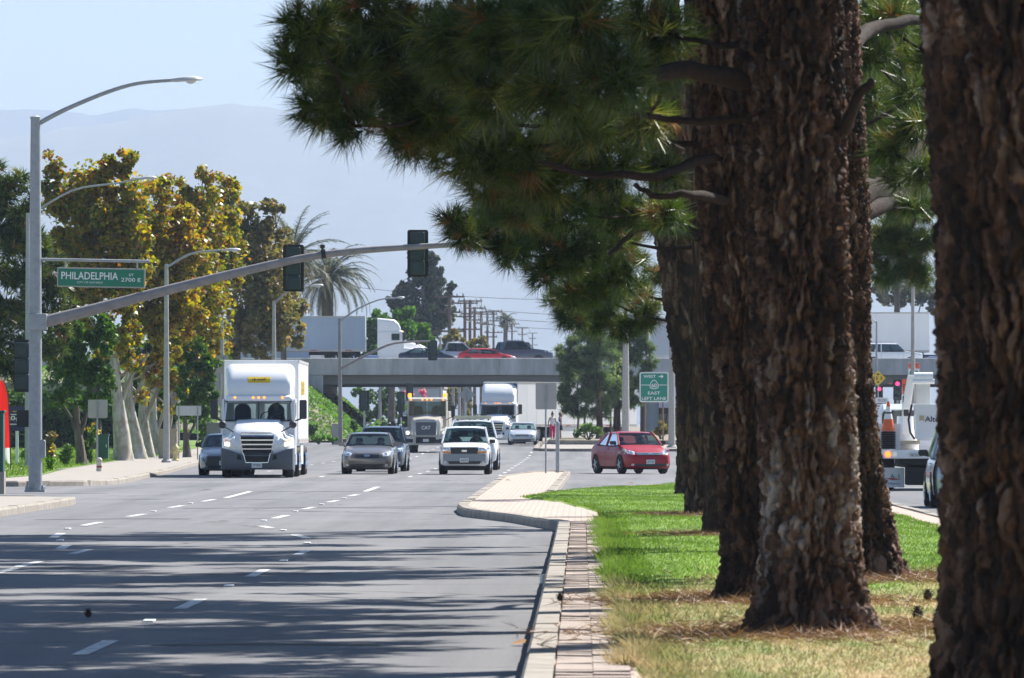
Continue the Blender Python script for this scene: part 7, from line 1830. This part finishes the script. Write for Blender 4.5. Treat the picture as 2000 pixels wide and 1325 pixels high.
# banner, feather flag, shop wall at the left edge
def banner():
    d = 300; base = Vector((px2x(48, d), d, 0.16)); t = thing('banner', 'purple price banner on white posts at the left edge', 'banner', base); s = FPX / d
    m = M('banner_purple', (0.035, 0.028, 0.10), 0.6, var=0.08); L = lambda px, py: ((px - 48) / s, py2z(py, d) - 0.16)
    x0, z1 = L(15, 794); x1, z0 = L(82, 842)
    b = MB(); b.box(x0, x1, -0.02, 0.0, z0, z1); b.build('cloth', m, t)
    x, z = L(25, 818); text('lettering', '20¢', m_white, t, (x, -0.026, z), width=26 / s, height=11 / s, bold=0.02)
    x, z = L(48, 819); b = MB(); b.prism([(x - 0.11, z - 0.13), (x + 0.11, z - 0.13), (x + 0.11, z + 0.13), (x + 0.04, z + 0.08), (x - 0.04, z + 0.13), (x - 0.11, z + 0.08)], 'y', -0.03, -0.024); b.build('print_block', m_white, t)
    for px, py, w_, col in ((27, 810, 12, m_white), (28, 829, 18, m_white), (30, 804, 10, m_yellow)):
        x, z = L(px, py); b = MB(); b.box(x - w_ / s / 2, x + w_ / s / 2, -0.03, -0.024, z - 0.02, z + 0.02); b.build('print_line', col, t)
    for px in (33, 78):
        x, z = L(px, 842); b = MB(); b.box(x - 0.06, x + 0.06, 0.02, 0.10, -0.05, z + 0.6); b.build('post', m_white, t)
    x0, z0 = L(14, 849); x1, _ = L(84, 849); b = MB(); b.box(x0, x1, 0.03, 0.06, z0 - 0.03, z0 + 0.03); b.build('rail', m_wood, t)
banner()
def feather():
    d = 255; base = Vector((px2x(21, d), d, 0.16)); t = thing('feather_flag', 'red feather flag with a white foot at the left edge', 'flag', base); s = FPX / d
    L = lambda px, py: Vector(((px - 21) / s, 0, py2z(py, d) - 0.16))
    pole = catm([L(21, 925), L(20, 880), L(18, 820), L(15, 770), L(8, 745), L(-4, 736), L(-18, 742)], 4); b = MB(); b.tube(pole, [0.022 - 0.012 * i / len(pole) for i in range(len(pole))], 6); b.build('pole', m_dark, t)
    edge = [L(19, 875), L(18, 820), L(14.5, 772), L(7.5, 747), L(-4, 739), L(-16, 744)]; inn = [L(-14, 875), L(-18, 820), L(-22, 790), L(-24, 770), L(-24, 760), L(-22, 752)]
    def cloth(a, b_, mt, nm):
        mb = MB(); V = []
        for k in range(len(a)):
            for i in range(7):
                u = i / 6; p = a[k].lerp(b_[k], u); V.append((p.x, 0.06 * math.sin(u * 6 + k), p.z))
        n = len(a); mb.add(V, [(k * 7 + i, k * 7 + i + 1, (k + 1) * 7 + i + 1, (k + 1) * 7 + i) for k in range(n - 1) for i in range(6)]); mb.build(nm, mt, t, smooth=80)
    cloth(edge, inn, leafless('flag_red', (0.75, 0.02, 0.015)), 'cloth'); cloth([L(20, 908), L(19, 875)], [L(6, 895), L(-14, 875)], leafless('flag_white', (0.75, 0.73, 0.72)), 'cloth_foot')
def leafless(name, c):
    m, nt, b = new_mat(name); b.inputs['Base Color'].default_value = (*c, 1); b.inputs['Roughness'].default_value = 0.7
    t = nd(nt, 'ShaderNodeBsdfTranslucent'); t.inputs[0].default_value = (*c, 1); mx = nd(nt, 'ShaderNodeMixShader'); mx.inputs[0].default_value = 0.5
    nt.links.new(b.outputs[0], mx.inputs[1]); nt.links.new(t.outputs[0], mx.inputs[2]); nt.links.new(mx.outputs[0], nt.nodes['Material Output'].inputs[0]); return m

feather()
# ---- buildings behind
def building(label, px0, px1, d, py_top, depth, mat, win=0, z0=0.2, roofmat=None, name='building'):
    x0, x1 = px2x(px0, d), px2x(px1, d); base = Vector(((x0 + x1) / 2, d, z0)); t = thing(name, label, 'building', base); w_ = (x1 - x0) / 2; h = py2z(py_top, d) - z0
    b = MB(); b.box(-w_, w_, 0, depth, 0, h); b.build('wall', mat, t)
    b = MB(); b.box(-w_ - 0.1, w_ + 0.1, -0.1, depth + 0.1, h - 0.35, h + 0.12); b.build('parapet', roofmat or m_conc, t)
    n = int(2 * w_ / 3.0)
    for k in range(1, n):
        b = MB(); x = -w_ + 2 * w_ * k / n; b.box(x - 0.03, x + 0.03, -0.02, 0.0, 0.2, h - 0.4); b.build('panel_joint', m_conc, t)
    for k in range(win):
        x = -w_ + 2 * w_ * (k + 0.5) / win; b = MB(); b.box(x - 0.9, x + 0.9, -0.04, 0.01, 1.0, 2.4); f = b.build('window', m_white, t); b = MB(); b.box(x - 0.82, x + 0.82, -0.05, -0.042, 1.08, 2.32); b.build('pane', m_glassd, f)
m_bw = M('warehouse_white', (0.62, 0.63, 0.64), 0.8, var=0.06, scale=0.3)
building('pale warehouse seen under the bridge behind the dark wall', 780, 865, 720, 752, 20, M('warehouse_grey', (0.5, 0.51, 0.5), 0.8, var=0.08, scale=0.4), 3)
building('white warehouse behind the leaning pine trunk', 1275, 1420, 640, 624, 25, m_bw, 0)
building('long low dark shop behind the purple banner', -220, 330, 445, 752, 12, M('shop_dark', (0.10, 0.085, 0.075), 0.8, var=0.15, scale=0.5), 8)
building('low grey works yard building right of the guide sign', 1255, 1345, 600, 800, 10, M('yard_blue_grey', (0.10, 0.12, 0.15), 0.7, var=0.15), 2)
# retaining wall along the slope under the bridge
def rwall():
    t = thing('retaining_wall', 'dark sloping retaining wall under the left end of the bridge', 'wall', (-15.3, 548, 0.6))
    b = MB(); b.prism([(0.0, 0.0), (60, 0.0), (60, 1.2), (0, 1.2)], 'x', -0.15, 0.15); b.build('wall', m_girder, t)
    b = MB(); b.prism([(-0.1, 1.2), (60, 1.2), (60, 1.3), (-0.1, 1.3)], 'x', -0.2, 0.2); b.build('coping', m_bridge, t)
rwall()
# ---- utility poles and wires
UP = [(878, 577, 760), (908, 590, 880), (918, 586, 930), (940, 608, 1080), (964, 607, 1250), (985, 620, 1400), (1000, 632, 1600), (1020, 640, 1850), (1040, 650, 2200), (927, 600, 1000), (952, 612, 1150)]
UPL = ['nearest tall wooden utility pole above the silver pickup', 'second utility pole, just right of the nearest', 'third utility pole, close against the second', 'utility pole with low arms above the red car', 'dark thick utility pole left of the small palm', 'utility pole directly below the small palm', 'utility pole right of the small palm trunk', 'tiny utility pole over the charcoal pickup roof', 'farthest tiny utility pole near the pine edge', 'utility pole fourth in the row', 'utility pole with wide arms behind the fourth']
tops = []
for k, (px, py, d) in enumerate(UP):
    base = Vector((px2x(px, d), d, 0.6)); t = thing('utility_pole', UPL[k], 'utility pole', base, group='utility poles beyond the bridge'); h = py2z(py, d) - 0.6
    b = MB(); b.tube([(0, 0, 0), (0, 0, h)], [0.24, 0.17], 8); b.build('pole', m_wood, t, smooth=60)
    for q in (0.15, 1.7, 3.6)[:3 if k % 2 == 0 else 2]:
        b = MB(); w_ = 1.5 if q != 1.7 else 1.1; b.box(-w_, w_, -0.08, 0.08, h - q - 0.09, h - q + 0.09); a = b.build('crossarm', m_wood, t)
        for x in (-w_ * 0.9, -w_ * 0.5, w_ * 0.5, w_ * 0.9):
            b = MB(); b.lathe([(0.04, h - q + 0.09), (0.07, h - q + 0.16), (0.04, h - q + 0.3)], (x, 0, 0), 6); b.build('insulator', m_wire, a)
    tops.append((base, h))
b_i = [k for k in (0, 1, 2, 9, 3, 10, 4, 5, 6, 7, 8)]
for q, x in ((0.0, -1.3), (0.0, 1.3), (1.6, 1.0)):
    b = MB(); pts = []
    for i in range(len(b_i) - 1):
        (b0, h0), (b1, h1) = tops[b_i[i]], tops[b_i[i + 1]]
        for s_ in range(6):
            u = s_ / 6; p = (b0 + Vector((x, 0, h0 - q + 0.25))).lerp(b1 + Vector((x, 0, h1 - q + 0.25)), u); p.z -= 1.2 * 4 * u * (1 - u); pts.append(p)
    b.tube(pts, 0.03, 4); tag(b.build('power_line', m_wire), ['thin wire along the left ends of the pole arms', 'thin wire along the right ends of the pole arms', 'thin wire along the lower pole arms'][0 if x < 0 else (1 if q == 0 else 2)], 'wire')
for k, (pa, pb, d) in enumerate((((700, 562), (1330, 582), 900), ((930, 603), (1400, 607), 950), ((930, 618), (1400, 622), 960), ((930, 632), (1400, 636), 980))):
    a, c = at(*pa, d), at(*pb, d); b = MB(); b.tube([a.lerp(c, i / 14) - Vector((0, 0, 3 * (i / 14) * (1 - i / 14))) for i in range(15)], 0.028, 4); tag(b.build('power_line', m_wire), ['topmost faint wire crossing the sky right of the poles', 'second faint wire crossing the sky', 'third faint wire crossing the sky', 'lowest faint wire crossing the sky'][k], 'wire')
# ---- two people on the far island
def person(label, px, d, z, h, top, low, hair, skirt=False, long_hair=True, face=0.0, armf=0.15):
    base = Vector((px2x(px, d), d, z)); t = thing('person', label, 'person', base, face)
    s = h / 1.7
    V = [(0, 0, 0.95), (0, 0, 1.15), (0, 0, 1.38), (0, -0.01, 1.47), (0, -0.02, 1.60), (0, -0.02, 1.68),
         (0.10, 0, 0.90), (0.11, 0.0, 0.50), (0.10, 0.04, 0.08), (0.11, -0.12, 0.03), (-0.10, 0, 0.90), (-0.11, -0.06, 0.50), (-0.10, 0.0, 0.08), (-0.11, -0.16, 0.03),
         (0.19, 0, 1.38), (0.24, 0.03, 1.10), (0.23, -armf, 0.86), (0.22, -armf - 0.05, 0.76), (-0.19, 0, 1.38), (-0.27, 0.02, 1.10), (-0.33, -armf, 0.88), (-0.35, -armf - 0.03, 0.78)]
    E = [(0, 1), (1, 2), (2, 3), (3, 4), (4, 5), (0, 6), (6, 7), (7, 8), (8, 9), (0, 10), (10, 11), (11, 12), (12, 13), (2, 14), (14, 15), (15, 16), (16, 17), (2, 18), (18, 19), (19, 20), (20, 21)]
    Rr = [(.15, .11), (.13, .10), (.15, .10), (.055, .055), (.085, .10), (.07, .08), (.095, .10), (.06, .065), (.042, .045), (.04, .03), (.095, .10), (.06, .065), (.042, .045), (.04, .03), (.06, .06), (.042, .042), (.033, .033), (.03, .02), (.06, .06), (.042, .042), (.033, .033), (.03, .02)]
    me = bpy.data.meshes.new('body'); me.from_pydata([(x * s, y * s, z_ * s) for x, y, z_ in V], E, []); me.materials.append(m_skin)
    o = link(bpy.data.objects.new('body', me), t)
    sk = o.modifiers.new('skin', 'SKIN'); sk.use_smooth_shade = True
    for i, r in enumerate(Rr): me.skin_vertices[0].data[i].radius = (r[0] * s, r[1] * s)
    me.skin_vertices[0].data[0].use_root = True
    sb = o.modifiers.new('sub', 'SUBSURF'); sb.levels = 2; sb.render_levels = 2
    def garment(nm, rings, mt):
        b = MB(); b.loft([[(cx * s + rx * s * math.cos(2 * math.pi * k / 12), cy * s + ry * s * math.sin(2 * math.pi * k / 12), z_ * s) for k in range(12)] for cx, cy, rx, ry, z_ in rings]); b.build(nm, mt, t, smooth=60)
    garment('shirt', [(0, 0, .165, .125, .88), (0, 0, .155, .12, 1.05), (0, 0, .17, .12, 1.25), (0, 0, .175, .11, 1.38), (0, 0, .12, .09, 1.44), (0, 0, .065, .065, 1.47)], top)
    if skirt: garment('skirt', [(0, 0, .16, .12, 1.0), (0, 0, .20, .16, .8), (0, 0, .23, .19, .58)], low)
    else:
        for sg, f in ((1, 0), (-1, 1)): garment('trouser_leg', [(sg * .085, 0, .10, .115, .97), (sg * .10, 0, .10, .11, .80), (sg * .11, -.06 * f, .085, .09, .5), (sg * .10, 0.02 - .02 * f, .075, .08, .22), (sg * .10, 0.02 - .02 * f, .075, .08, .14)], low)
    if long_hair: garment('hair', [(0, .07, .10, .05, 1.30), (0, .05, .115, .075, 1.45), (0, .02, .105, .11, 1.58), (0, 0, .10, .115, 1.66), (0, 0, .06, .07, 1.74), (0, 0, .01, .01, 1.76)], hair)
    else: garment('hair', [(0, .05, .075, .06, 1.54), (0, .01, .092, .11, 1.62), (0, 0, .09, .105, 1.68), (0, .02, .05, .06, 1.74), (0, .03, .05, .05, 1.80), (0, .03, .02, .02, 1.84)], hair)
    return t
zi = gz(472) + 0.42
person('person in white top and bright pink trousers on the far island', 1079, 466, gz(466) + 0.44, 1.60, m_white, M('pink_trousers', (0.62, 0.03, 0.14), 0.8, var=0.08), m_hair, long_hair=False, face=R(20))
person('person in blue shirt and dark skirt with long brown hair on the far island', 1094, 469, gz(469) + 0.44, 1.60, M('blue_shirt', (0.02, 0.07, 0.38), 0.8, var=0.08), M('dark_skirt', (0.015, 0.02, 0.05), 0.8, var=0.1), M('brown_hair', (0.10, 0.05, 0.03), 0.7, var=0.2), skirt=True, face=R(-80))
# ---- litter on the ground
def pine_cone(label, px, py, z, r):
    p = gp(px, py, z); t = thing('pine_cone', label, 'pine cone', (p.x, p.y, z)); b = MB()
    for k in range(6):
        zz = r * (0.2 + 0.3 * k); rr = r * math.sin(math.pi * (k + 0.8) / 7)
        for a in range(9):
            an = 2 * math.pi * (a + 0.5 * (k % 2)) / 9; c, s = math.cos(an), math.sin(an)
            b.add([(rr * 0.5 * c, rr * 0.5 * s, zz - r * .1), (rr * 1.1 * c - s * r * .22, rr * 1.1 * s + c * r * .22, zz + r * .12), (rr * 1.2 * c, rr * 1.2 * s, zz + r * .25), (rr * 1.1 * c + s * r * .22, rr * 1.1 * s - c * r * .22, zz + r * .12)], [(0, 1, 2, 3)])
    b.lathe([(r * .3, 0), (r * .8, r * .5), (r * .7, r * 1.1), (r * .15, r * 1.8)], n=9); b.build('scales', M('cone_brown', (0.05, 0.035, 0.025), 0.9, var=0.2), t)
pine_cone('dark pine cone lying on the kerb', 1094, 1174, 0.155, 0.04); pine_cone('dark pine cone on the lawn beside the nearest trunk', 1812, 1172, 0.22, 0.05); pine_cone('dark pine cone lower on the lawn near the nearest trunk', 1792, 1210, 0.22, 0.055); pine_cone('dark pine cone alone on the shaded road', 172, 1206, 0.0, 0.04)
def cup():
    p = gp(1060, 1140, 0); t = thing('paper_cup', 'pale crushed cup in the gutter by the kerb', 'litter', (p.x, p.y, 0.0)); b = MB(); b.lathe([(0.03, 0), (0.035, 0.06), (0.042, 0.10), (0.036, 0.10), (0.03, 0.02)], n=10); b.build('cup', m_white, t, smooth=40)
cup()
def debris(label, px, py, z, c):
    p = gp(px, py, z); t = tag(None or link(bpy.data.objects.new('dry_leaf', MB().add([(-.07, -.1, .01), (.06, -.12, .03), (.09, .08, .015), (.0, .14, .05), (-.09, .06, .02)], [(0, 1, 2, 3, 4)]).mesh('dry_leaf', M('dry_leaf', c, 0.9, var=0.3)))), label, 'leaf'); t.location = (p.x, p.y, z + 0.005)
debris('dry brown leaf on the asphalt in front of the red car', 1232, 945, 0, (0.25, 0.10, 0.05)); debris('dry leaf lying on the brick island nose', 992, 940, 0.15, (0.2, 0.15, 0.1)); debris('dry leaf in the gutter at the island corner', 1082, 1033, 0, (0.35, 0.25, 0.15)); debris('dry orange leaf in the gutter near the camera', 1022, 1262, 0, (0.3, 0.16, 0.07))
